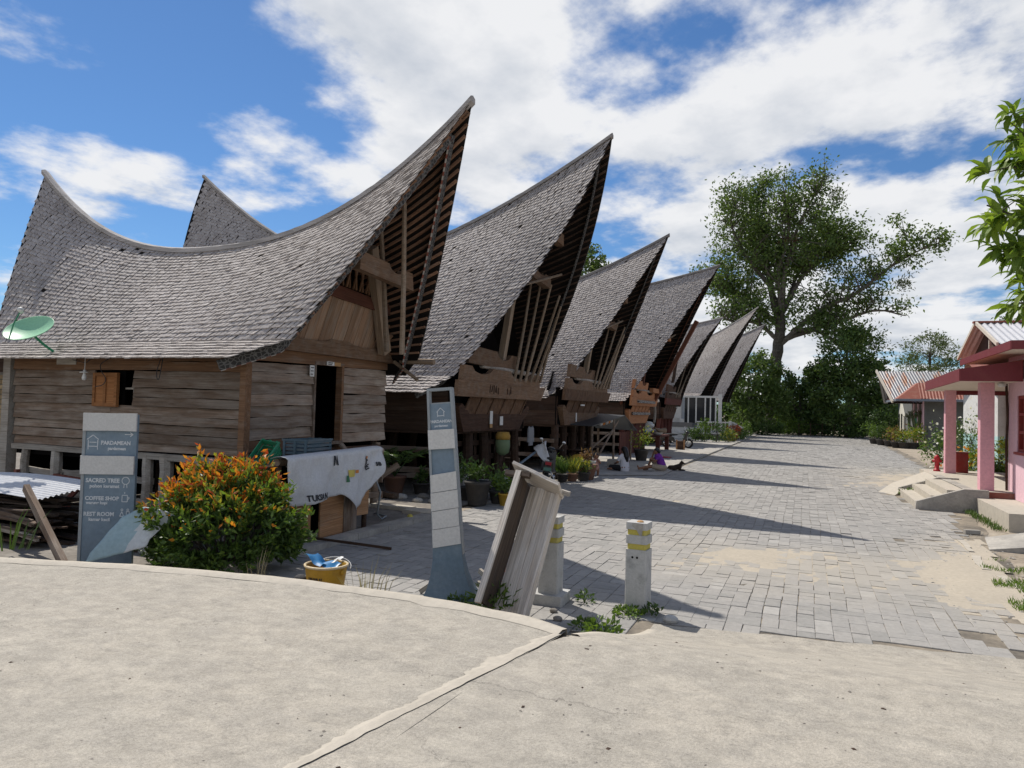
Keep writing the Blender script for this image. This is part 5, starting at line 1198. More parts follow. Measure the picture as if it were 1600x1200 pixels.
m = MB(); m.tube([(-11.4, 8.55, 2.78), (-11.4, 8.55, 2.55)], 0.006, 5); m.build('cord', 'white_plastic', lb)
m = MB(); m.lathe([(0.075, 0.0), (0.08, 0.01), (0.02, 0.02), (0.022, 0.05)], (-11.4, 8.55, 2.5), 14); m.build('holder', 'white_plastic', lb, True)
m = MB(); m.lathe([(0.012, -0.13), (0.035, -0.115), (0.04, -0.08), (0.025, -0.03), (0.02, 0.0)], (-11.4, 8.55, 2.5), 14); m.build('bulb', 'white_plastic', lb, True)
cab = ([(-11.1, 8.8, 2.78), (-11.35, 8.78, 2.66), (-11.2, 8.72, 2.5), (-11.05, 8.7, 2.42), (-11.1, 8.7, 2.3), (-11.35, 8.72, 2.27)], [(-9.88, 8.75, 2.75), (-9.95, 8.74, 2.55), (-9.93, 8.73, 2.4), (-9.88, 8.73, 2.38), (-9.85, 8.74, 2.6), (-9.83, 8.75, 2.76)], [(-12.05, 8.8, 2.74), (-11.7, 8.8, 2.68), (-11.6, 8.8, 2.76)])
for q, lab in zip(cab, ('black cable looped over the orange shutter', 'black cable loop hanging from the eave right of the window', 'short black cable sagging beside the dish mount')):
    P = smooth_curve(q, 24, 4); m = MB(); m.tube([tuple(x) for x in P], 0.007, 5); tag(m.build('cable', 'ink', None, True), lab, 'cable')
notice(h1, UF+0.045, 10.40, 10.52, 2.56, 2.76, 3); notice(h1, UF+0.045, 10.88, 11.1, 2.79, 2.86, 2); 
solid('tag', UF+0.045, UF+0.055, 11.12, 11.3, 2.79, 2.86, 'ochre', h1)

# ---------------- scrap timber pile, sheets, low box at the left
MAT['tin_white'] = paint('white_tin', (0.55, 0.56, 0.58), 0.4, 0.3, (0.35, 0.34, 0.34), 2.5, 0.5)
random.seed(21)
GP = 'scrap timber planks in the heap'
for i in range(118):
    row = i//22; u0 = -13.2+random.uniform(0, 2.3)*1.0; L = random.uniform(0.9, 2.3); v = 6.75+random.uniform(-0.12, 1.0); z = 0.04+row*0.1+random.uniform(0, 0.07)+0.02*(v > 7.2)
    u1 = min(u0+L, -9.4+rj(0.35)); ang = rj(0.36)
    o = plank('scrap_plank', (u0, v, z+rj(0.05)), (u1, v+ang, z+rj(0.08)), random.uniform(0.018, 0.045), random.uniform(0.06, 0.17), 'scrap', None, jit=0.008)
    tag(o, 'dark rough plank lying in the scrap timber heap left of the direction sign', 'plank', GP)
tag(plank('scrap_plank', (-11.6, 6.62, 0.36), (-9.55, 6.6, 0.16), 0.07, 0.04, 'post', None, jit=0.008), 'long pale plank slanting across the foot of the scrap timber heap', 'plank')
tag(plank('scrap_plank', (-10.75, 6.7, 0.42), (-9.7, 6.62, 0.36), 0.10, 0.03, 'plank', None, jit=0.012), 'short split brown plank at the front of the scrap timber heap', 'plank')
tag(plank('timber_beam', (-9.87, 6.62, 0.83), (-8.4, 6.15, 0.02), 0.11, 0.07, 'plank', None, jit=0.008, seg=6), 'grey timber beam leaning from the heap across the direction sign', 'beam')
tag(plank('timber_beam', (-9.5, 6.55, 0.46), (-8.75, 6.28, 0.2), 0.09, 0.05, 'dark_wood', None, jit=0.008), 'short dark batten nailed under the leaning timber beam', 'beam')
def corrugated(name, p, du, dv, n, amp, wl_, mat, parent=None, th=0.0, sagf=None):
    """sheet spanned by vectors du (across the ribs) and dv (along the ribs)"""
    du, dv, p = Vector(du), Vector(dv), Vector(p); up_ = du.cross(dv).normalized()
    if up_.z < 0: up_ = -up_
    V = []; F = []; L = du.length; ns = int(L/wl_*6)+1
    for i in range(ns+1):
        a = i/ns; off = amp*math.sin(2*math.pi*a*L/wl_)
        for j in range(n+1):
            b = j/n; s_ = sagf(a, b) if sagf else 0.0
            V.append(p+du*a+dv*b+up_*(off+s_))
    for i in range(ns):
        for j in range(n): q = i*(n+1)+j; F.append((q, q+n+1, q+n+2, q+1))
    o = obj(name, V, F, mat, parent, True); return o
tag(corrugated('metal_sheet', (-13.2, 6.7, 0.60), (0, 1.0, 0.14), (3.4, 0.05, 0.05), 12, 0.012, 0.08, 'tin_white', None, sagf=lambda a, b: 0.08*math.sin(math.pi*b)), 'white corrugated metal sheet lying on top of the scrap timber heap', 'sheet')
tag(corrugated('metal_sheet', (-12.9, 6.6, 0.52), (0, 0.7, 0.1), (2.0, 0.1, -0.06), 8, 0.012, 0.08, 'tin_white', None, sagf=lambda a, b: 0.05*math.sin(math.pi*b)), 'shorter white metal sheet poking out under the larger one on the heap', 'sheet')
MAT['sheet_blue'] = paint('pale_blue_sheet', (0.30, 0.42, 0.46), 0.5, 0.4, (0.42, 0.5, 0.52), 3); MAT['sheet_white'] = paint('sheet_white', (0.58, 0.61, 0.62), 0.5, 0.2)
V = []; F = []; n_ = 14
c00, c10, c11, c01 = Vector((-7.82, 5.99, 0.18)), Vector((-7.12, 6.22, 0.40)), Vector((-6.98, 6.5, 0.70)), Vector((-7.54, 6.25, 0.68))
for i in range(n_+1):
    for j in range(n_+1):
        a, b = i/n_, j/n_; P = c00*(1-a)*(1-b)+c10*a*(1-b)+c11*a*b+c01*(1-a)*b
        P = P+Vector((0, -0.02, 0.10*math.sin(math.pi*a)*b+0.02*mnoise.noise((a*4, b*4, 1))-0.04*(b < 0.12)))
        V.append(P)
fm = []
for i in range(n_):
    for j in range(n_): q = i*(n_+1)+j; F.append((q, q+n_+1, q+n_+2, q+1)); fm.append(1 if i+0.0 > 7.0+rj(0.2)*0+(n_-j)*0.12 else 0)
o = obj('roof_sheet', V, F, None, None, True, [MAT['sheet_blue'], MAT['sheet_white']], fm); o.modifiers.new('solid', 'SOLIDIFY').thickness = 0.006
tag(o, 'bent pale blue and white metal sheet leaning on the foot of the direction sign', 'sheet')
bxo = thing('concrete_box', 'low whitish concrete box with a dark opening beside the orange bush', 'box', (-8.4, 7.1, 0))
solid('box_shell', -8.85, -7.95, 7.1, 7.6, 0.0, 0.42, 'bollard', bxo); solid('dark_panel', -8.62, -8.28, 7.085, 7.098, 0.0, 0.36, 'dark_wood', bxo); solid('post', -8.72, -8.66, 7.06, 7.095, 0.0, 0.4, 'post', bxo)
rf = thing('red_chair', 'red painted wooden frame half hidden behind the direction sign', 'frame', (-11.9, 8.7, 0))
for a, b in (((-12.3, 8.75, 0.68), (-11.35, 8.75, 0.62)), ((-11.5, 8.72, 0.62), (-11.9, 8.6, 0.18)), ((-12.35, 8.6, 0.25), (-11.7, 8.6, 0.22)), ((-13.42, 8.82, 0.72), (-13.36, 8.8, 0.35))): m = MB(); m.beam(a, b, 0.07, 0.07); m.build('bar', 'red_trim', rf)
# ------------------------------------------------------------------ pink house and neighbours on the right
MAT['pink'] = paint('pink_render', (0.74, 0.50, 0.56), 0.75, 0.18, (0.5, 0.36, 0.36), 2.2); MAT['pink_deep'] = paint('pink_column', (0.70, 0.37, 0.42), 0.7, 0.15, (0.45, 0.25, 0.26), 3)
MAT['fascia'] = paint('red_fascia', (0.16, 0.026, 0.032), 0.6, 0.3, (0.22, 0.07, 0.06), 3); MAT['soffit'] = paint('cream_soffit', (0.58, 0.52, 0.44), 0.8, 0.2)
MAT['red_frame'] = paint('red_frame', (0.27, 0.035, 0.03), 0.5, 0.2); MAT['cyan_wall'] = paint('cyan_render', (0.40, 0.60, 0.60), 0.8, 0.2); MAT['cream_wall'] = paint('cream_render', (0.60, 0.58, 0.50), 0.8, 0.25)
k = NM('tin_roof', 0.4, 0.5); co = k.coord('World'); n1 = k.noise(k.coord('World', (2.2, 0.35, 0.35)), 1.0, 5, 0.6); n2 = k.noise(co, 4, 6, 0.7)
k.color(k.mix(k.ramp(k.math('ADD', k.math('MULTIPLY', n1, 0.8), k.math('MULTIPLY', n2, 0.2)), [(0.52, 0.0), (0.60, 1.0)]), (0.27, 0.27, 0.275), (0.24, 0.105, 0.05))); k.b.inputs['Metallic'].default_value = 0.25; MAT['tin_rust'] = k.m
MAT['tin_red'] = paint('red_oxide_tin', (0.27, 0.085, 0.055), 0.5, 0.5, (0.36, 0.2, 0.14), 3); MAT['tin_new'] = paint('new_tin', (0.50, 0.50, 0.52), 0.35, 0.1, (0.4, 0.4, 0.42), 2, 0.5)
MAT['grey_render'] = paint('grey_render', (0.13, 0.135, 0.13), 0.85, 0.4, (0.2, 0.2, 0.19), 2); MAT['bluegrey'] = paint('gutter_grey', (0.16, 0.18, 0.22), 0.6, 0.2)
ph = thing('pink_house', 'pink rendered house with columned porch, dark red fascias and concrete steps', 'house', (6, 22, 0))
DZ = 0.48
solid('porch_floor', 3.47, 9.0, 19.32, 26.8, -0.02, DZ, 'cement_pale', ph); solid('red_nosing', 3.44, 3.66, 19.6, 24.0, DZ+0.002, DZ+0.012, 'concrete', ph)
st_ = attach_empty('steps', ph)
for i, (u, z) in enumerate(((2.42, 0.16), (2.74, 0.32), (3.06, 0.47))): solid('step', u, 3.46, 19.3, 22.55, -0.02 if i == 0 else z-0.16, z, 'cement_pale', st_)
for v in (19.14, 22.56):
    m = MB(); m.prism([(2.40, -0.02), (3.86, -0.02), (3.86, 0.52), (3.38, 0.52), (2.42, 0.18)], lambda a, b: (a, v, b), lambda a, b: (a, v+0.15, b)); m.build('cheek_wall', 'concrete', st_)
V = [(1.95, 22.95, 0.0), (2.28, 22.1, 0.01), (2.6, 22.72, 0.16), (3.5, 22.72, 0.46), (3.9, 24.2, 0.47), (3.75, 25.7, 0.47), (3.45, 25.6, 0.47), (2.4, 24.1, 0.17)]
V += [(a, b, -0.05) for a, b, c in V]; F = [(0, 1, 2, 7), (7, 2, 3, 6), (6, 3, 4, 5)]+[(i, (i+1) % 8, (i+1) % 8+8, i+8) for i in range(8)]
obj('ramp', V, F, 'cement_pale', ph)
tp_ = attach_empty('terrace', ph)
solid('terrace_slab', 3.62, 9.0, 16.35, 19.28, -0.02, 0.34, 'cement_pale', tp_); solid('brick_course', 3.74, 4.5, 19.29, 19.315, 0.342, 0.475, 'red_trim', tp_)
ap = tag(obj('concrete_apron', [(2.8, 13.85, 0.005), (6.2, 13.75, 0.58), (6.2, 15.9, 0.62), (3.0, 15.2, 0.01), (2.8, 13.85, -0.05), (6.2, 13.75, -0.05), (6.2, 15.9, -0.05), (3.0, 15.2, -0.05)], [(0, 1, 2, 3), (0, 4, 5, 1), (1, 5, 6, 2), (2, 6, 7, 3), (3, 7, 4, 0)], 'concrete'), 'tilted slab of grey concrete in front of the pink house terrace', 'slab')
for (u, v) in ((3.92, 19.78), (4.08, 25.3)):
    solid('column', u-0.14, u+0.14, v-0.14, v+0.14, DZ+0.003, 3.02, 'pink_deep', ph)
# front bay
bw = attach_empty('front_wall', ph)
solid('wall_low', 4.42, 9.0, 17.95, 20.05, 0.342, 1.42, 'pink', bw); solid('wall_top', 4.42, 9.0, 17.95, 20.05, 2.68, 3.65, 'pink', bw)
solid('wall_pier', 4.42, 9.0, 19.3, 20.05, 1.42, 2.68, 'pink', bw); solid('wall_pier', 4.42, 9.0, 17.95, 18.35, 1.42, 2.68, 'pink', bw)
solid('dado', 4.38, 4.418, 17.95, 19.42, 0.345, 1.36, 'pink', bw)
wn_ = attach_empty('window', ph)
solid('glass', 4.55, 4.57, 18.35, 19.3, 1.42, 2.68, 'glass', wn_)
for v in (18.36, 18.82, 19.25): solid('window_frame', 4.44, 4.53, v-0.04, v+0.04, 1.42, 2.68, 'red_frame', wn_)
for z in (1.45, 1.86, 2.26, 2.64): solid('glazing_bar', 4.445, 4.525, 18.36, 19.25, z-0.035, z+0.035, 'red_frame', wn_)
solid('sill', 4.36, 4.5, 18.28, 19.34, 1.365, 1.418, 'red_frame', wn_)
solid('porch_back_wall', 6.6, 9.0, 20.06, 26.8, DZ, 3.6, 'pink', ph)
m = MB(); m.tube([(4.38, 20.0, DZ), (4.37, 20.0, 1.6), (4.4, 20.02, 2.2), (4.36, 19.98, 2.98)], 0.028, 7); m.build('downpipe', 'dark_wood', ph, True)
# porch roof
pr = attach_empty('porch_roof', ph)
def slab(name, P, z0, z1, mat, parent):
    """P: plan points; z0/z1 per-point bottom/top heights"""
    n = len(P); V = [(a, b, c) for (a, b), c in zip(P, z0)]+[(a, b, c) for (a, b), c in zip(P, z1)]
    return obj(name, V, [tuple(range(n-1, -1, -1)), tuple(range(n, 2*n))]+[(i, (i+1) % n, (i+1) % n+n, i+n) for i in range(n)], mat, parent)
A_, B_, C_, D_ = (3.55, 26.1), (3.2, 18.62), (4.36, 18.62), (4.9, 26.1)
slab('soffit', [A_, B_, C_, (6.5, 20.0), (6.5, 26.1)], [2.99]*5, [3.03]*5, 'soffit', pr)
slab('roof_tin', [A_, B_, C_, (6.5, 20.0), (6.5, 26.1)], [3.24, 3.20, 3.42, 3.62, 3.62], [3.27, 3.23, 3.45, 3.65, 3.65], 'tin_red', pr)
def fascia(name, p, q, zb, zt, parent, th=0.04):
    d = Vector((q[0]-p[0], q[1]-p[1], 0)).normalized(); n = Vector((d.y, -d.x, 0))*th
    if n.y > 0.02 and n.x > 0: n = -n
    V = [(p[0], p[1], zb[0]), (q[0], q[1], zb[1]), (q[0], q[1], zt[1]), (p[0], p[1], zt[0])]; V += [(a-n.x, b-n.y, c) for a, b, c in V]
    return obj(name, V, [(0, 1, 2, 3), (7, 6, 5, 4), (0, 4, 5, 1), (1, 5, 6, 2), (2, 6, 7, 3), (3, 7, 4, 0)], 'fascia', parent)
fascia('fascia', (A_[0]-0.03, A_[1]+0.02), (B_[0]-0.03, B_[1]-0.03), (3.0, 2.975), (3.29, 3.25), pr); fascia('fascia', (B_[0]-0.02, B_[1]-0.06), (C_[0], C_[1]-0.06), (2.97, 2.97), (3.24, 3.43), pr)
m = MB(); m.ell((4.15, 19.4, 2.93), (0.09, 0.09, 0.06), 12, 8); m.build('porch_lamp', 'white_plastic', pr, True)
solid('ceiling_beam', 3.95, 6.5, 25.2, 25.35, 2.86, 2.985, 'fascia', pr)
# main roof
mr_ = attach_empty('main_roof', ph)
E1, E2, E3, E4 = (3.88, 22.2), (3.88, 17.35), (9.6, 17.35), (9.6, 27.5)
slab('soffit', [E1, E2, E3, (9.6, 22.2)], [3.58]*4, [3.61]*4, 'soffit', mr_)
fascia('fascia', (E1[0]-0.03, E1[1]+0.3), (E2[0]-0.03, E2[1]-0.03), (3.57, 3.57), (3.73, 3.75), mr_); fascia('fascia', (E2[0]-0.02, E2[1]-0.06), (E3[0], E3[1]-0.06), (3.57, 3.57), (3.75, 3.75), mr_)
obj('hip_roof', [(3.86, 22.5, 3.73), (3.86, 17.32, 3.73), (9.6, 17.32, 3.73), (9.6, 21.2, 4.18), (4.95, 21.2, 4.12), (4.75, 23.5, 4.1)], [(0, 1, 4, 5), (1, 2, 3, 4)], 'tin_red', mr_)
corrugated('gable_roof', (4.3, 20.6, 3.98), (5.6, 0, 0), (0, 2.4, 0.80), 2, 0.022, 0.15, 'tin_new', mr_)
corrugated('gable_roof', (4.3, 25.4, 3.98), (5.6, 0, 0), (0, -2.4, 0.80), 2, 0.022, 0.15, 'tin_new', mr_)
m = MB(); m.prism([(20.9, 3.95), (25.1, 3.95), (23.0, 4.72)], lambda a, b: (4.62, a, b), lambda a, b: (4.66, a, b)); m.build('gable_wall', 'dark_wood', mr_)
m = MB(); m.beam((4.3, 20.55, 3.97), (4.3, 23.0, 4.79), 0.05, 0.09); m.build('verge_board', 'soffit', mr_); m = MB(); m.beam((4.3, 23.0, 4.79), (4.3, 25.45, 3.97), 0.05, 0.09); m.build('verge_board', 'soffit', mr_)
solid('gable_strut', 4.5, 4.56, 22.4, 22.47, 3.9, 4.6, 'soffit', mr_); solid('ridge_cap', 4.24, 9.9, 22.9, 23.1, 4.775, 4.82, 'tin_red', mr_)
obj('lean_to_roof', [(3.7, 26.2, 3.28), (3.7, 29.0, 3.3), (7.5, 29.0, 4.2), (7.5, 22.6, 4.2), (4.8, 22.6, 3.7)], [(0, 1, 2, 3, 4)], 'tin_red', mr_)
# red box and hydrant on the porch edge
hb = thing('red_box', 'dark red cabinet standing on the porch behind the far column', 'box', (4.45, 25.75, DZ))
solid('body', 4.3, 4.62, 25.6, 25.95, DZ+0.004, DZ+0.60, 'red_frame', hb); solid('lid', 4.28, 4.64, 25.58, 25.97, DZ+0.602, DZ+0.64, 'red_trim', hb)
hy = thing('hydrant', 'red fire hydrant peeking out left of the far pink column', 'hydrant', (3.83, 25.9, DZ))
MAT['hydrant'] = paint('hydrant_red', (0.42, 0.03, 0.04), 0.4, 0.2)
m = MB(); m.lathe([(0.1, 0), (0.1, 0.05), (0.065, 0.06), (0.065, 0.36), (0.085, 0.37), (0.085, 0.41), (0.06, 0.47), (0.02, 0.51)], (3.83, 25.9, DZ), 16); m.build('barrel', 'hydrant', hy, True)
m = MB(); m.tube([(3.7, 25.9, DZ+0.32), (3.96, 25.9, DZ+0.32)], 0.045, 10); m.build('outlet', 'hydrant', hy, True)
# cyan and white neighbour
cw = thing('cyan_house', 'white house wall with turquoise lower half behind the pink porch', 'house', (8, 30, 0))
solid('wall_lower', 6.3, 11, 30, 36, -0.02, 1.55, 'cyan_wall', cw); solid('wall_upper', 6.3, 11, 30.01, 36, 1.55, 3.3, 'white_wall', cw)
solid('window', 6.62, 7.5, 29.96, 29.995, 1.75, 2.9, 'glass', cw)
for u in (6.62, 7.0, 7.45): solid('window_frame', u-0.05, u+0.05, 29.92, 29.958, 1.68, 2.95, 'red_frame', cw)
for z in (1.7, 2.1, 2.5, 2.93): solid('glazing_bar', 6.62, 7.45, 29.925, 29.955, z-0.035, z+0.035, 'red_frame', cw)
obj('roof', [(5.9, 29.4, 3.25), (11.5, 29.4, 3.25), (11.5, 33, 4.4), (5.9, 33, 4.4), (11.5, 36.6, 3.25), (5.9, 36.6, 3.25)], [(0, 1, 2, 3), (3, 2, 4, 5)], 'tin_red', cw)
# grey house with rusty tin roof
gh = thing('grey_house', 'far grey rendered house with rust streaked tin roof and pink door surround', 'house', (11, 66, 0))
gw = attach_empty('walls', gh)
solid('end_wall', 8.15, 15, 59.7, 59.9, 0, 3.45, 'grey_render', gw); solid('street_wall', 8.0, 8.14, 59.6, 75.5, 0, 3.6, 'grey_render', gw); solid('string_course', 8.15, 15, 59.66, 59.698, 1.72, 1.78, 'grey_stone', gw)
dn = attach_empty('doorway', gh)
for v in (60.0, 62.2, 64.6): solid('pink_pier', 7.9, 7.998, v-0.35, v+0.35, 0.0, 3.4, 'pink', dn)
solid('door', 7.94, 7.99, 62.6, 64.1, 0.0, 2.6, 'crate_green', dn); solid('window', 7.92, 7.985, 60.5, 61.7, 1.0, 2.7, 'red_frame', dn)
for v in (60.7, 61.1, 61.5): solid('window_pane', 7.9, 7.918, v-0.16, v+0.16, 1.15, 2.55, 'glass', dn)
ar = attach_empty('cream_bay', gh)
m = MB(); m.prism([(70.2, 0), (74.2, 0), (74.2, 2.3), (72.2, 3.5), (70.2, 2.3)], lambda a, b: (7.85, a, b), lambda a, b: (7.98, a, b)); m.build('panel', 'cream_wall', ar)
for v in (71.3, 73.1): solid('slit_window', 7.8, 7.84, v-0.32, v+0.32, 0.9, 2.5, 'glass', ar)
corrugated('tin_roof', (5.15, 63.0, 5.75), (10.5, 0, 0), (0.8, -3.3, -2.45), 2, 0.018, 0.2, 'tin_rust', gh)
corrugated('tin_roof', (5.15, 63.0, 5.75), (10.5, 0, 0), (0.8, 3.3, -2.45), 2, 0.018, 0.2, 'tin_rust', gh)
m = MB(); m.beam((5.12, 63.0, 5.8), (5.95, 59.65, 3.3), 0.1, 0.2); m.build('verge_board', 'soffit', gh)
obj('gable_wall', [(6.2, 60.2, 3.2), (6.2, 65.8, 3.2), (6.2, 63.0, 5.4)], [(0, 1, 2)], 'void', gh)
obj('gable_lining', [(5.3, 63, 5.6), (5.95, 59.75, 3.2), (8.0, 59.9, 3.2), (8, 63, 5.6)], [(0, 1, 2, 3)], 'dark_wood', gh)
corrugated('lean_to_roof', (7.6, 59.9, 4.75), (9, 0, 0), (0, -1.5, -1.2), 2, 0.018, 0.2, 'tin_red', gh)
obj('hip_end', [(6.1, 58.4, 3.52), (7.62, 58.4, 3.52), (7.62, 59.9, 4.75), (6.1, 66, 3.6), (7.62, 66, 4.75)], [(0, 1, 2), (0, 2, 4, 3)], 'tin_red', gh)
solid('gutter', 6.1, 16.5, 58.3, 58.42, 3.36, 3.52, 'bluegrey', gh); solid('gutter', 6.05, 6.15, 58.43, 66, 3.36, 3.52, 'bluegrey', gh)
solid('door_step', 7.2, 9.5, 58.6, 59.6, 0, 0.1, 'concrete', gh)
bs = thing('bench', 'small wooden bench beside the pink pier of the grey house', 'bench', (7.6, 59.2, 0))
solid('seat', 7.3, 8.05, 58.6, 59.1, 0.62, 0.68, 'crate_wood', bs)
for u in (7.36, 7.98):
    for v in (58.65, 59.03): solid('leg', u-0.04, u+0.04, v-0.04, v+0.04, 0, 0.62, 'crate_wood', bs)
# timber post at the planting bed and low pale edging stone
tag(solid('garden_post', 9.05, 9.2, 55.9, 56.05, 0, 2.2, 'post', None), 'bare timber post in the planting beside the grey house', 'post')
P = smooth_curve([(7.6, 50.5), (7.0, 48.5), (6.9, 46), (6.6, 43)], 14, 3); m = MB()
for a, b in zip(P[:-1], P[1:]): m.beam((a[0], a[1], 0.03), (b[0], b[1], 0.03), 0.3, 0.12)
tag(m.build('edging', 'cement_pale'), 'pale concrete edging curving along the right planting bed', 'edging')
P = smooth_curve([(2.55, 14.6), (2.45, 13.0), (2.3, 12.0), (2.55, 11.2), (2.5, 10.4)], 12, 2); m = MB()
for i, (a, b) in enumerate(zip(P[:-1], P[1:])):
    if i % 4 != 3: m.beam((a[0]+rj(.03), a[1], 0.005), (b[0], b[1], 0.005), 0.10+rj(0.03), 0.03)
struct(m.build('edging_strip', 'cement_pale'))
tag(MB().beam((2.75, 15.55, 0.04), (3.0, 15.62, 0.04), 0.09, 0.07).build('brick', 'concrete'), 'loose dark brick on the paving near the concrete steps', 'brick')
# ------------------------------------------------------------------ vegetation
def leaf_arrays(P, D, L, W, roll=None):
    """diamond leaves: base P, direction D; returns verts (n*4,3) and quads"""
    n = len(P); D = D/np.maximum(1e-9, np.linalg.norm(D, axis=1, keepdims=True))
    r_ = rng.normal(size=(n, 3)); S = np.cross(D, r_); S /= np.maximum(1e-9, np.linalg.norm(S, axis=1, keepdims=True))
    L = np.asarray(L).reshape(-1, 1)*np.ones((n, 1)); W = np.asarray(W).reshape(-1, 1)*np.ones((n, 1)); Nn = np.cross(S, D)
    b = P; m1 = P+D*L*0.45+S*W*0.5+Nn*L*0.06; t = P+D*L-Nn*L*0.08; m2 = P+D*L*0.45-S*W*0.5+Nn*L*0.06
    V = np.stack([b, m1, t, m2], 1).reshape(-1, 3); Q = np.arange(n*4).reshape(n, 4); return V, Q
def leaves(name, P, D, L, W, mat, parent=None):
    V, Q = leaf_arrays(np.asarray(P, float), np.asarray(D, float), L, W); return fast_obj(name, V, Q, mat, parent)
def unit(n): x = rng.normal(size=(n, 3)); return x/np.linalg.norm(x, axis=1, keepdims=True)
MAT['leaf_dark'] = leafmat('leaf_dark', (0.034, 0.07, 0.018), (0.066, 0.118, 0.028)); MAT['leaf_mid'] = leafmat('leaf_mid', (0.055, 0.10, 0.023), (0.105, 0.17, 0.04))
MAT['leaf_bright'] = leafmat('leaf_bright', (0.085, 0.15, 0.022), (0.16, 0.24, 0.04), 0.35); MAT['leaf_yellow'] = leafmat('leaf_yellow', (0.22, 0.24, 0.03), (0.34, 0.30, 0.05), 0.35)
MAT['leaf_orange'] = leafmat('leaf_orange', (0.55, 0.15, 0.02), (0.62, 0.26, 0.035), 0.35); MAT['leaf_red'] = leafmat('leaf_red', (0.34, 0.05, 0.025), (0.5, 0.10, 0.03), 0.3)
MAT['leaf_grey'] = leafmat('leaf_grey', (0.085, 0.11, 0.05), (0.15, 0.175, 0.085), 0.25); MAT['leaf_tree'] = leafmat('leaf_tree', (0.07, 0.11, 0.03), (0.14, 0.195, 0.055), 0.4)
MAT['leaf_lime'] = leafmat('leaf_lime', (0.12, 0.19, 0.025), (0.21, 0.29, 0.04), 0.45); MAT['leaf_dry'] = leafmat('leaf_dry', (0.14, 0.07, 0.035), (0.24, 0.14, 0.07)); MAT['flower_white'] = leafmat('flower_white', (0.6, 0.58, 0.54), (0.68, 0.67, 0.63)); MAT['flower_pink'] = leafmat('flower_pink', (0.55, 0.25, 0.25), (0.6, 0.36, 0.33))
MAT['bark'] = wood('bark', (0.07, 0.06, 0.05), (0.14, 0.125, 0.105), (0.18, 0.165, 0.145), 0.4, grain=(5, 5, 1.5))
# --- orange tipped bush beside the bucket
bc = np.array([-6.78, 7.08, 0.0])
bush = thing('bush', 'dense bush with orange and red young leaves behind the road edge', 'bush', tuple(bc))
acc = {k_: ([], []) for k_ in ('leaf_dark', 'leaf_mid', 'leaf_bright', 'leaf_yellow', 'leaf_orange', 'leaf_red')}
mst = MB()
nsh = 430
for i in range(nsh):
    a = rng.uniform(0, 2*math.pi); el = math.asin(rng.uniform(-0.28, 1.0))
    d = np.array([math.cos(a)*math.cos(el), math.sin(a)*math.cos(el), math.sin(el)])
    rad = np.array([0.95, 0.76, 0.90])*rng.uniform(0.86, 1.08); c0 = bc+np.array([0, 0, 0.36]); tip = c0+d*rad*(1+0.30*mnoise.noise((d[0]*1.9, d[1]*1.9, d[2]*1.9+2))+0.12*mnoise.noise((d[0]*6, d[1]*6, d[2]*6)))*(1.0+max(0, rng.normal(0, 0.07)))
    tip[2] += 0.08*max(0, d[2]); root = bc+np.array([d[0]*0.25, d[1]*0.2, 0.1]); inner = root+(tip-root)*0.35+np.array([0, 0, 0.1])
    if i < 110: mst.tube([tuple(root*0.6+bc*0.4), tuple(inner), tuple(tip)], [0.011, 0.007, 0.003], 4, cap=False)
    n = 34; t = np.linspace(0.42, 1.0, n)+rng.normal(0, 0.01, n); P = inner+(tip-inner)*t[:, None]+rng.normal(0, 0.028, (n, 3))
    axis = (tip-inner)/np.linalg.norm(tip-inner); D = axis*0.75+unit(n)*0.85; D[:, 2] += 0.12
    hgt = (tip[2]-0.45)/0.95+0.35*mnoise.noise((tip[0]*1.6, tip[1]*1.6, tip[2]*1.6))+0.25*(-d[0])*0.3
    for j in range(n):
        tt = t[j]; q = rng.random(); w = hgt+0.4*(tt-0.8)+rng.normal(0, 0.12)
        if tt > 0.86 and w > 0.62: kx = 'leaf_red' if q < 0.2 else ('leaf_orange' if q < 0.72 else 'leaf_yellow')
        elif tt > 0.72 and w > 0.34: kx = 'leaf_yellow' if q < 0.22 else ('leaf_bright' if q < 0.85 else 'leaf_orange')
        elif tt > 0.72: kx = 'leaf_mid' if q < 0.5 else 'leaf_bright' if q < 0.78 else 'leaf_dark'
        else: kx = 'leaf_dark' if q < 0.7 else 'leaf_mid'
        acc[kx][0].append(P[j]); acc[kx][1].append(D[j])
for kx, (P, D) in acc.items():
    if P: P = np.array(P); stuff(leaves('leaves', P, np.array(D), rng.uniform(0.065, 0.115, len(P)), rng.uniform(0.03, 0.048, len(P)), kx, bush))
stuff(mst.build('stems', 'bark', bush))
# spindly dead grass at the bush's right foot and along the road edge
def grass_tuft(loc, n, h_, spread, mat, label, cat='grass tuft', bend=0.5, w=0.006, name='grass_tuft'):
    V = []; F = []
    for i in range(n):
        a = random.uniform(0, 6.28); r_ = random.uniform(0, spread*0.5); x, y_ = loc[0]+r_*math.cos(a), loc[1]+r_*math.sin(a)
        hh = h_*random.uniform(0.5, 1.1); dx, dy = math.cos(a)*bend*hh*random.uniform(0.3, 1.2), math.sin(a)*bend*hh*random.uniform(0.3, 1.2); b = len(V)
        px_, py_ = -math.sin(a+0.7)*w, math.cos(a+0.7)*w
        V += [(x-px_, y_-py_, loc[2]), (x+px_, y_+py_, loc[2]), (x+dx*0.4+px_*0.8, y_+dy*0.4+py_*0.8, loc[2]+hh*0.6), (x+dx*0.4-px_*0.8, y_+dy*0.4-py_*0.8, loc[2]+hh*0.6), (x+dx, y_+dy, loc[2]+hh*0.95)]
        F += [(b, b+1, b+2, b+3), (b+3, b+2, b+4)]
    return tag(obj(name, V, F, mat), label, cat)
MAT['straw'] = leafmat('straw', (0.26, 0.22, 0.13), (0.36, 0.31, 0.2), 0.2)
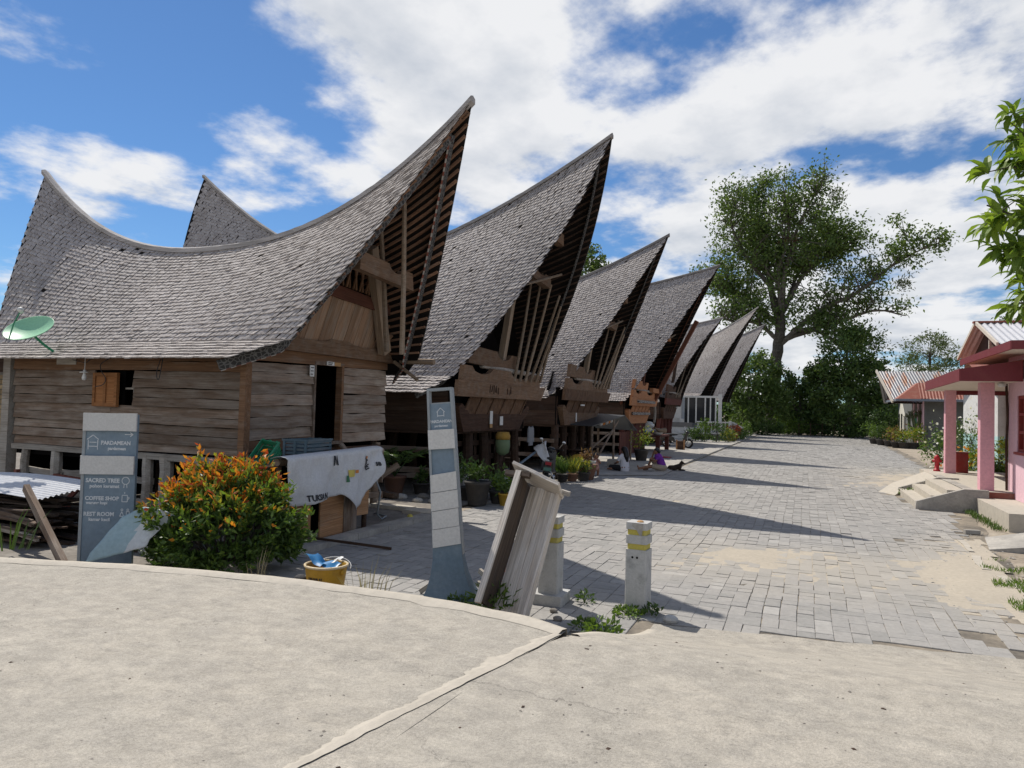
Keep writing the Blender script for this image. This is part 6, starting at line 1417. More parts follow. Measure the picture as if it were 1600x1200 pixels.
grass_tuft((-4.2, 6.35, 0.0), 26, 0.5, 0.5, 'straw', 'dry grass stalks at the road edge left of the sign pillar')
grass_tuft((-5.72, 6.5, 0.0), 14, 0.5, 0.25, 'straw', 'dry stalks at the right foot of the orange bush', bend=0.25)
grass_tuft((-9.4, 6.15, 0.1), 9, 0.55, 0.5, 'leaf_mid', 'sparse long green blades in front of the scrap timber heap', bend=0.6, w=0.014)
grass_tuft((-11.0, 6.3, 0.15), 7, 0.45, 0.3, 'leaf_mid', 'few green blades at the left end of the scrap timber heap', bend=0.5, w=0.012)
def weed(loc, r_, h_, n, mats, label, cat='weed', L=0.07, W=0.035, group=None, name='weed'):
    t = thing(name, label, cat, loc, group)
    m = MB()
    for i in range(max(4, n//14)):
        a = random.uniform(0, 6.28); rr = r_*random.uniform(0.3, 0.9); m.tube([loc, (loc[0]+rr*math.cos(a)*0.5, loc[1]+rr*math.sin(a)*0.5, loc[2]+h_*0.5), (loc[0]+rr*math.cos(a), loc[1]+rr*math.sin(a), loc[2]+h_*random.uniform(0.5, 0.95))], [0.006, 0.005, 0.002], 4, cap=False)
    stuff(m.build('stems', 'leaf_mid', t))
    for q, mt in enumerate(mats):
        nn = n//len(mats); a = rng.uniform(0, 6.28, nn); rr = r_*np.sqrt(rng.uniform(0.02, 1, nn)); z = h_*(1-(rr/r_)**2*0.55)*rng.uniform(0.25, 1.0, nn)
        P = np.stack([loc[0]+rr*np.cos(a), loc[1]+rr*np.sin(a), loc[2]+z], 1); D = np.stack([np.cos(a)*rr/r_, np.sin(a)*rr/r_, rng.uniform(0.1, 0.7, nn)], 1)+unit(nn)*0.6
        stuff(leaves('leaves', P, D, L*rng.uniform(0.7, 1.3, nn), W*rng.uniform(0.7, 1.2, nn), mt, t))
    return t
weed((-1.68, 6.45, 0.02), 0.15, 0.2, 130, ('leaf_bright', 'leaf_mid'), 'green weed growing in the gap at the corner of the road', L=0.06, W=0.035)
weed((-1.95, 6.7, 0.0), 0.11, 0.1, 80, ('leaf_bright', 'leaf_mid'), 'low green weed left of the one in the road gap', L=0.055, W=0.03)
weed((-1.66, 7.38, 0.0), 0.16, 0.09, 200, ('leaf_bright', 'leaf_mid'), 'bright green weeds around the foot of the lone bollard', L=0.04, W=0.03)
weed((-1.44, 7.5, 0.0), 0.09, 0.12, 80, ('leaf_mid', 'leaf_dark'), 'darker weed at the right of the lone bollard foot', L=0.05, W=0.03)
weed((-2.88, 6.72, 0.02), 0.2, 0.34, 150, ('leaf_bright', 'leaf_mid'), 'leafy green weed at the foot of the wooden trough', L=0.12, W=0.032)
weed((-2.98, 6.98, 0.15), 0.11, 0.5, 150, ('leaf_dry', 'leaf_red'), 'reddish dry weed standing inside the wooden trough', L=0.035, W=0.012)
weed((-3.28, 6.72, 0.0), 0.13, 0.16, 90, ('leaf_mid', 'leaf_dark'), 'small dark weed between sign pillar and wooden trough', L=0.06, W=0.03)
weed((-2.2, 7.62, 0.0), 0.09, 0.13, 60, ('leaf_mid',), 'tiny weed beside the plinth of the second bollard', L=0.05, W=0.028)
weed((2.62, 22.3, 0.0), 0.22, 0.2, 120, ('leaf_bright', 'leaf_mid'), 'green weed tucked between concrete steps and ramp', L=0.08, W=0.05)
tag(MB().ell((-1.22, 7.32, 0.03), (0.08, 0.06, 0.045), 9, 6).build('stone', 'bollard'), 'pale stone lying right of the lone bollard', 'stone')
for i, (u, v, s_, lab) in enumerate(((-1.95, 6.95, 0.05, 'brown stone in the dirt below the wooden trough'), (-2.25, 6.85, 0.04, 'small stone in the shade near the second bollard plinth'), (-2.38, 7.1, 0.035, 'dark pebble beside the second bollard plinth'))): tag(MB().ell((u, v, 0.02), (s_*1.3, s_, s_*0.7), 8, 6).build('stone', 'yard'), lab, 'stone')
# grass creeping over the paving at the right
gP = []; gD = []
for i in range(5200):
    v = rng.uniform(8.0, 12.8); u = 2.05+0.12*(v-8)*0.6+abs(rng.normal(0, 0.55))
    if mnoise.noise((u*1.7, v*1.7, 2))+0.5*mnoise.noise((u*5, v*5, 3)) < 0.12: continue
    gP.append((u, v, 0.0)); gD.append((rng.normal(0, 0.6), rng.normal(0, 0.6), 1.0))
gP = np.array(gP); n = len(gP)
stuff(leaves('grass', gP, np.array(gD), rng.uniform(0.04, 0.11, n), 0.012, 'leaf_bright'), 'patchy grass creeping over the paving at the right edge', 'grass')
gP = np.stack([3.45+rng.normal(0, 0.06, 500), rng.uniform(16.2, 19.2, 500), np.zeros(500)], 1); stuff(leaves('grass', gP, unit(500)*0.5+np.array([0, 0, 1.0]), rng.uniform(0.05, 0.14, 500), 0.016, 'leaf_mid'), 'strip of grass along the foot of the pink house terrace', 'grass')
# --- trees
def limb(m, pts, r0, r1, n=7):
    P = smooth_curve(pts, max(6, len(pts)*4), 2); P[1:-1] += rng.normal(0, r0*0.12, P[1:-1].shape); m.tube([tuple(p) for p in P], list(np.linspace(r0, r1, len(P))), n, cap=False); return P
tree = thing('tree', 'huge spreading tree with bare grey limbs at the far end of the square', 'tree', (-3.4, 88, 0))
LB = {'trunk': [(-3.54, 88, -0.3), (-3.36, 88, 5.67), (-3.13, 88, 9.37), (-2.77, 88, 13.07)], 'a': [(-2.9, 88, 12.33), (-3.77, 88.5, 15.33), (-4.48, 89, 20.61), (-5.62, 89.4, 25.6), (-5.4, 90, 30.1)],
 'b': [(-2.71, 88, 13.67), (-2.43, 87.5, 19.0), (-0.85, 87, 24.1), (1.26, 86.5, 28.4)], 'c': [(-2.37, 88, 14.55), (-0.64, 88.8, 18.18), (2.55, 89.8, 20.95), (5.46, 90.5, 22.6)],
 'd': [(-2.9, 88, 10.2), (-1.64, 88, 11.43), (1.3, 87.6, 14.15), (5.21, 87, 15.77), (8.67, 86.6, 18.82), (12.03, 86, 20.5)], 'e': [(-2.6, 88, 10.8), (-1.23, 88.4, 11.4), (2.64, 89, 12.6), (7.14, 90, 14.4), (10.25, 90.5, 13.6)],
 'f': [(-3.0, 88, 12.6), (-6.32, 88.6, 15.41), (-9.25, 89.5, 17.04), (-11.9, 90, 19.5)], 'g': [(-3.15, 88, 10.85), (-5.21, 87.2, 12.75), (-8.08, 86.5, 12.8), (-10.3, 86, 14.0)],
 'h': [(-2.63, 88, 13.07), (-3.19, 87.2, 18.3), (-1.86, 86.4, 22.7), (-2.63, 86, 28)], 'i': [(-3.79, 88, 16.8), (-6.76, 87.5, 20.7), (-8.64, 87, 24.7), (-7.95, 86.8, 26.9)], 'j': [(-1.24, 88, 11.94), (0.99, 87.4, 11.9), (3.33, 87, 10.06), (5.28, 86.6, 8.6)],
 'k': [(-3.0, 88, 14), (-4, 91, 18), (-6, 93, 22), (-7, 94, 26)], 'l': [(-2.5, 88, 14), (-1, 91, 19), (1, 93.5, 23), (3, 95, 25.5)]}
m = MB(); tips = []; ends = []
for nm, pts in LB.items():
    if nm == 'trunk': limb(m, pts, 0.85, 0.56, 10); continue
    P = limb(m, pts, 0.36 if nm in 'abdef' else 0.28, 0.06)
    L_ = len(P)
    for q in range(22):
        i = int(rng.uniform(0.28, 1.0)*(L_-1)); p0 = P[i]; d = unit(1)[0]; d[2] = abs(d[2])*0.7+0.15; d += (P[min(i+1, L_-1)]-P[max(0, i-1)])*0.25; d /= np.linalg.norm(d)
        ln = rng.uniform(1.6, 4.4)*(1.0-0.35*i/L_); p1 = p0+d*ln*0.5+rng.normal(0, 0.25, 3); p2 = p0+d*ln+rng.normal(0, 0.4, 3)+np.array([0, 0, 0.3])
        m.tube([tuple(p0), tuple(p1), tuple(p2)], [0.1, 0.06, 0.025], 5, cap=False)
        for s_ in range(4):
            p3 = p1+(p2-p1)*rng.uniform(0, 1)+unit(1)[0]*rng.uniform(0.5, 1.5); m.tube([tuple(p1+(p2-p1)*0.4), tuple(p3)], [0.045, 0.02], 4, cap=False); tips.append(p3)
        tips.append(p2)
LPts = np.concatenate([smooth_curve(p_, 14, 1) for n_, p_ in LB.items() if n_ != 'trunk'])
for q in range(190):      # finer sprays filling out the rounded crown
    d = unit(1)[0]*rng.uniform(0.35, 1.0)**0.5; c_ = np.array([-2.0, 88.5, 20.6])+d*np.array([9.2, 6.0, 8.4]); j = np.argmin(np.linalg.norm(LPts-c_, axis=1)); p0 = LPts[j]
    if np.linalg.norm(p0-c_) > 5.2 or c_[2] < 12.5: continue
    m.tube([tuple(p0), tuple((p0+c_)/2+rng.normal(0, 0.3, 3)), tuple(c_)], [0.07, 0.04, 0.018], 4, cap=False); tips += [c_, c_+rng.normal(0, 0.7, 3)]
m.build('trunk', 'bark', tree)
tips = np.array(tips); dens = np.array([mnoise.noise((t[0]*0.16, t[1]*0.16, t[2]*0.16)) for t in tips]); 
P = []; 
for t, q in zip(tips, dens):
    if t[0] > 4.5 and rng.random() < 0.15: continue
    k_ = int(max(5, 25+36*q)); P.append(t+rng.normal(0, 0.58, (k_, 3))*np.array([1, 1, 0.7]))
P = np.concatenate(P); n = len(P); D = unit(n)+np.array([0, 0, -0.25]); hsel = rng.random(n)
ctop = leaves('crown', P[hsel < 0.6], D[hsel < 0.6], rng.uniform(0.26, 0.48, (hsel < 0.6).sum()), rng.uniform(0.14, 0.26, (hsel < 0.6).sum()), 'leaf_tree', tree); stuff(ctop)
stuff(leaves('crown', P[hsel >= 0.6], D[hsel >= 0.6], rng.uniform(0.3, 0.52, (hsel >= 0.6).sum()), rng.uniform(0.16, 0.28, (hsel >= 0.6).sum()), 'leaf_mid', tree))
for c_ in ((-2.0, 87, 22.0), (2.9, 87.5, 26.8), (9.6, 87, 16.6)):   # clumps of epiphytes on the limbs
    pp = np.array(c_)+rng.normal(0, 0.45, (160, 3)); stuff(leaves('epiphyte', pp, unit(160)+np.array([0, 0, 0.6]), 0.5, 0.12, 'leaf_dry' if c_[0] < 0 else 'leaf_grey', tree))
def blob_tree(name, label, base, lobes, nleaf, L, W, mats, trunk_r=0.25, group=None, cat='tree', crown='crown'):
    """lobes: (centre, radii); leaves gathered in clumps through the crown's volume"""
    t = thing(name, label, cat, base, group); m = MB(); tot = sum(r_[0]*r_[1]*r_[2] for c_, r_ in lobes)
    top = max(c_[2] for c_, r_ in lobes)
    m.tube([base, (base[0]+0.1, base[1], base[2]+(top-base[2])*0.5), (lobes[0][0][0], lobes[0][0][1], top*0.9)], [trunk_r, trunk_r*0.7, trunk_r*0.25], 7, cap=False)
    allP = []
    for c_, r_ in lobes:
        m.tube([(base[0], base[1], base[2]+(c_[2]-base[2])*0.35), c_], [trunk_r*0.45, trunk_r*0.12], 5, cap=False)
        ncl = max(6, int(46*(r_[0]*r_[1]*r_[2]/tot)**0.7)); d = unit(ncl)*rng.uniform(0.45, 1.0, (ncl, 1))**0.5*np.array(r_)+np.array(c_)
        kk = max(8, int(nleaf*(r_[0]*r_[1]*r_[2])/tot/ncl))
        for q in d:
            allP.append(q+rng.normal(0, 1, (kk, 3))*np.array(r_)*0.17)
            if rng.random() < 0.5: m.tube([c_, tuple(q)], [trunk_r*0.12, trunk_r*0.04], 4, cap=False)
    m.build('trunk', 'bark', t)
    P = np.concatenate(allP); P = P[P[:, 2] > base[2]+0.05]; n = len(P); sel = rng.integers(0, len(mats), n); D = unit(n)+np.array([0, 0, 0.1])
    for i, mt in enumerate(mats):
        s_ = sel == i; stuff(leaves(crown, P[s_], D[s_], L*rng.uniform(0.7, 1.25, s_.sum()), W*rng.uniform(0.7, 1.2, s_.sum()), mt, t))
    return t
GT = 'dark trees behind the square'
blob_tree('tree', 'dense dark green tree right of the huge tree, behind the square', (4.0, 81, 0), [((3.8, 81, 8.2), (2.6, 2.4, 3.2)), ((5.4, 81, 6.2), (2.3, 2.2, 2.6)), ((2.0, 81, 5.6), (2.2, 2.2, 2.6)), ((4.4, 80.5, 3.4), (3.4, 2.4, 2.2)), ((4.6, 81.5, 10.2), (1.5, 1.4, 1.5))], 9000, 0.42, 0.24, ('leaf_dark', 'leaf_mid', 'leaf_tree'), 0.35, GT)
blob_tree('tree', 'dark tree filling the space between farthest house and huge trunk', (-5.8, 80, 0), [((-5.6, 80, 4.5), (2.4, 2.2, 3.0)), ((-3.2, 80.5, 3.2), (2.2, 2, 2.2)), ((-6.4, 79, 2.2), (2.2, 2, 1.8)), ((-4.6, 81, 6.8), (2.0, 2, 1.8))], 7500, 0.4, 0.23, ('leaf_tree', 'leaf_mid'), 0.3, GT)
blob_tree('tree', 'dark bushy tree at the centre foot of the huge tree', (-0.6, 86, 0), [((-0.6, 86, 3.4), (2.6, 2, 2.6)), ((1.2, 86, 5.2), (2.2, 2, 2.0)), ((-2.2, 86, 5.6), (1.8, 2, 1.6)), ((0.4, 86, 1.8), (3.2, 2, 1.6))], 7000, 0.4, 0.24, ('leaf_dark', 'leaf_tree', 'leaf_mid'), 0.3, GT)
blob_tree('tree', 'dark tree far right of the row behind, next to the tin roof', (8.2, 92, 0), [((8.0, 92, 4.2), (2.8, 2, 3.0)), ((6.4, 92, 2.6), (2.6, 2, 2.4))], 4500, 0.42, 0.24, ('leaf_dark', 'leaf_mid'), 0.3, GT)
blob_tree('tree', 'pale feathery tree rising behind the rusty tin roof', (15.6, 110, 0), [((15.2, 110, 10.6), (3.4, 3, 2.8)), ((12.8, 110, 9.2), (2.0, 2.4, 1.8)), ((18.0, 110, 9.4), (2.6, 2.4, 2.2)), ((15.4, 110, 12.4), (1.8, 2, 1.4)), ((15.5, 110, 8.0), (4.4, 3, 1.6))], 4200, 0.42, 0.16, ('leaf_grey', 'leaf_grey', 'leaf_mid'), 0.3)
blob_tree('tree', 'small tree crown showing above the white gable roof', (13.6, 62, 0), [((13.6, 62, 8.3), (1.7, 1.6, 1.2)), ((15.2, 62, 8.0), (1.4, 1.4, 1.2))], 1800, 0.3, 0.14, ('leaf_grey', 'leaf_mid'), 0.2)
blob_tree('tree', 'leafy tree crown showing between second and third roofs', (-18.3, 61, 0), [((-18.2, 61, 13.6), (1.9, 1.8, 2.0)), ((-17.6, 61, 15.4), (1.0, 1.1, 1.2))], 2600, 0.36, 0.2, ('leaf_mid', 'leaf_tree'), 0.25)
GS = 'shrubs along the far end of the square'
for i, (u, v, rx, h_, mt, lab) in enumerate(((-3.6, 78.5, 1.6, 1.3, ('leaf_mid', 'leaf_dark'), 'low green shrub left of the far end fence'), (-1.2, 83, 1.8, 1.5, ('leaf_mid', 'leaf_bright'), 'bright shrub in the middle of the far end hedge'), (1.6, 84, 1.8, 1.2, ('leaf_dark', 'leaf_mid'), 'dark low shrub behind the far garden fence'), (4.4, 80, 1.8, 1.2, ('leaf_dark', 'leaf_mid'), 'dark shrub right of the far garden fence'), (6.6, 74, 1.5, 2.4, ('leaf_mid', 'leaf_dark'), 'tall leafy shrub left of the grey house'), (7.2, 79, 1.6, 2.6, ('leaf_dark', 'leaf_mid'), 'dark shrub in the corner behind the grey house'))):
    blob_tree('shrub', lab, (u, v, 0), [((u, v, h_*0.5), (rx, rx*0.8, h_*0.55)), ((u+rx*0.4, v, h_*0.7), (rx*0.5, rx*0.5, h_*0.4))], 1300, 0.26, 0.15, mt, 0.06, GS, 'shrub', 'foliage')
for i, (u, v, rx, h_, lab) in enumerate(((-7.5, 84, 2.4, 3.4, 'dark thicket left behind the farthest house'), (-4.5, 92, 2.6, 3.6, 'dark thicket behind the huge trunk'), (-1.0, 94, 2.8, 3.4, 'dark thicket in the middle behind the hedge'), (2.6, 95, 2.8, 3.4, 'dark thicket right of the middle behind the hedge'), (6.2, 96, 2.8, 3.6, 'dark thicket toward the right behind the hedge'), (9.8, 95, 2.6, 4.0, 'dark thicket hidden beside the grey house'))):
    blob_tree('thicket', lab, (u, v, 0), [((u, v, h_*0.45), (rx, 1.6, h_*0.55)), ((u+0.8, v, h_*0.75), (rx*0.6, 1.3, h_*0.4)), ((u-0.9, v, h_*0.6), (rx*0.5, 1.2, h_*0.5))], 2600, 0.42, 0.26, ('leaf_dark', 'leaf_mid', 'leaf_mid'), 0.1, 'thickets behind the square', 'bush', 'foliage')
# garden fence at the far end
fn = thing('garden_fence', 'low wire fence with thin posts across the far end of the square', 'fence', (3, 80, 0))
for u in np.arange(-0.6, 6.2, 1.1): m = MB(); m.tube([(u, 79.5, 0), (u, 79.5, 1.35)], 0.035, 6); m.build('post', 'dark_wood', fn)
for z in (0.7, 1.25): m = MB(); m.tube([(-0.6, 79.5, z), (5.5, 79.5, z)], 0.014, 5); m.build('wire', 'dark_wood', fn)
# --- branch of a broad leaved tree at the upper right
ft = thing('tree', 'broad leaved tree whose near branches enter at the upper right', 'tree', (3.5, 9.6, 0))
m = MB(); m.tube([(3.5, 9.6, -0.05), (3.45, 9.5, 2.0), (3.3, 9.4, 3.6), (3.1, 9.3, 5.0)], [0.14, 0.12, 0.1, 0.06], 9, cap=False)
P = []; D = []
br = [((3.3, 9.4, 3.6), (2.5, 9.2, 4.1), (1.78, 9.0, 4.42)), ((3.3, 9.4, 3.4), (2.6, 9.1, 3.7), (1.9, 9.0, 3.92)), ((3.1, 9.3, 5.0), (2.6, 9.1, 5.1), (2.12, 9.0, 5.15)), ((3.1, 9.3, 4.6), (2.5, 9.1, 4.7), (1.98, 8.95, 4.8)), ((3.3, 9.4, 3.2), (2.7, 9.1, 3.4), (2.12, 9.0, 3.62)), ((3.3, 9.4, 3.0), (2.6, 9.3, 3.2), (2.15, 9.2, 3.42)), ((3.1, 9.3, 5.0), (2.9, 9.5, 5.4), (2.5, 9.4, 5.6)), ((3.3, 9.4, 4.0), (2.6, 9.6, 4.3), (2.05, 9.7, 4.35)), ((3.2, 9.4, 4.4), (2.7, 8.8, 4.5), (2.2, 8.7, 4.5))]
for b in br:
    Pp = smooth_curve(b, 12, 2); m.tube([tuple(x) for x in Pp], list(np.linspace(0.035, 0.008, 12)), 6, cap=False)
    for q in range(13):
        t = 4+int(rng.uniform(0, 1)*7.99); c0 = Pp[t]; d = unit(1)[0]*np.array([1, 1, 0.6])+np.array([-0.55, -0.1, 0.2]); c1 = c0+d/np.linalg.norm(d)*rng.uniform(0.12, 0.36)
        m.tube([tuple(c0), tuple(c1)], [0.008, 0.005], 4, cap=False)
        for s_ in range(11): dd = unit(1)[0]+d*0.5+np.array([-0.15, -0.1, -0.35]); P.append(c1+rng.normal(0, 0.025, 3)); D.append(dd)
m.build('trunk', 'bark', ft); P = np.array(P)+np.array([0.09, 0, 0]); D = np.array(D); n = len(P)
def big_leaves(name, P, D, L, W, mat, parent):
    D = D/np.linalg.norm(D, axis=1, keepdims=True); n = len(P); S = np.cross(D, np.array([0, 0, 1.0])+rng.normal(0, 0.35, (n, 3))); S /= np.linalg.norm(S, axis=1, keepdims=True); Nn = np.cross(S, D)
    rowsV = []; fr = [(0, 0.04, 0), (0.25, 0.75, 0.03), (0.5, 1.0, 0.035), (0.78, 0.66, 0.0), (1.0, 0.04, -0.09)]
    for f_, w_, up_ in fr:
        c_ = P+D*(L*f_)[:, None]+Nn*(L*up_*2)[:, None]
        rowsV += [c_-S*(W*w_/2)[:, None]+Nn*(W*w_*0.16)[:, None], c_, c_+S*(W*w_/2)[:, None]+Nn*(W*w_*0.16)[:, None]]
    V = np.stack(rowsV, 1).reshape(-1, 3); b = (np.arange(n)*15)[:, None, None]; q = np.array([(3*i+j, 3*i+j+1, 3*i+j+4, 3*i+j+3) for i in range(4) for j in range(2)])[None]
    return fast_obj(name, V, (b+q).reshape(-1, 4), mat, parent)
s_ = rng.random(n) < 0.5
for w_, mt in ((s_, 'leaf_lime'), (~s_, 'leaf_bright')): stuff(big_leaves('leaves', P[w_], D[w_], rng.uniform(0.17, 0.29, w_.sum()), rng.uniform(0.06, 0.092, w_.sum()), mt, ft))
# ------------------------------------------------------------------ yard: potted plants, stall, motorbikes, people
MAT['pot_dark'] = paint('dark_pot', (0.045, 0.042, 0.04), 0.7, 0.4, (0.12, 0.1, 0.08), 6); MAT['pot_clay'] = paint('clay_pot', (0.17, 0.09, 0.06), 0.85, 0.4, (0.12, 0.1, 0.08), 6); MAT['pot_white'] = paint('pale_pot', (0.42, 0.45, 0.42), 0.7, 0.5, (0.25, 0.26, 0.24), 6); MAT['pot_yellow'] = paint('yellow_pot', (0.42, 0.25, 0.03), 0.6, 0.4)
def pot(t, loc, r_, h_, mat):
    m = MB(); m.lathe([(r_*0.72, 0), (r_, h_*0.86), (r_*1.08, h_*0.88), (r_*1.08, h_), (r_*0.92, h_), (r_*0.88, h_*0.9), (0.0, h_*0.88)], loc, 14, cap=False); return m.build('pot', mat, t, True)
def potted(loc, r_, h_, mat, kind, ph_, mats, label, n=120, L=0.12, W=0.04, name='potted_plant', group='potted plants around the square', cat='plant'):
    t = thing(name, label, cat, loc, group); pot(t, loc, r_, h_, mat); top = np.array([loc[0], loc[1], loc[2]+h_]); m = MB()
    nst = 7 if kind != 'blade' else 0; tipsl = []
    for i in range(nst):
        d = unit(1)[0]*np.array([0.6, 0.6, 0.3])+np.array([0, 0, 0.9]); e = top+d*ph_*rng.uniform(0.55, 0.95); m.tube([tuple(top), tuple((top+e)/2+rng.normal(0, 0.02, 3)), tuple(e)], [0.008, 0.006, 0.004], 4, cap=False); tipsl.append(e)
    if nst: stuff(m.build('stems', 'leaf_mid', t))
    for q, mt in enumerate(mats):
        nn = n//len(mats)
        if kind == 'blade': P = top+rng.normal(0, r_*0.3, (nn, 3))*np.array([1, 1, 0.1]); D = unit(nn)*0.6+np.array([0, 0, 1.0]); LL = ph_*rng.uniform(0.6, 1.1, nn)
        else:
            base = np.array(tipsl)[rng.integers(0, len(tipsl), nn)]; P = base+(top-base)*rng.uniform(0, 0.55, (nn, 1))+rng.normal(0, ph_*0.13, (nn, 3)); D = unit(nn)+np.array([0, 0, 0.3]); LL = L*rng.uniform(0.7, 1.2, nn)
        P[:, 2] = np.maximum(P[:, 2], loc[2]+0.05); stuff(leaves('leaves', P, D, LL, W*rng.uniform(0.7, 1.2, nn), mt, t))
    return t
# palm in a clay pot between first and second house
pl = thing('potted_palm', 'potted palm with arching fronds in the shade between first and second house', 'plant', (-8.9, 14.6, 0.02)); pot(pl, (-8.9, 14.6, 0.02), 0.26, 0.42, 'pot_clay')
for i in range(9):
    a = i*0.7+0.2; P = [np.array([-8.9, 14.6, 0.42])]; 
    for s_ in range(1, 8): P.append(np.array([-8.9+math.cos(a)*0.13*s_, 14.6+math.sin(a)*0.13*s_, 0.42+0.2*s_-0.017*s_*s_]))
    m = MB(); m.tube([tuple(p) for p in P], [0.012-0.0012*j for j in range(8)], 5, cap=False); fo = m.build('frond', 'leaf_dark', pl)
    LP = []; LD = []
    for p, q in zip(P[2:-1], P[3:]):
        for u_ in np.linspace(0, 1, 4):
            for sg in (-1, 1): LP.append(p+(q-p)*u_); LD.append((q-p)*3+sg*np.array([-math.sin(a), math.cos(a), -0.25])*0.9)
    stuff(leaves('leaflets', np.array(LP), np.array(LD), 0.24, 0.03, 'leaf_mid', fo))
PP = [((-8.35, 14.9, 0.02), 0.2, 0.26, 'pot_dark', 'bush', 0.35, ('leaf_dark', 'leaf_mid'), 'small dark potted plant right of the palm'),
 ((-7.5, 14.7, 0.02), 0.22, 0.3, 'pot_dark', 'bush', 0.62, ('leaf_mid', 'leaf_dark'), 'green potted shrub just right of the sign pillar'),
 ((-6.45, 13.95, 0.02), 0.27, 0.5, 'pot_dark', 'bush', 0.42, ('leaf_dark', 'leaf_mid'), 'big dark pot with bushy leaves in front of the second house'),
 ((-6.95, 14.5, 0.02), 0.2, 0.3, 'pot_dark', 'bush', 0.55, ('leaf_mid',), 'leafy potted plant behind the big dark pot'),
 ((-6.2, 14.5, 0.0), 0.2, 0.28, 'pot_dark', 'bush', 0.62, ('leaf_mid', 'leaf_bright'), 'bushy green plant left of the yellow pot'),
 ((-5.95, 14.3, 0.0), 0.15, 0.26, 'pot_yellow', 'bush', 0.4, ('leaf_mid', 'leaf_bright'), 'plant in a yellow pot at the paving edge'),
 ((-6.6, 15.3, 0.0), 0.18, 0.24, 'pot_dark', 'bush', 0.5, ('leaf_mid', 'leaf_dark'), 'leafy plant behind the yellow pot'),
 ((-6.5, 19.9, 0.0), 0.17, 0.22, 'pot_dark', 'blade', 0.5, ('leaf_mid', 'leaf_dark'), 'spiky green plant in a dark pot right of the motorbike'),
 ((-6.3, 20.2, 0.0), 0.17, 0.22, 'pot_clay', 'blade', 0.55, ('leaf_yellow', 'leaf_mid'), 'yellowish spiky plant in a clay pot'),
 ((-6.8, 20.4, 0.0), 0.17, 0.22, 'pot_dark', 'bush', 0.5, ('leaf_mid', 'leaf_bright'), 'small green bush in a pot behind the spiky plants'),
 ((-6.05, 20.5, 0.0), 0.2, 0.26, 'pot_dark', 'bush', 0.42, ('leaf_mid', 'leaf_yellow'), 'mixed green plant in a round dark pot'),
 ((-6.15, 21.0, 0.0), 0.36, 0.46, 'pot_clay', 'bush', 0.36, ('leaf_dry', 'leaf_dry'), 'large brown basket pot with dried foliage'),
 ((-6.4, 30.2, 0.0), 0.3, 0.5, 'pot_dark', 'bush', 0.95, ('leaf_bright', 'leaf_yellow'), 'bright yellow green shrub in a dark tub behind the seated women')]
for a in PP: potted(*a, n=230 if 'shrub' in a[7] else 150, L=0.13 if a[4] != 'blade' else 0.3, W=0.05 if a[4] != 'blade' else 0.025)
# pots in front of the grey house and bed by the white house
PR = [((5.15, 64.5, 0), 'leaf_mid', 'leaf_bright', 'leftmost potted plant of the row before the grey house'), ((5.45, 62, 0), 'leaf_mid', 'leaf_dark', 'second potted plant from the left before the grey house'), ((5.8, 60, 0), 'leaf_dry', 'leaf_mid', 'reddish brown potted plant before the grey house'), ((6.05, 57.8, 0), 'leaf_yellow', 'leaf_dry', 'orange tinged potted plant in the middle of the row before the grey house'), ((6.45, 57.3, 0), 'leaf_yellow', 'leaf_bright', 'bright yellow potted croton before the grey house'), ((6.95, 57.4, 0), 'leaf_bright', 'leaf_yellow', 'lime green potted plant beside the yellow croton'), ((7.4, 57.8, 0), 'leaf_yellow', 'leaf_mid', 'rightmost potted plant of the row beside the bench'), ((6.6, 60.5, 0), 'leaf_mid', 'leaf_dry', 'tall mixed plant behind the yellow croton')]
for l_, a, b, lab in PR: potted(l_, 0.38, 0.42, 'pot_dark', 'bush', 1.1, (a, b), lab, 190, 0.24, 0.09)
t = thing('cactus_plant', 'tall knobbly plant standing by the grey house doorway', 'plant', (7.5, 60.2, 0)); m = MB(); m.tube([(7.5, 60.2, 0), (7.45, 60.2, 1.6), (7.3, 60.2, 2.3)], [0.14, 0.12, 0.1], 7); m.tube([(7.45, 60.2, 1.4), (7.75, 60.2, 1.9), (7.75, 60.2, 2.4)], 0.1, 7); m.tube([(7.45, 60.2, 1.2), (7.1, 60.2, 1.6), (7.1, 60.2, 2.2)], 0.1, 7); m.build('stalk', 'leaf_grey', t)
for c_ in ((7.3, 60.2, 2.4), (7.75, 60.2, 2.5), (7.1, 60.2, 2.3)): pp = np.array(c_)+rng.normal(0, 0.13, (60, 3)); stuff(leaves('tuft', pp, unit(60), 0.3, 0.06, 'leaf_grey', t))
for i, (u, v, r_, h_, mt, lab) in enumerate(((-7.6, 53.5, 0.7, 0.9, ('leaf_dark', 'leaf_mid'), 'low dark shrub at the left of the white house bed'), (-6.75, 53.6, 0.55, 1.6, ('leaf_bright', 'leaf_mid'), 'tall bright green plant in the white house bed'), (-6.0, 54.2, 1.0, 1.35, ('leaf_dark', 'leaf_dark'), 'round dark green bush in the white house bed'), (-5.2, 55.2, 0.6, 0.9, ('leaf_yellow', 'leaf_mid'), 'yellow green spiky plant at the corner of the bed'), (-5.1, 57.5, 0.6, 1.2, ('leaf_dry', 'leaf_red'), 'red leaved plant at the corner of the white balustrade'), (-5.0, 60.5, 0.6, 0.8, ('leaf_mid', 'leaf_bright'), 'pale green plant right of the white balustrade'), (-4.9, 66, 0.7, 1.4, ('leaf_bright', 'leaf_mid'), 'bright shrub beyond the end of the white balustrade'))):
    blob_tree('shrub', lab, (u, v, 0), [((u, v, h_*0.55), (r_, r_, h_*0.5)), ((u+0.2, v, h_*0.75), (r_*0.5, r_*0.5, h_*0.3))], 420, 0.2, 0.09, mt, 0.04, 'plants in the white house bed', 'shrub', 'foliage')
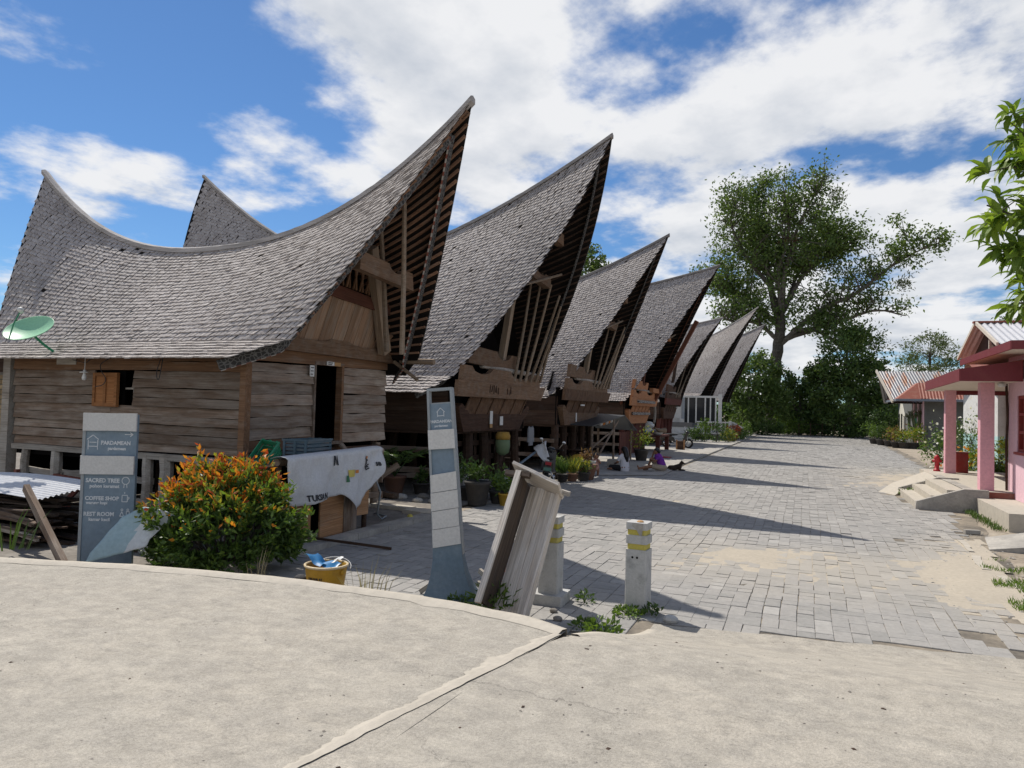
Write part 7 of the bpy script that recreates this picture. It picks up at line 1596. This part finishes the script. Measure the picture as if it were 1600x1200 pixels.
for i, (u, v, h_, mt, fl, lab) in enumerate(((5.35, 36, 1.5, ('leaf_mid', 'leaf_bright'), 'flower_white', 'white flowering bush left of the far pink column'), (6.2, 34, 2.1, ('leaf_mid', 'leaf_dark'), 'flower_white', 'tall bush with white blooms between the pink columns'), (6.6, 32, 2.3, ('leaf_bright', 'leaf_mid'), None, 'tall bright green bush between the pink columns'), (5.9, 31, 1.0, ('leaf_yellow', 'leaf_bright'), 'leaf_orange', 'orange and yellow flowers behind the red cabinet'), (6.0, 28.2, 1.3, ('leaf_yellow', 'leaf_bright'), 'leaf_yellow', 'yellow flowering bush right of the near pink column'), (5.6, 27.6, 0.6, ('leaf_bright', 'leaf_grey'), None, 'low straggly plant beyond the porch floor'), (9.8, 56, 1.6, ('leaf_mid', 'leaf_bright'), 'flower_white', 'white rose bush beside the bare timber post'))):
    t = blob_tree('bush', lab, (u, v, 0), [((u, v, h_*0.55), (0.5+0.1*h_, 0.5, h_*0.5)), ((u+0.25, v, h_*0.8), (0.35, 0.35, h_*0.25))], 700, 0.15, 0.07, mt, 0.05, 'flower bushes beside the pink porch', 'bush', 'foliage')
    if fl: pp = np.array([u, v-0.25, h_*0.75])+rng.normal(0, 1, (46, 3))*np.array([0.35, 0.2, 0.28*h_]); stuff(leaves('blooms', pp, unit(46), 0.13, 0.12, fl, t))
# sack, shirt, cloths on the second house's stilts
MAT['sack'] = paint('green_sack', (0.16, 0.22, 0.12), 0.8, 0.3, (0.2, 0.2, 0.12), 6); MAT['sack_top'] = paint('yellow_sack_top', (0.4, 0.24, 0.05), 0.8, 0.3); MAT['shirt_grey'] = paint('grey_shirt', (0.22, 0.23, 0.25), 0.85, 0.2)
sk = thing('sack', 'green and yellow woven sack hanging on the second house stilts', 'sack', (-7.55, 17.75, 0.8))
m = MB(); m.lathe([(0.06, 0.0), (0.17, 0.08), (0.2, 0.25), (0.19, 0.42)], (-7.5, 17.75, 0.82), 12); m.build('bag', 'sack', sk, True); m = MB(); m.lathe([(0.195, 0.0), (0.2, 0.1), (0.16, 0.2)], (-7.5, 17.75, 1.245), 12); m.build('top', 'sack_top', sk, True)
sr = thing('shirt', 'grey t-shirt hung to dry at the right end of the second house', 'shirt', (-7.35, 19.5, 1.0))
V = []; ol = [(-0.13, 0.56), (-0.2, 0.5), (-0.24, 0.1), (-0.17, 0.1), (-0.15, 0.34), (-0.13, 0.0), (0.14, 0.0), (0.14, 0.34), (0.18, 0.1), (0.25, 0.1), (0.2, 0.5), (0.12, 0.56), (0.06, 0.52), (-0.06, 0.52)]
m = MB(); m.prism([(19.53+a, 1.02+b) for a, b in ol], lambda a, b: (-7.36, a, b), lambda a, b: (-7.4, a, b)); m.build('garment', 'shirt_grey', sr)
rag('bundle', (-6.9, 16.1, 0.3), (0.5, 0.4), 'white_plastic', 'crumpled white and blue cloth bundle beside the plants', 'cloth', 31, amp=0.08, tilt=0.0)
tag(MB().box(-7.3, -7.0, 15.7, 16.0, 0.02, 0.34).build('stone_block', 'concrete'), 'square concrete block under the second house', 'block'); tag(MB().box(-8.0, -7.6, 15.6, 15.9, 0.02, 0.62).build('stone_block', 'concrete'), 'upright concrete block at the first stilt of the second house', 'block')
for i, (u, v, s_, lab) in enumerate(((-8.3, 13.9, 0.14, 'grey stone in the shade left of the sign pillar'), (-7.7, 13.6, 0.11, 'smaller rubble stone near the shaded yard edge'), (-8.6, 13.4, 0.09, 'rubble stone close to the first house corner post'), (-7.3, 13.7, 0.16, 'large rubble stone in front of the potted shrub'))): tag(MB().ell((u, v, 0.05), (s_*1.2, s_, s_*0.6), 8, 6).build('stone', 'concrete'), lab, 'stone')
for i, (a, b, w_, t_, mt, lab) in enumerate((((-9.3, 13.6, 0.1), (-8.5, 14.1, 0.75), 0.14, 0.03, 'plank', 'grey board leaning in the shade left of the potted palm'), ((-8.15, 15.1, 0.0), (-8.0, 15.2, 1.45), 0.1, 0.05, 'pole', 'pale timber prop standing under the near corner of the second house'), ((-9.6, 14.2, 0.12), (-8.3, 13.7, 0.1), 0.1, 0.16, 'scrap', 'dark plank lying on the ground before the potted palm'), ((-9.9, 14.8, 0.3), (-8.6, 15.35, 0.42), 0.12, 0.04, 'plank', 'crooked rail behind the potted palm'), ((-7.9, 15.3, 0.06), (-7.2, 16.6, 0.1), 0.1, 0.14, 'scrap', 'dark beam lying under the front of the second house'))):
    tag(plank('timber', a, b, w_, t_, mt, None, jit=0.01), lab, 'timber')
for i, (u, v, s_, lab) in enumerate(((-9.2, 13.3, 0.2, 'rounded stone at the far front post of the first house'), (-8.75, 13.95, 0.15, 'stone between the palm and the first house'), (-7.9, 14.2, 0.12, 'stone right of the potted palm'), (-9.5, 14.0, 0.13, 'dim stone left of the potted palm'))): tag(MB().ell((u, v, 0.06), (s_*1.2, s_, s_*0.65), 8, 6).build('stone', 'yard'), lab, 'stone')
# motorbikes
MAT['rubber'] = flat('rubber', (0.02, 0.02, 0.02), 0.8); MAT['bike_black'] = flat('bike_black', (0.018, 0.018, 0.02), 0.3, 0.5); MAT['chrome'] = flat('chrome', (0.5, 0.5, 0.5), 0.25, 0.5, 0.9); MAT['tail_red'] = flat('tail_red', (0.35, 0.02, 0.03), 0.3); MAT['plate'] = flat('plate', (0.1, 0.2, 0.16), 0.6)
def torus(m, c, R_, r_, n=20, k_=7):
    V = []; F = []
    for i in range(n):
        a = 2*math.pi*i/n
        for j in range(k_): b = 2*math.pi*j/k_; V.append((c[0]+(R_+r_*math.cos(b))*math.cos(a), c[1]+r_*math.sin(b), c[2]+(R_+r_*math.cos(b))*math.sin(a)))
    for i in range(n):
        for j in range(k_): F.append((i*k_+j, ((i+1) % n)*k_+j, ((i+1) % n)*k_+(j+1) % k_, i*k_+(j+1) % k_))
    m.add(V, F)
def motorbike(loc, rz, label, cloth=False, lean=0.0):
    t = thing('motorbike', label, 'motorbike', loc, 'parked motorbikes', rz, local=True); t.rotation_euler = (lean, 0, rz)
    for x in (-0.62, 0.62):
        m = MB(); torus(m, (x, 0, 0.29), 0.235, 0.05); w = m.build('wheel', 'rubber', t, True)
        m = MB(); torus(m, (x, 0, 0.29), 0.17, 0.018, 18, 5); m.tube([(x, -0.05, 0.29), (x, 0.05, 0.29)], 0.045, 8)
        for i in range(6): a = i*math.pi/3; m.beam((x, 0, 0.29), (x+0.17*math.cos(a), 0, 0.29+0.17*math.sin(a)), 0.014, 0.014)
        m.build('rim', 'chrome', w)
    m = MB(); m.add([(-0.85, -0.1, 0.72), (-0.85, 0.1, 0.72), (-0.2, 0.13, 0.62), (-0.2, -0.13, 0.62), (-0.9, -0.06, 0.55), (-0.9, 0.06, 0.55), (-0.1, 0.12, 0.36), (-0.1, -0.12, 0.36)], [(0, 1, 2, 3), (4, 7, 6, 5), (0, 4, 5, 1), (1, 5, 6, 2), (2, 6, 7, 3), (3, 7, 4, 0)]); m.build('tail_body', 'bike_black', t)
    m = MB(); m.ell((-0.38, 0, 0.78), (0.42, 0.13, 0.07), 14, 8); m.build('seat', 'rubber', t, True)
    m = MB(); m.add([(0.25, -0.2, 0.36), (0.25, 0.2, 0.36), (0.5, 0.16, 0.92), (0.5, -0.16, 0.92), (0.45, -0.12, 0.34), (0.45, 0.12, 0.34), (0.62, 0.1, 0.9), (0.62, -0.1, 0.9)], [(0, 1, 2, 3), (4, 7, 6, 5), (0, 4, 5, 1), (1, 5, 6, 2), (2, 6, 7, 3), (3, 7, 4, 0)]); m.build('leg_shield', 'bike_black', t)
    m = MB(); m.ell((-0.02, 0, 0.32), (0.24, 0.13, 0.12), 12, 8); m.build('engine', 'chrome', t, True)
    m = MB(); m.tube([(0.62, 0.05, 0.29), (0.47, 0.05, 0.92)], 0.022, 6); m.tube([(0.62, -0.05, 0.29), (0.47, -0.05, 0.92)], 0.022, 6); m.build('fork', 'chrome', t)
    m = MB(); m.tube([(0.36, -0.34, 1.0), (0.46, -0.12, 0.97), (0.46, 0.12, 0.97), (0.36, 0.34, 1.0)], 0.016, 6); m.build('handlebar', 'bike_black', t); m = MB(); m.ell((0.55, 0, 0.93), (0.11, 0.13, 0.1), 12, 8); m.build('headlamp_cowl', 'bike_black', t, True)
    for sg in (-1, 1): m = MB(); m.tube([(0.42, sg*0.2, 0.99), (0.42, sg*0.3, 1.18)], 0.008, 5); m.ell((0.42, sg*0.32, 1.2), (0.02, 0.06, 0.04), 8, 6); m.build('mirror', 'chrome', t)
    lbox(t, 'tail_light', -0.93, -0.86, -0.08, 0.08, 0.62, 0.7, 'tail_red'); lbox(t, 'number_plate', -0.95, -0.94, -0.1, 0.1, 0.47, 0.56, 'plate'); lbox(t, 'rear_mudguard', -0.94, -0.8, -0.06, 0.06, 0.42, 0.6, 'bike_black')
    m = MB(); m.tube([(0.0, -0.14, 0.24), (-0.35, -0.16, 0.24), (-0.8, -0.18, 0.34)], [0.03, 0.035, 0.055], 8); m.build('exhaust', 'chrome', t, True)
    m = MB(); m.tube([(-0.05, 0.1, 0.24), (0.05, 0.32, 0.02)], 0.012, 5); m.build('stand', 'chrome', t)
    return t
motorbike((-6.55, 18.55, 0.02), R(98+10), 'black motorbike with its tail toward the camera under a draped cloth', True, R(8))
V = []; F = []; nn = 12
for i in range(nn):
    for j in range(nn):
        a, b = i/(nn-1), j/(nn-1); P_ = (Vector((-6.75, 18.1, 1.06))*(1-b)+Vector((-6.42, 18.2, 1.24))*b)*(1-a)+(Vector((-6.22, 17.78, 0.66))*(1-b)+Vector((-5.98, 17.75, 0.12))*b)*a
        V.append(P_+Vector((0.05*mnoise.noise((a*4, b*4, 1)), -0.12*math.sin(math.pi*a)+0.06*mnoise.noise((a*3, b*5, 5)), 0.04*mnoise.noise((a*5, b*5, 9)))))
for i in range(nn-1):
    for j in range(nn-1): q = i*nn+j; F.append((q, q+nn, q+nn+1, q+1))
o = obj('cloth', V, F, 'banner', None, True); o.modifiers.new('solid', 'SOLIDIFY').thickness = 0.006; tag(o, 'pale patterned cloth draped over the motorbike', 'cloth')
motorbike((-6.9, 42.5, 0.02), R(10), 'dark motorbike parked beyond the table with sacks', False, R(6))
tag(plank('stick', (-6.9, 17.4, 0.62), (-6.55, 18.3, 1.08), 0.04, 0.04, 'sign_blue'), 'thin blue pole leaning against the motorbike', 'pole')
# awning stall beside the third house
MAT['tarp_black'] = paint('black_tarp', (0.03, 0.035, 0.042), 0.45, 0.2, (0.08, 0.08, 0.09), 2, 0.4)
kio = thing('awning_stall', 'market stall of dark boards under a black awning beside the third house', 'stall', (-7.6, 28.5, 0))
V = [(-8.6, 24.2, 1.62), (-6.9, 24.4, 1.55), (-6.9, 29.2, 1.92), (-8.6, 29.2, 1.98), (-6.75, 30.9, 1.28), (-8.6, 30.9, 1.34)]; V += [(a, b, c-0.03) for a, b, c in V]
obj('awning', V, [(0, 1, 2, 3), (3, 2, 4, 5), (6, 9, 8, 7), (9, 11, 10, 8), (0, 6, 7, 1), (1, 7, 8, 2), (2, 8, 10, 4), (4, 10, 11, 5)], 'tarp_black', kio)
for (u, v, z) in ((-6.95, 24.5, 1.52), (-6.95, 27.6, 1.75), (-6.95, 30.6, 1.3), (-8.4, 30.6, 1.3)): m = MB(); m.tube([(u, v, 0), (u, v, z)], 0.045, 6); m.build('post', 'plank', kio)
for i, v in enumerate(np.arange(28.9, 30.7, 0.24)): plank('board', (-7.0, v, 0.05), (-7.0, v, 1.22), 0.23, 0.025, 'maroon', kio, up=(0, 1, 0), jit=0.006)
plank('brace', (-6.98, 25.0, 0.2), (-6.98, 28.4, 1.7), 0.07, 0.04, 'plank', kio); plank('brace', (-7.6, 25.0, 0.3), (-7.2, 28.4, 1.3), 0.07, 0.04, 'plank', kio); plank('counter', (-7.9, 25.2, 0.62), (-7.9, 28.8, 0.62), 0.05, 0.5, 'dark_wood', kio); plank('brace', (-7.05, 25.6, 0.0), (-7.6, 26.6, 0.7), 0.06, 0.04, 'plank', kio)
GR = [(-7.3, 26.9), (-7.3, 27.3), (-7.28, 27.7), (-7.3, 28.1), (-7.3, 28.5)]
for i, (u, v) in enumerate(GR):
    m = MB(); m.ell((u, v, 1.58+0.03*i), (0.09, 0.12, 0.1), 8, 6); tag(m.build('goods_packet', 'logo_orange' if i % 2 else 'white_plastic'), ('leftmost', 'second', 'middle', 'fourth', 'rightmost')[i]+' packet hanging under the black awning', 'packet', 'packets under the awning')
tag(MB().ell((-7.2, 23.7, 0.42), (0.26, 0.3, 0.16), 10, 7).build('basin', 'pot_yellow', None, True), 'yellow plastic basin behind the child', 'basin'); tag(MB().box(-7.6, -6.95, 23.4, 24.0, 0.02, 0.27).build('stone_block', 'concrete'), 'low stone block carrying the yellow basin', 'block')
tag(MB().box(-6.75, -6.3, 25.9, 26.3, 0.02, 0.30).build('stone_block', 'concrete'), 'grey stone block beside the woman with long hair', 'block')
# table with sacks
tb = thing('table', 'dark red table carrying white sacks in front of the orange house', 'table', (-7.5, 38.5, 0))
solid('top', -8.8, -6.95, 37.3, 40.2, 0.78, 0.86, 'maroon', tb)
for u in (-8.65, -7.08):
    for v in (37.45, 40.05): solid('leg', u-0.1, u+0.1, v-0.1, v+0.1, 0.0, 0.78, 'maroon', tb)
for i, (u, v, z, a, b, c_, mt, lab) in enumerate(((-8.05, 38.6, 1.06, 0.5, 0.5, 0.2, 'white_plastic', 'lower white and blue sack on the dark red table'), (-7.95, 38.8, 1.38, 0.42, 0.45, 0.19, 'white_plastic', 'upper white sack on the dark red table'), (-7.35, 38.7, 1.0, 0.3, 0.4, 0.15, 'sign_pale', 'pinkish bag beside the sacks on the dark red table'))):
    m = MB(); m.ell((u, v, z), (a, b, c_), 14, 9); V2 = [(x+0.04*mnoise.noise((x*4, y_*4, z_*4)), y_, z_+0.07*mnoise.noise((x*3, y_*3, z_*3+i))) for x, y_, z_ in m.v]; m.v = V2; tag(m.build('sack', mt, None, True), lab, 'sack')
m = MB(); m.ell((-8.0, 38.1, 1.06), (0.2, 0.06, 0.1), 10, 7); tag(m.build('packet', 'blue_plastic', None, True), 'small blue packet leaning on the lower sack', 'packet')
pts = [(-7.35, 37.9, 1.25), (-7.2, 38.3, 1.1), (-6.9, 38.6, 1.12)]; m = MB(); m.tube(pts, [0.05, 0.09, 0.14], 8); tag(m.build('branch', 'pole', None, True), 'bent brown branch lying on the dark red table', 'branch')
bxx = thing('wooden_box', 'small orange brown wooden box beside the parked motorbike', 'box', (-6.45, 41, 0)); solid('body', -6.62, -6.25, 40.7, 41.1, 0.0, 0.5, 'dark_wood', bxx)
for u in (-6.64, -6.23): solid('corner_post', u-0.04, u+0.04, 40.66, 40.74, 0.0, 0.56, 'crate_wood', bxx)
rag('cloth', (-5.85, 32.9, 0.05), (0.5, 0.9), 'tail_red', 'crumpled red cloth on the ground behind the seated woman', 'cloth', 41, amp=0.03, tilt=0.0)
tag(MB().add([(-6.8, 22.1, 0.012), (-4.3, 23.7, 0.012), (-4.4, 26.6, 0.014), (-4.75, 26.9, 0.014), (-6.9, 24.6, 0.012), (-6.8, 22.1, 0.028), (-4.3, 23.7, 0.028), (-4.4, 26.6, 0.03), (-4.75, 26.9, 0.03), (-6.9, 24.6, 0.028)], [(5, 6, 7, 8, 9), (0, 1, 6, 5), (1, 2, 7, 6), (2, 3, 8, 7), (3, 4, 9, 8), (4, 0, 5, 9)]).build('mat', 'concrete'), 'grey ground sheet spread under the seated people', 'mat')
wbk = thing('pail', 'white tin pail standing in front of the child', 'pail', (-6.2, 21.5, 0)); m = MB(); m.lathe([(0.19, 0), (0.2, 0.02), (0.23, 0.48), (0.24, 0.5), (0.215, 0.5), (0.18, 0.04), (0.0, 0.04)], (-6.2, 21.5, 0), 18, cap=False); m.build('body', 'pot_white', wbk, True); m = MB(); m.lathe([(0.235, 0.49), (0.25, 0.5), (0.25, 0.525), (0.22, 0.525)], (-6.2, 21.5, 0), 18, cap=False); m.build('rim', 'white_plastic', wbk, True)
# --- people and dog: capsules and ellipsoids fused into one skin by voxel remeshing
MAT['skin'] = flat('skin', (0.25, 0.125, 0.075), 0.6); MAT['hair'] = flat('black_hair', (0.012, 0.01, 0.01), 0.4, 0.4); MAT['cloth_white'] = flat('white_cotton', (0.62, 0.62, 0.66), 0.9); MAT['cloth_purple'] = flat('purple_cotton', (0.17, 0.035, 0.30), 0.9); MAT['cloth_beige'] = flat('beige_cotton', (0.36, 0.30, 0.23), 0.9); MAT['cloth_black'] = flat('black_cotton', (0.02, 0.02, 0.024), 0.9); MAT['cloth_pink'] = flat('pink_cotton', (0.42, 0.24, 0.22), 0.9); MAT['dog_fur'] = flat('dark_fur', (0.03, 0.018, 0.012), 0.8); MAT['eye'] = flat('eye', (0.02, 0.015, 0.012), 0.2)
def fuse(name, parts, mat, parent, vox=0.014, smooth_it=2):
    m = MB()
    for p in parts:
        if p[0] == 't':
            _, pts, rad = p; m.tube(pts, rad, 10)
            for q, r_ in zip(pts, rad if hasattr(rad, '__len__') else [rad]*len(pts)): m.ell(q, (r_, r_, r_), 10, 7)
        else: m.ell(p[1], p[2], 14, 10)
    tmp = obj('tmp_'+name, m.v, m.f, mat, None, True)
    md = tmp.modifiers.new('remesh', 'REMESH'); md.mode = 'VOXEL'; md.voxel_size = vox; md.use_smooth_shade = True
    ms = tmp.modifiers.new('smooth', 'SMOOTH'); ms.iterations = smooth_it; ms.factor = 0.5
    dg = bpy.context.evaluated_depsgraph_get(); me = bpy.data.meshes.new_from_object(tmp.evaluated_get(dg)); bpy.data.objects.remove(tmp)
    me.name = name; o = bpy.data.objects.new(name, me); COL.objects.link(o); attach(o, parent); return o
def hand(w, d, side, sc=1.0):
    """parts of a slightly curled hand: palm and five fingers, from wrist w along direction d"""
    w, d = Vector(w), Vector(d).normalized(); s_ = d.cross(Vector((0, 0, 1))); s_ = s_.normalized() if s_.length > 0.1 else Vector((1, 0, 0)); n_ = s_.cross(d)
    out = [('t', [tuple(w), tuple(w+d*0.07*sc)], [0.026*sc, 0.034*sc])]
    for i, (o_, L) in enumerate(((-0.028, 0.055), (-0.01, 0.068), (0.009, 0.072), (0.027, 0.064))):
        a = w+d*0.075*sc+s_*o_*sc; b = a+d*L*0.55*sc-n_*0.01*sc; c_ = b+d*L*0.4*sc-n_*0.03*sc; out.append(('t', [tuple(a), tuple(b), tuple(c_)], [0.0095*sc, 0.009*sc, 0.008*sc]))
    a = w+d*0.02*sc+s_*side*0.03*sc; out.append(('t', [tuple(a), tuple(a+s_*side*0.03*sc+d*0.03*sc), tuple(a+s_*side*0.035*sc+d*0.058*sc)], [0.012*sc, 0.0105*sc, 0.0095*sc])); return out
def face(parent, c, r_, d):
    c, d = Vector(c), Vector(d).normalized(); s_ = d.cross(Vector((0, 0, 1))).normalized(); u_ = s_.cross(d)
    for sg in (-1, 1): m = MB(); m.ell(tuple(c+d*r_*0.9+s_*sg*r_*0.36+u_*r_*0.05), (r_*0.1, r_*0.1, r_*0.08), 8, 6); m.build('eye', 'eye', parent)
def headparts(c, r_, d):
    c, d = Vector(c), Vector(d).normalized(); s_ = d.cross(Vector((0, 0, 1))).normalized()
    return [('e', tuple(c), (r_*0.84, r_*0.92, r_*1.12)), ('e', tuple(c+d*r_*0.2-Vector((0, 0, r_*0.55))), (r_*0.6, r_*0.62, r_*0.5)), ('e', tuple(c+d*r_*0.98-Vector((0, 0, r_*0.15))), (r_*0.14, r_*0.14, r_*0.2)), ('e', tuple(c+d*r_*0.84-Vector((0, 0, r_*0.58))), (r_*0.24, r_*0.22, r_*0.09))]+[('e', tuple(c+s_*sg*r_*0.86), (r_*0.16, r_*0.16, r_*0.26)) for sg in (-1, 1)]
# woman with long hair seen from behind, white top
p1_ = thing('person', 'woman in white top with long black hair sitting on the ground sheet, back turned', 'person', (-5.75, 24.45, 0.03))
bx0 = Vector((-5.75, 24.45, 0.03)); fdir = Vector((-0.75, 0.66, 0)).normalized(); rdir = Vector((0.66, 0.75, 0)).normalized()
def pp(x, y_, z, o=bx0, f=None, r_=None): f = f or fdir; r_ = r_ or rdir; return tuple(o+f*x+r_*y_+Vector((0, 0, z)))
body = [('e', pp(0.0, 0, 0.13), (0.17, 0.17, 0.13)), ('t', [pp(0, 0, 0.15), pp(0.01, 0, 0.35), pp(0.04, 0, 0.52)], [0.135, 0.12, 0.125]), ('t', [pp(0.04, 0, 0.52), pp(0.06, 0, 0.64)], [0.06, 0.05])]+headparts(pp(0.08, 0, 0.72), 0.095, fdir)
for sg in (-1, 1):
    body += [('t', [pp(0.04, sg*0.15, 0.50), pp(0.1, sg*0.22, 0.30), pp(0.3, sg*0.16, 0.24)], [0.05, 0.042, 0.03]), ('t', [pp(0.05, sg*0.09, 0.10), pp(0.38, sg*0.3, 0.12), pp(0.42, -sg*0.02, 0.06), pp(0.5, -sg*0.14, 0.05)], [0.09, 0.07, 0.05, 0.04])]+hand(pp(0.3, sg*0.16, 0.24), fdir-rdir*sg*0.3, -sg)
body += [('t', [pp(0.3, -0.34, 0.05), pp(0.42, -0.40, 0.05)], [0.04, 0.035])]
fuse('body', body, 'skin', p1_); face(p1_, pp(0.08, 0, 0.72), 0.095, fdir)
fuse('top', [('t', [pp(-0.01, 0, 0.05), pp(0, 0, 0.15), pp(0.01, 0, 0.35), pp(0.04, 0, 0.50)], [0.165, 0.17, 0.14, 0.14])]+[('t', [pp(0.04, sg*0.14, 0.50), pp(0.08, sg*0.2, 0.38)], [0.065, 0.06]) for sg in (-1, 1)], 'cloth_white', p1_, 0.016)
fuse('trousers', [('t', [pp(0.05, sg*0.09, 0.09), pp(0.38, sg*0.3, 0.12), pp(0.42, sg*0.1, 0.08)], [0.11, 0.085, 0.065]) for sg in (-1, 1)], 'cloth_black', p1_, 0.016)
fuse('hair', [('e', pp(0.05, 0, 0.745), (0.1, 0.105, 0.1)), ('t', [pp(0.0, 0, 0.74), pp(-0.07, 0.0, 0.62), pp(-0.11, 0.0, 0.5), pp(-0.13, 0.01, 0.36)], [0.1, 0.1, 0.09, 0.05])], 'hair', p1_, 0.013)
# woman in purple, knees drawn up, hand at her chin, facing left
o2 = Vector((-4.62, 25.3, 0.03)); f2_ = Vector((-0.93, -0.37, 0)).normalized(); r2_ = Vector((-0.37, 0.93, 0)).normalized()
q = lambda x, y_, z: pp(x, y_, z, o2, f2_, r2_)
p2_ = thing('person', 'woman in purple shirt and beige shorts sitting with knees up, hand at chin', 'person', tuple(o2))
body = [('e', q(0, 0, 0.13), (0.16, 0.17, 0.13)), ('t', [q(0, 0, 0.15), q(0.05, 0, 0.33), q(0.14, 0, 0.50)], [0.135, 0.12, 0.125]), ('t', [q(0.14, 0, 0.50), q(0.19, 0, 0.60)], [0.06, 0.05])]+headparts(q(0.22, 0, 0.68), 0.095, f2_)
body += [('t', [q(0.05, 0.1, 0.12), q(0.36, 0.1, 0.40), q(0.50, 0.1, 0.06), q(0.62, 0.1, 0.035)], [0.095, 0.065, 0.045, 0.035]), ('t', [q(0.05, -0.1, 0.12), q(0.42, -0.1, 0.16), q(0.82, -0.08, 0.07), q(0.86, -0.08, 0.16)], [0.095, 0.065, 0.045, 0.033])]
body += [('t', [q(0.14, 0.14, 0.48), q(0.34, 0.13, 0.40), q(0.32, 0.05, 0.55)], [0.05, 0.042, 0.03]), ('t', [q(0.14, -0.14, 0.48), q(0.28, -0.18, 0.34), q(0.4, 0.0, 0.40)], [0.05, 0.042, 0.03])]+hand(q(0.32, 0.05, 0.55), Vector((0, 0, 1))-f2_*0.3, 1)+hand(q(0.4, 0.0, 0.40), r2_, -1)
fuse('body', body, 'skin', p2_); face(p2_, q(0.22, 0, 0.68), 0.095, f2_)
fuse('shirt', [('t', [q(0, 0, 0.17), q(0.05, 0, 0.33), q(0.14, 0, 0.49)], [0.155, 0.14, 0.14])]+[('t', [q(0.14, sg*0.14, 0.48), q(0.22, sg*0.15, 0.42)], [0.065, 0.06]) for sg in (-1, 1)], 'cloth_purple', p2_, 0.016)
fuse('shorts', [('e', q(0, 0, 0.13), (0.18, 0.19, 0.14)), ('t', [q(0.05, 0.1, 0.12), q(0.27, 0.1, 0.32)], [0.115, 0.095]), ('t', [q(0.05, -0.1, 0.12), q(0.32, -0.1, 0.16)], [0.115, 0.095])], 'cloth_beige', p2_, 0.016)
fuse('hair', [('e', q(0.19, 0, 0.72), (0.1, 0.1, 0.095)), ('e', q(0.12, 0, 0.66), (0.06, 0.07, 0.07))], 'hair', p2_, 0.013)
# small child standing behind the pail
o3 = Vector((-6.2, 22.4, 0.0)); f3_ = Vector((0.30, -0.95, 0)).normalized(); r3_ = Vector((0.95, 0.30, 0)).normalized()
q = lambda x, y_, z: pp(x, y_, z, o3, f3_, r3_)
p3_ = thing('person', 'small child in pale pink top leaning over the white tin pail', 'person', tuple(o3))
body = [('e', q(0.0, 0, 0.30), (0.1, 0.1, 0.09)), ('t', [q(0, 0, 0.30), q(0.04, 0, 0.42), q(0.08, 0, 0.5)], [0.09, 0.085, 0.085]), ('t', [q(0.09, 0, 0.52), q(0.1, 0, 0.57)], [0.04, 0.04])]+headparts(q(0.11, 0, 0.63), 0.082, f3_)
for sg in (-1, 1): body += [('t', [q(0, sg*0.06, 0.28), q(0.03, sg*0.07, 0.15), q(0.0, sg*0.07, 0.03), q(0.07, sg*0.07, 0.025)], [0.06, 0.045, 0.035, 0.025]), ('t', [q(0.07, sg*0.09, 0.49), q(0.14, sg*0.13, 0.42), q(0.22, sg*0.04, 0.52)], [0.035, 0.03, 0.022])]+hand(q(0.22, sg*0.04, 0.52), f3_+Vector((0, 0, 0.4)), -sg, 0.6)
fuse('body', body, 'skin', p3_, 0.012); face(p3_, q(0.11, 0, 0.63), 0.082, f3_)
fuse('top', [('t', [q(0, 0, 0.27), q(0.04, 0, 0.42), q(0.08, 0, 0.49)], [0.115, 0.1, 0.095])]+[('t', [q(0.07, sg*0.08, 0.49), q(0.11, sg*0.11, 0.45)], [0.045, 0.042]) for sg in (-1, 1)], 'cloth_pink', p3_, 0.013)
fuse('hair', [('e', q(0.09, 0, 0.665), (0.084, 0.086, 0.075))], 'hair', p3_, 0.012)
# dog lying down
o4 = Vector((-4.32, 26.3, 0.0)); DS = 0.78; f4_ = Vector((0.9, 0.44, 0)).normalized(); r4_ = Vector((-0.44, 0.9, 0)).normalized(); q = lambda x, y_, z: pp(x*DS, y_*DS, z*DS, o4, f4_, r4_)
dog = thing('dog', 'small dark brown dog lying with raised head beside the ground sheet', 'dog', tuple(o4))
body = [('t', [q(-0.25, 0, 0.11), q(-0.05, 0, 0.13), q(0.16, 0, 0.17)], [0.10, 0.095, 0.11]), ('t', [q(0.18, 0, 0.2), q(0.27, 0, 0.33)], [0.075, 0.06]), ('e', q(0.3, 0, 0.36), (0.075, 0.065, 0.062)), ('t', [q(0.33, 0, 0.345), q(0.43, 0, 0.32)], [0.045, 0.026])]
for sg in (-1, 1): body += [('t', [q(0.3, sg*0.05, 0.40), q(0.285, sg*0.065, 0.47)], [0.03, 0.008]), ('t', [q(0.16, sg*0.09, 0.1), q(0.2, sg*0.1, 0.035), q(0.42, sg*0.09, 0.03)], [0.05, 0.035, 0.025]), ('t', [q(-0.22, sg*0.09, 0.1), q(-0.05, sg*0.13, 0.09), q(-0.2, sg*0.14, 0.035), q(-0.06, sg*0.15, 0.025)], [0.075, 0.05, 0.032, 0.024])]
body += [('t', [q(-0.33, 0, 0.1), q(-0.42, 0.06, 0.04), q(-0.4, 0.16, 0.03)], [0.035, 0.025, 0.015])]
fuse('body', body, 'dog_fur', dog, 0.013); face(dog, q(0.31, 0, 0.37), 0.06, f4_); m = MB(); m.ell(q(0.455, 0, 0.325), (0.014, 0.014, 0.012), 8, 6); m.build('nose', 'rubber', dog)
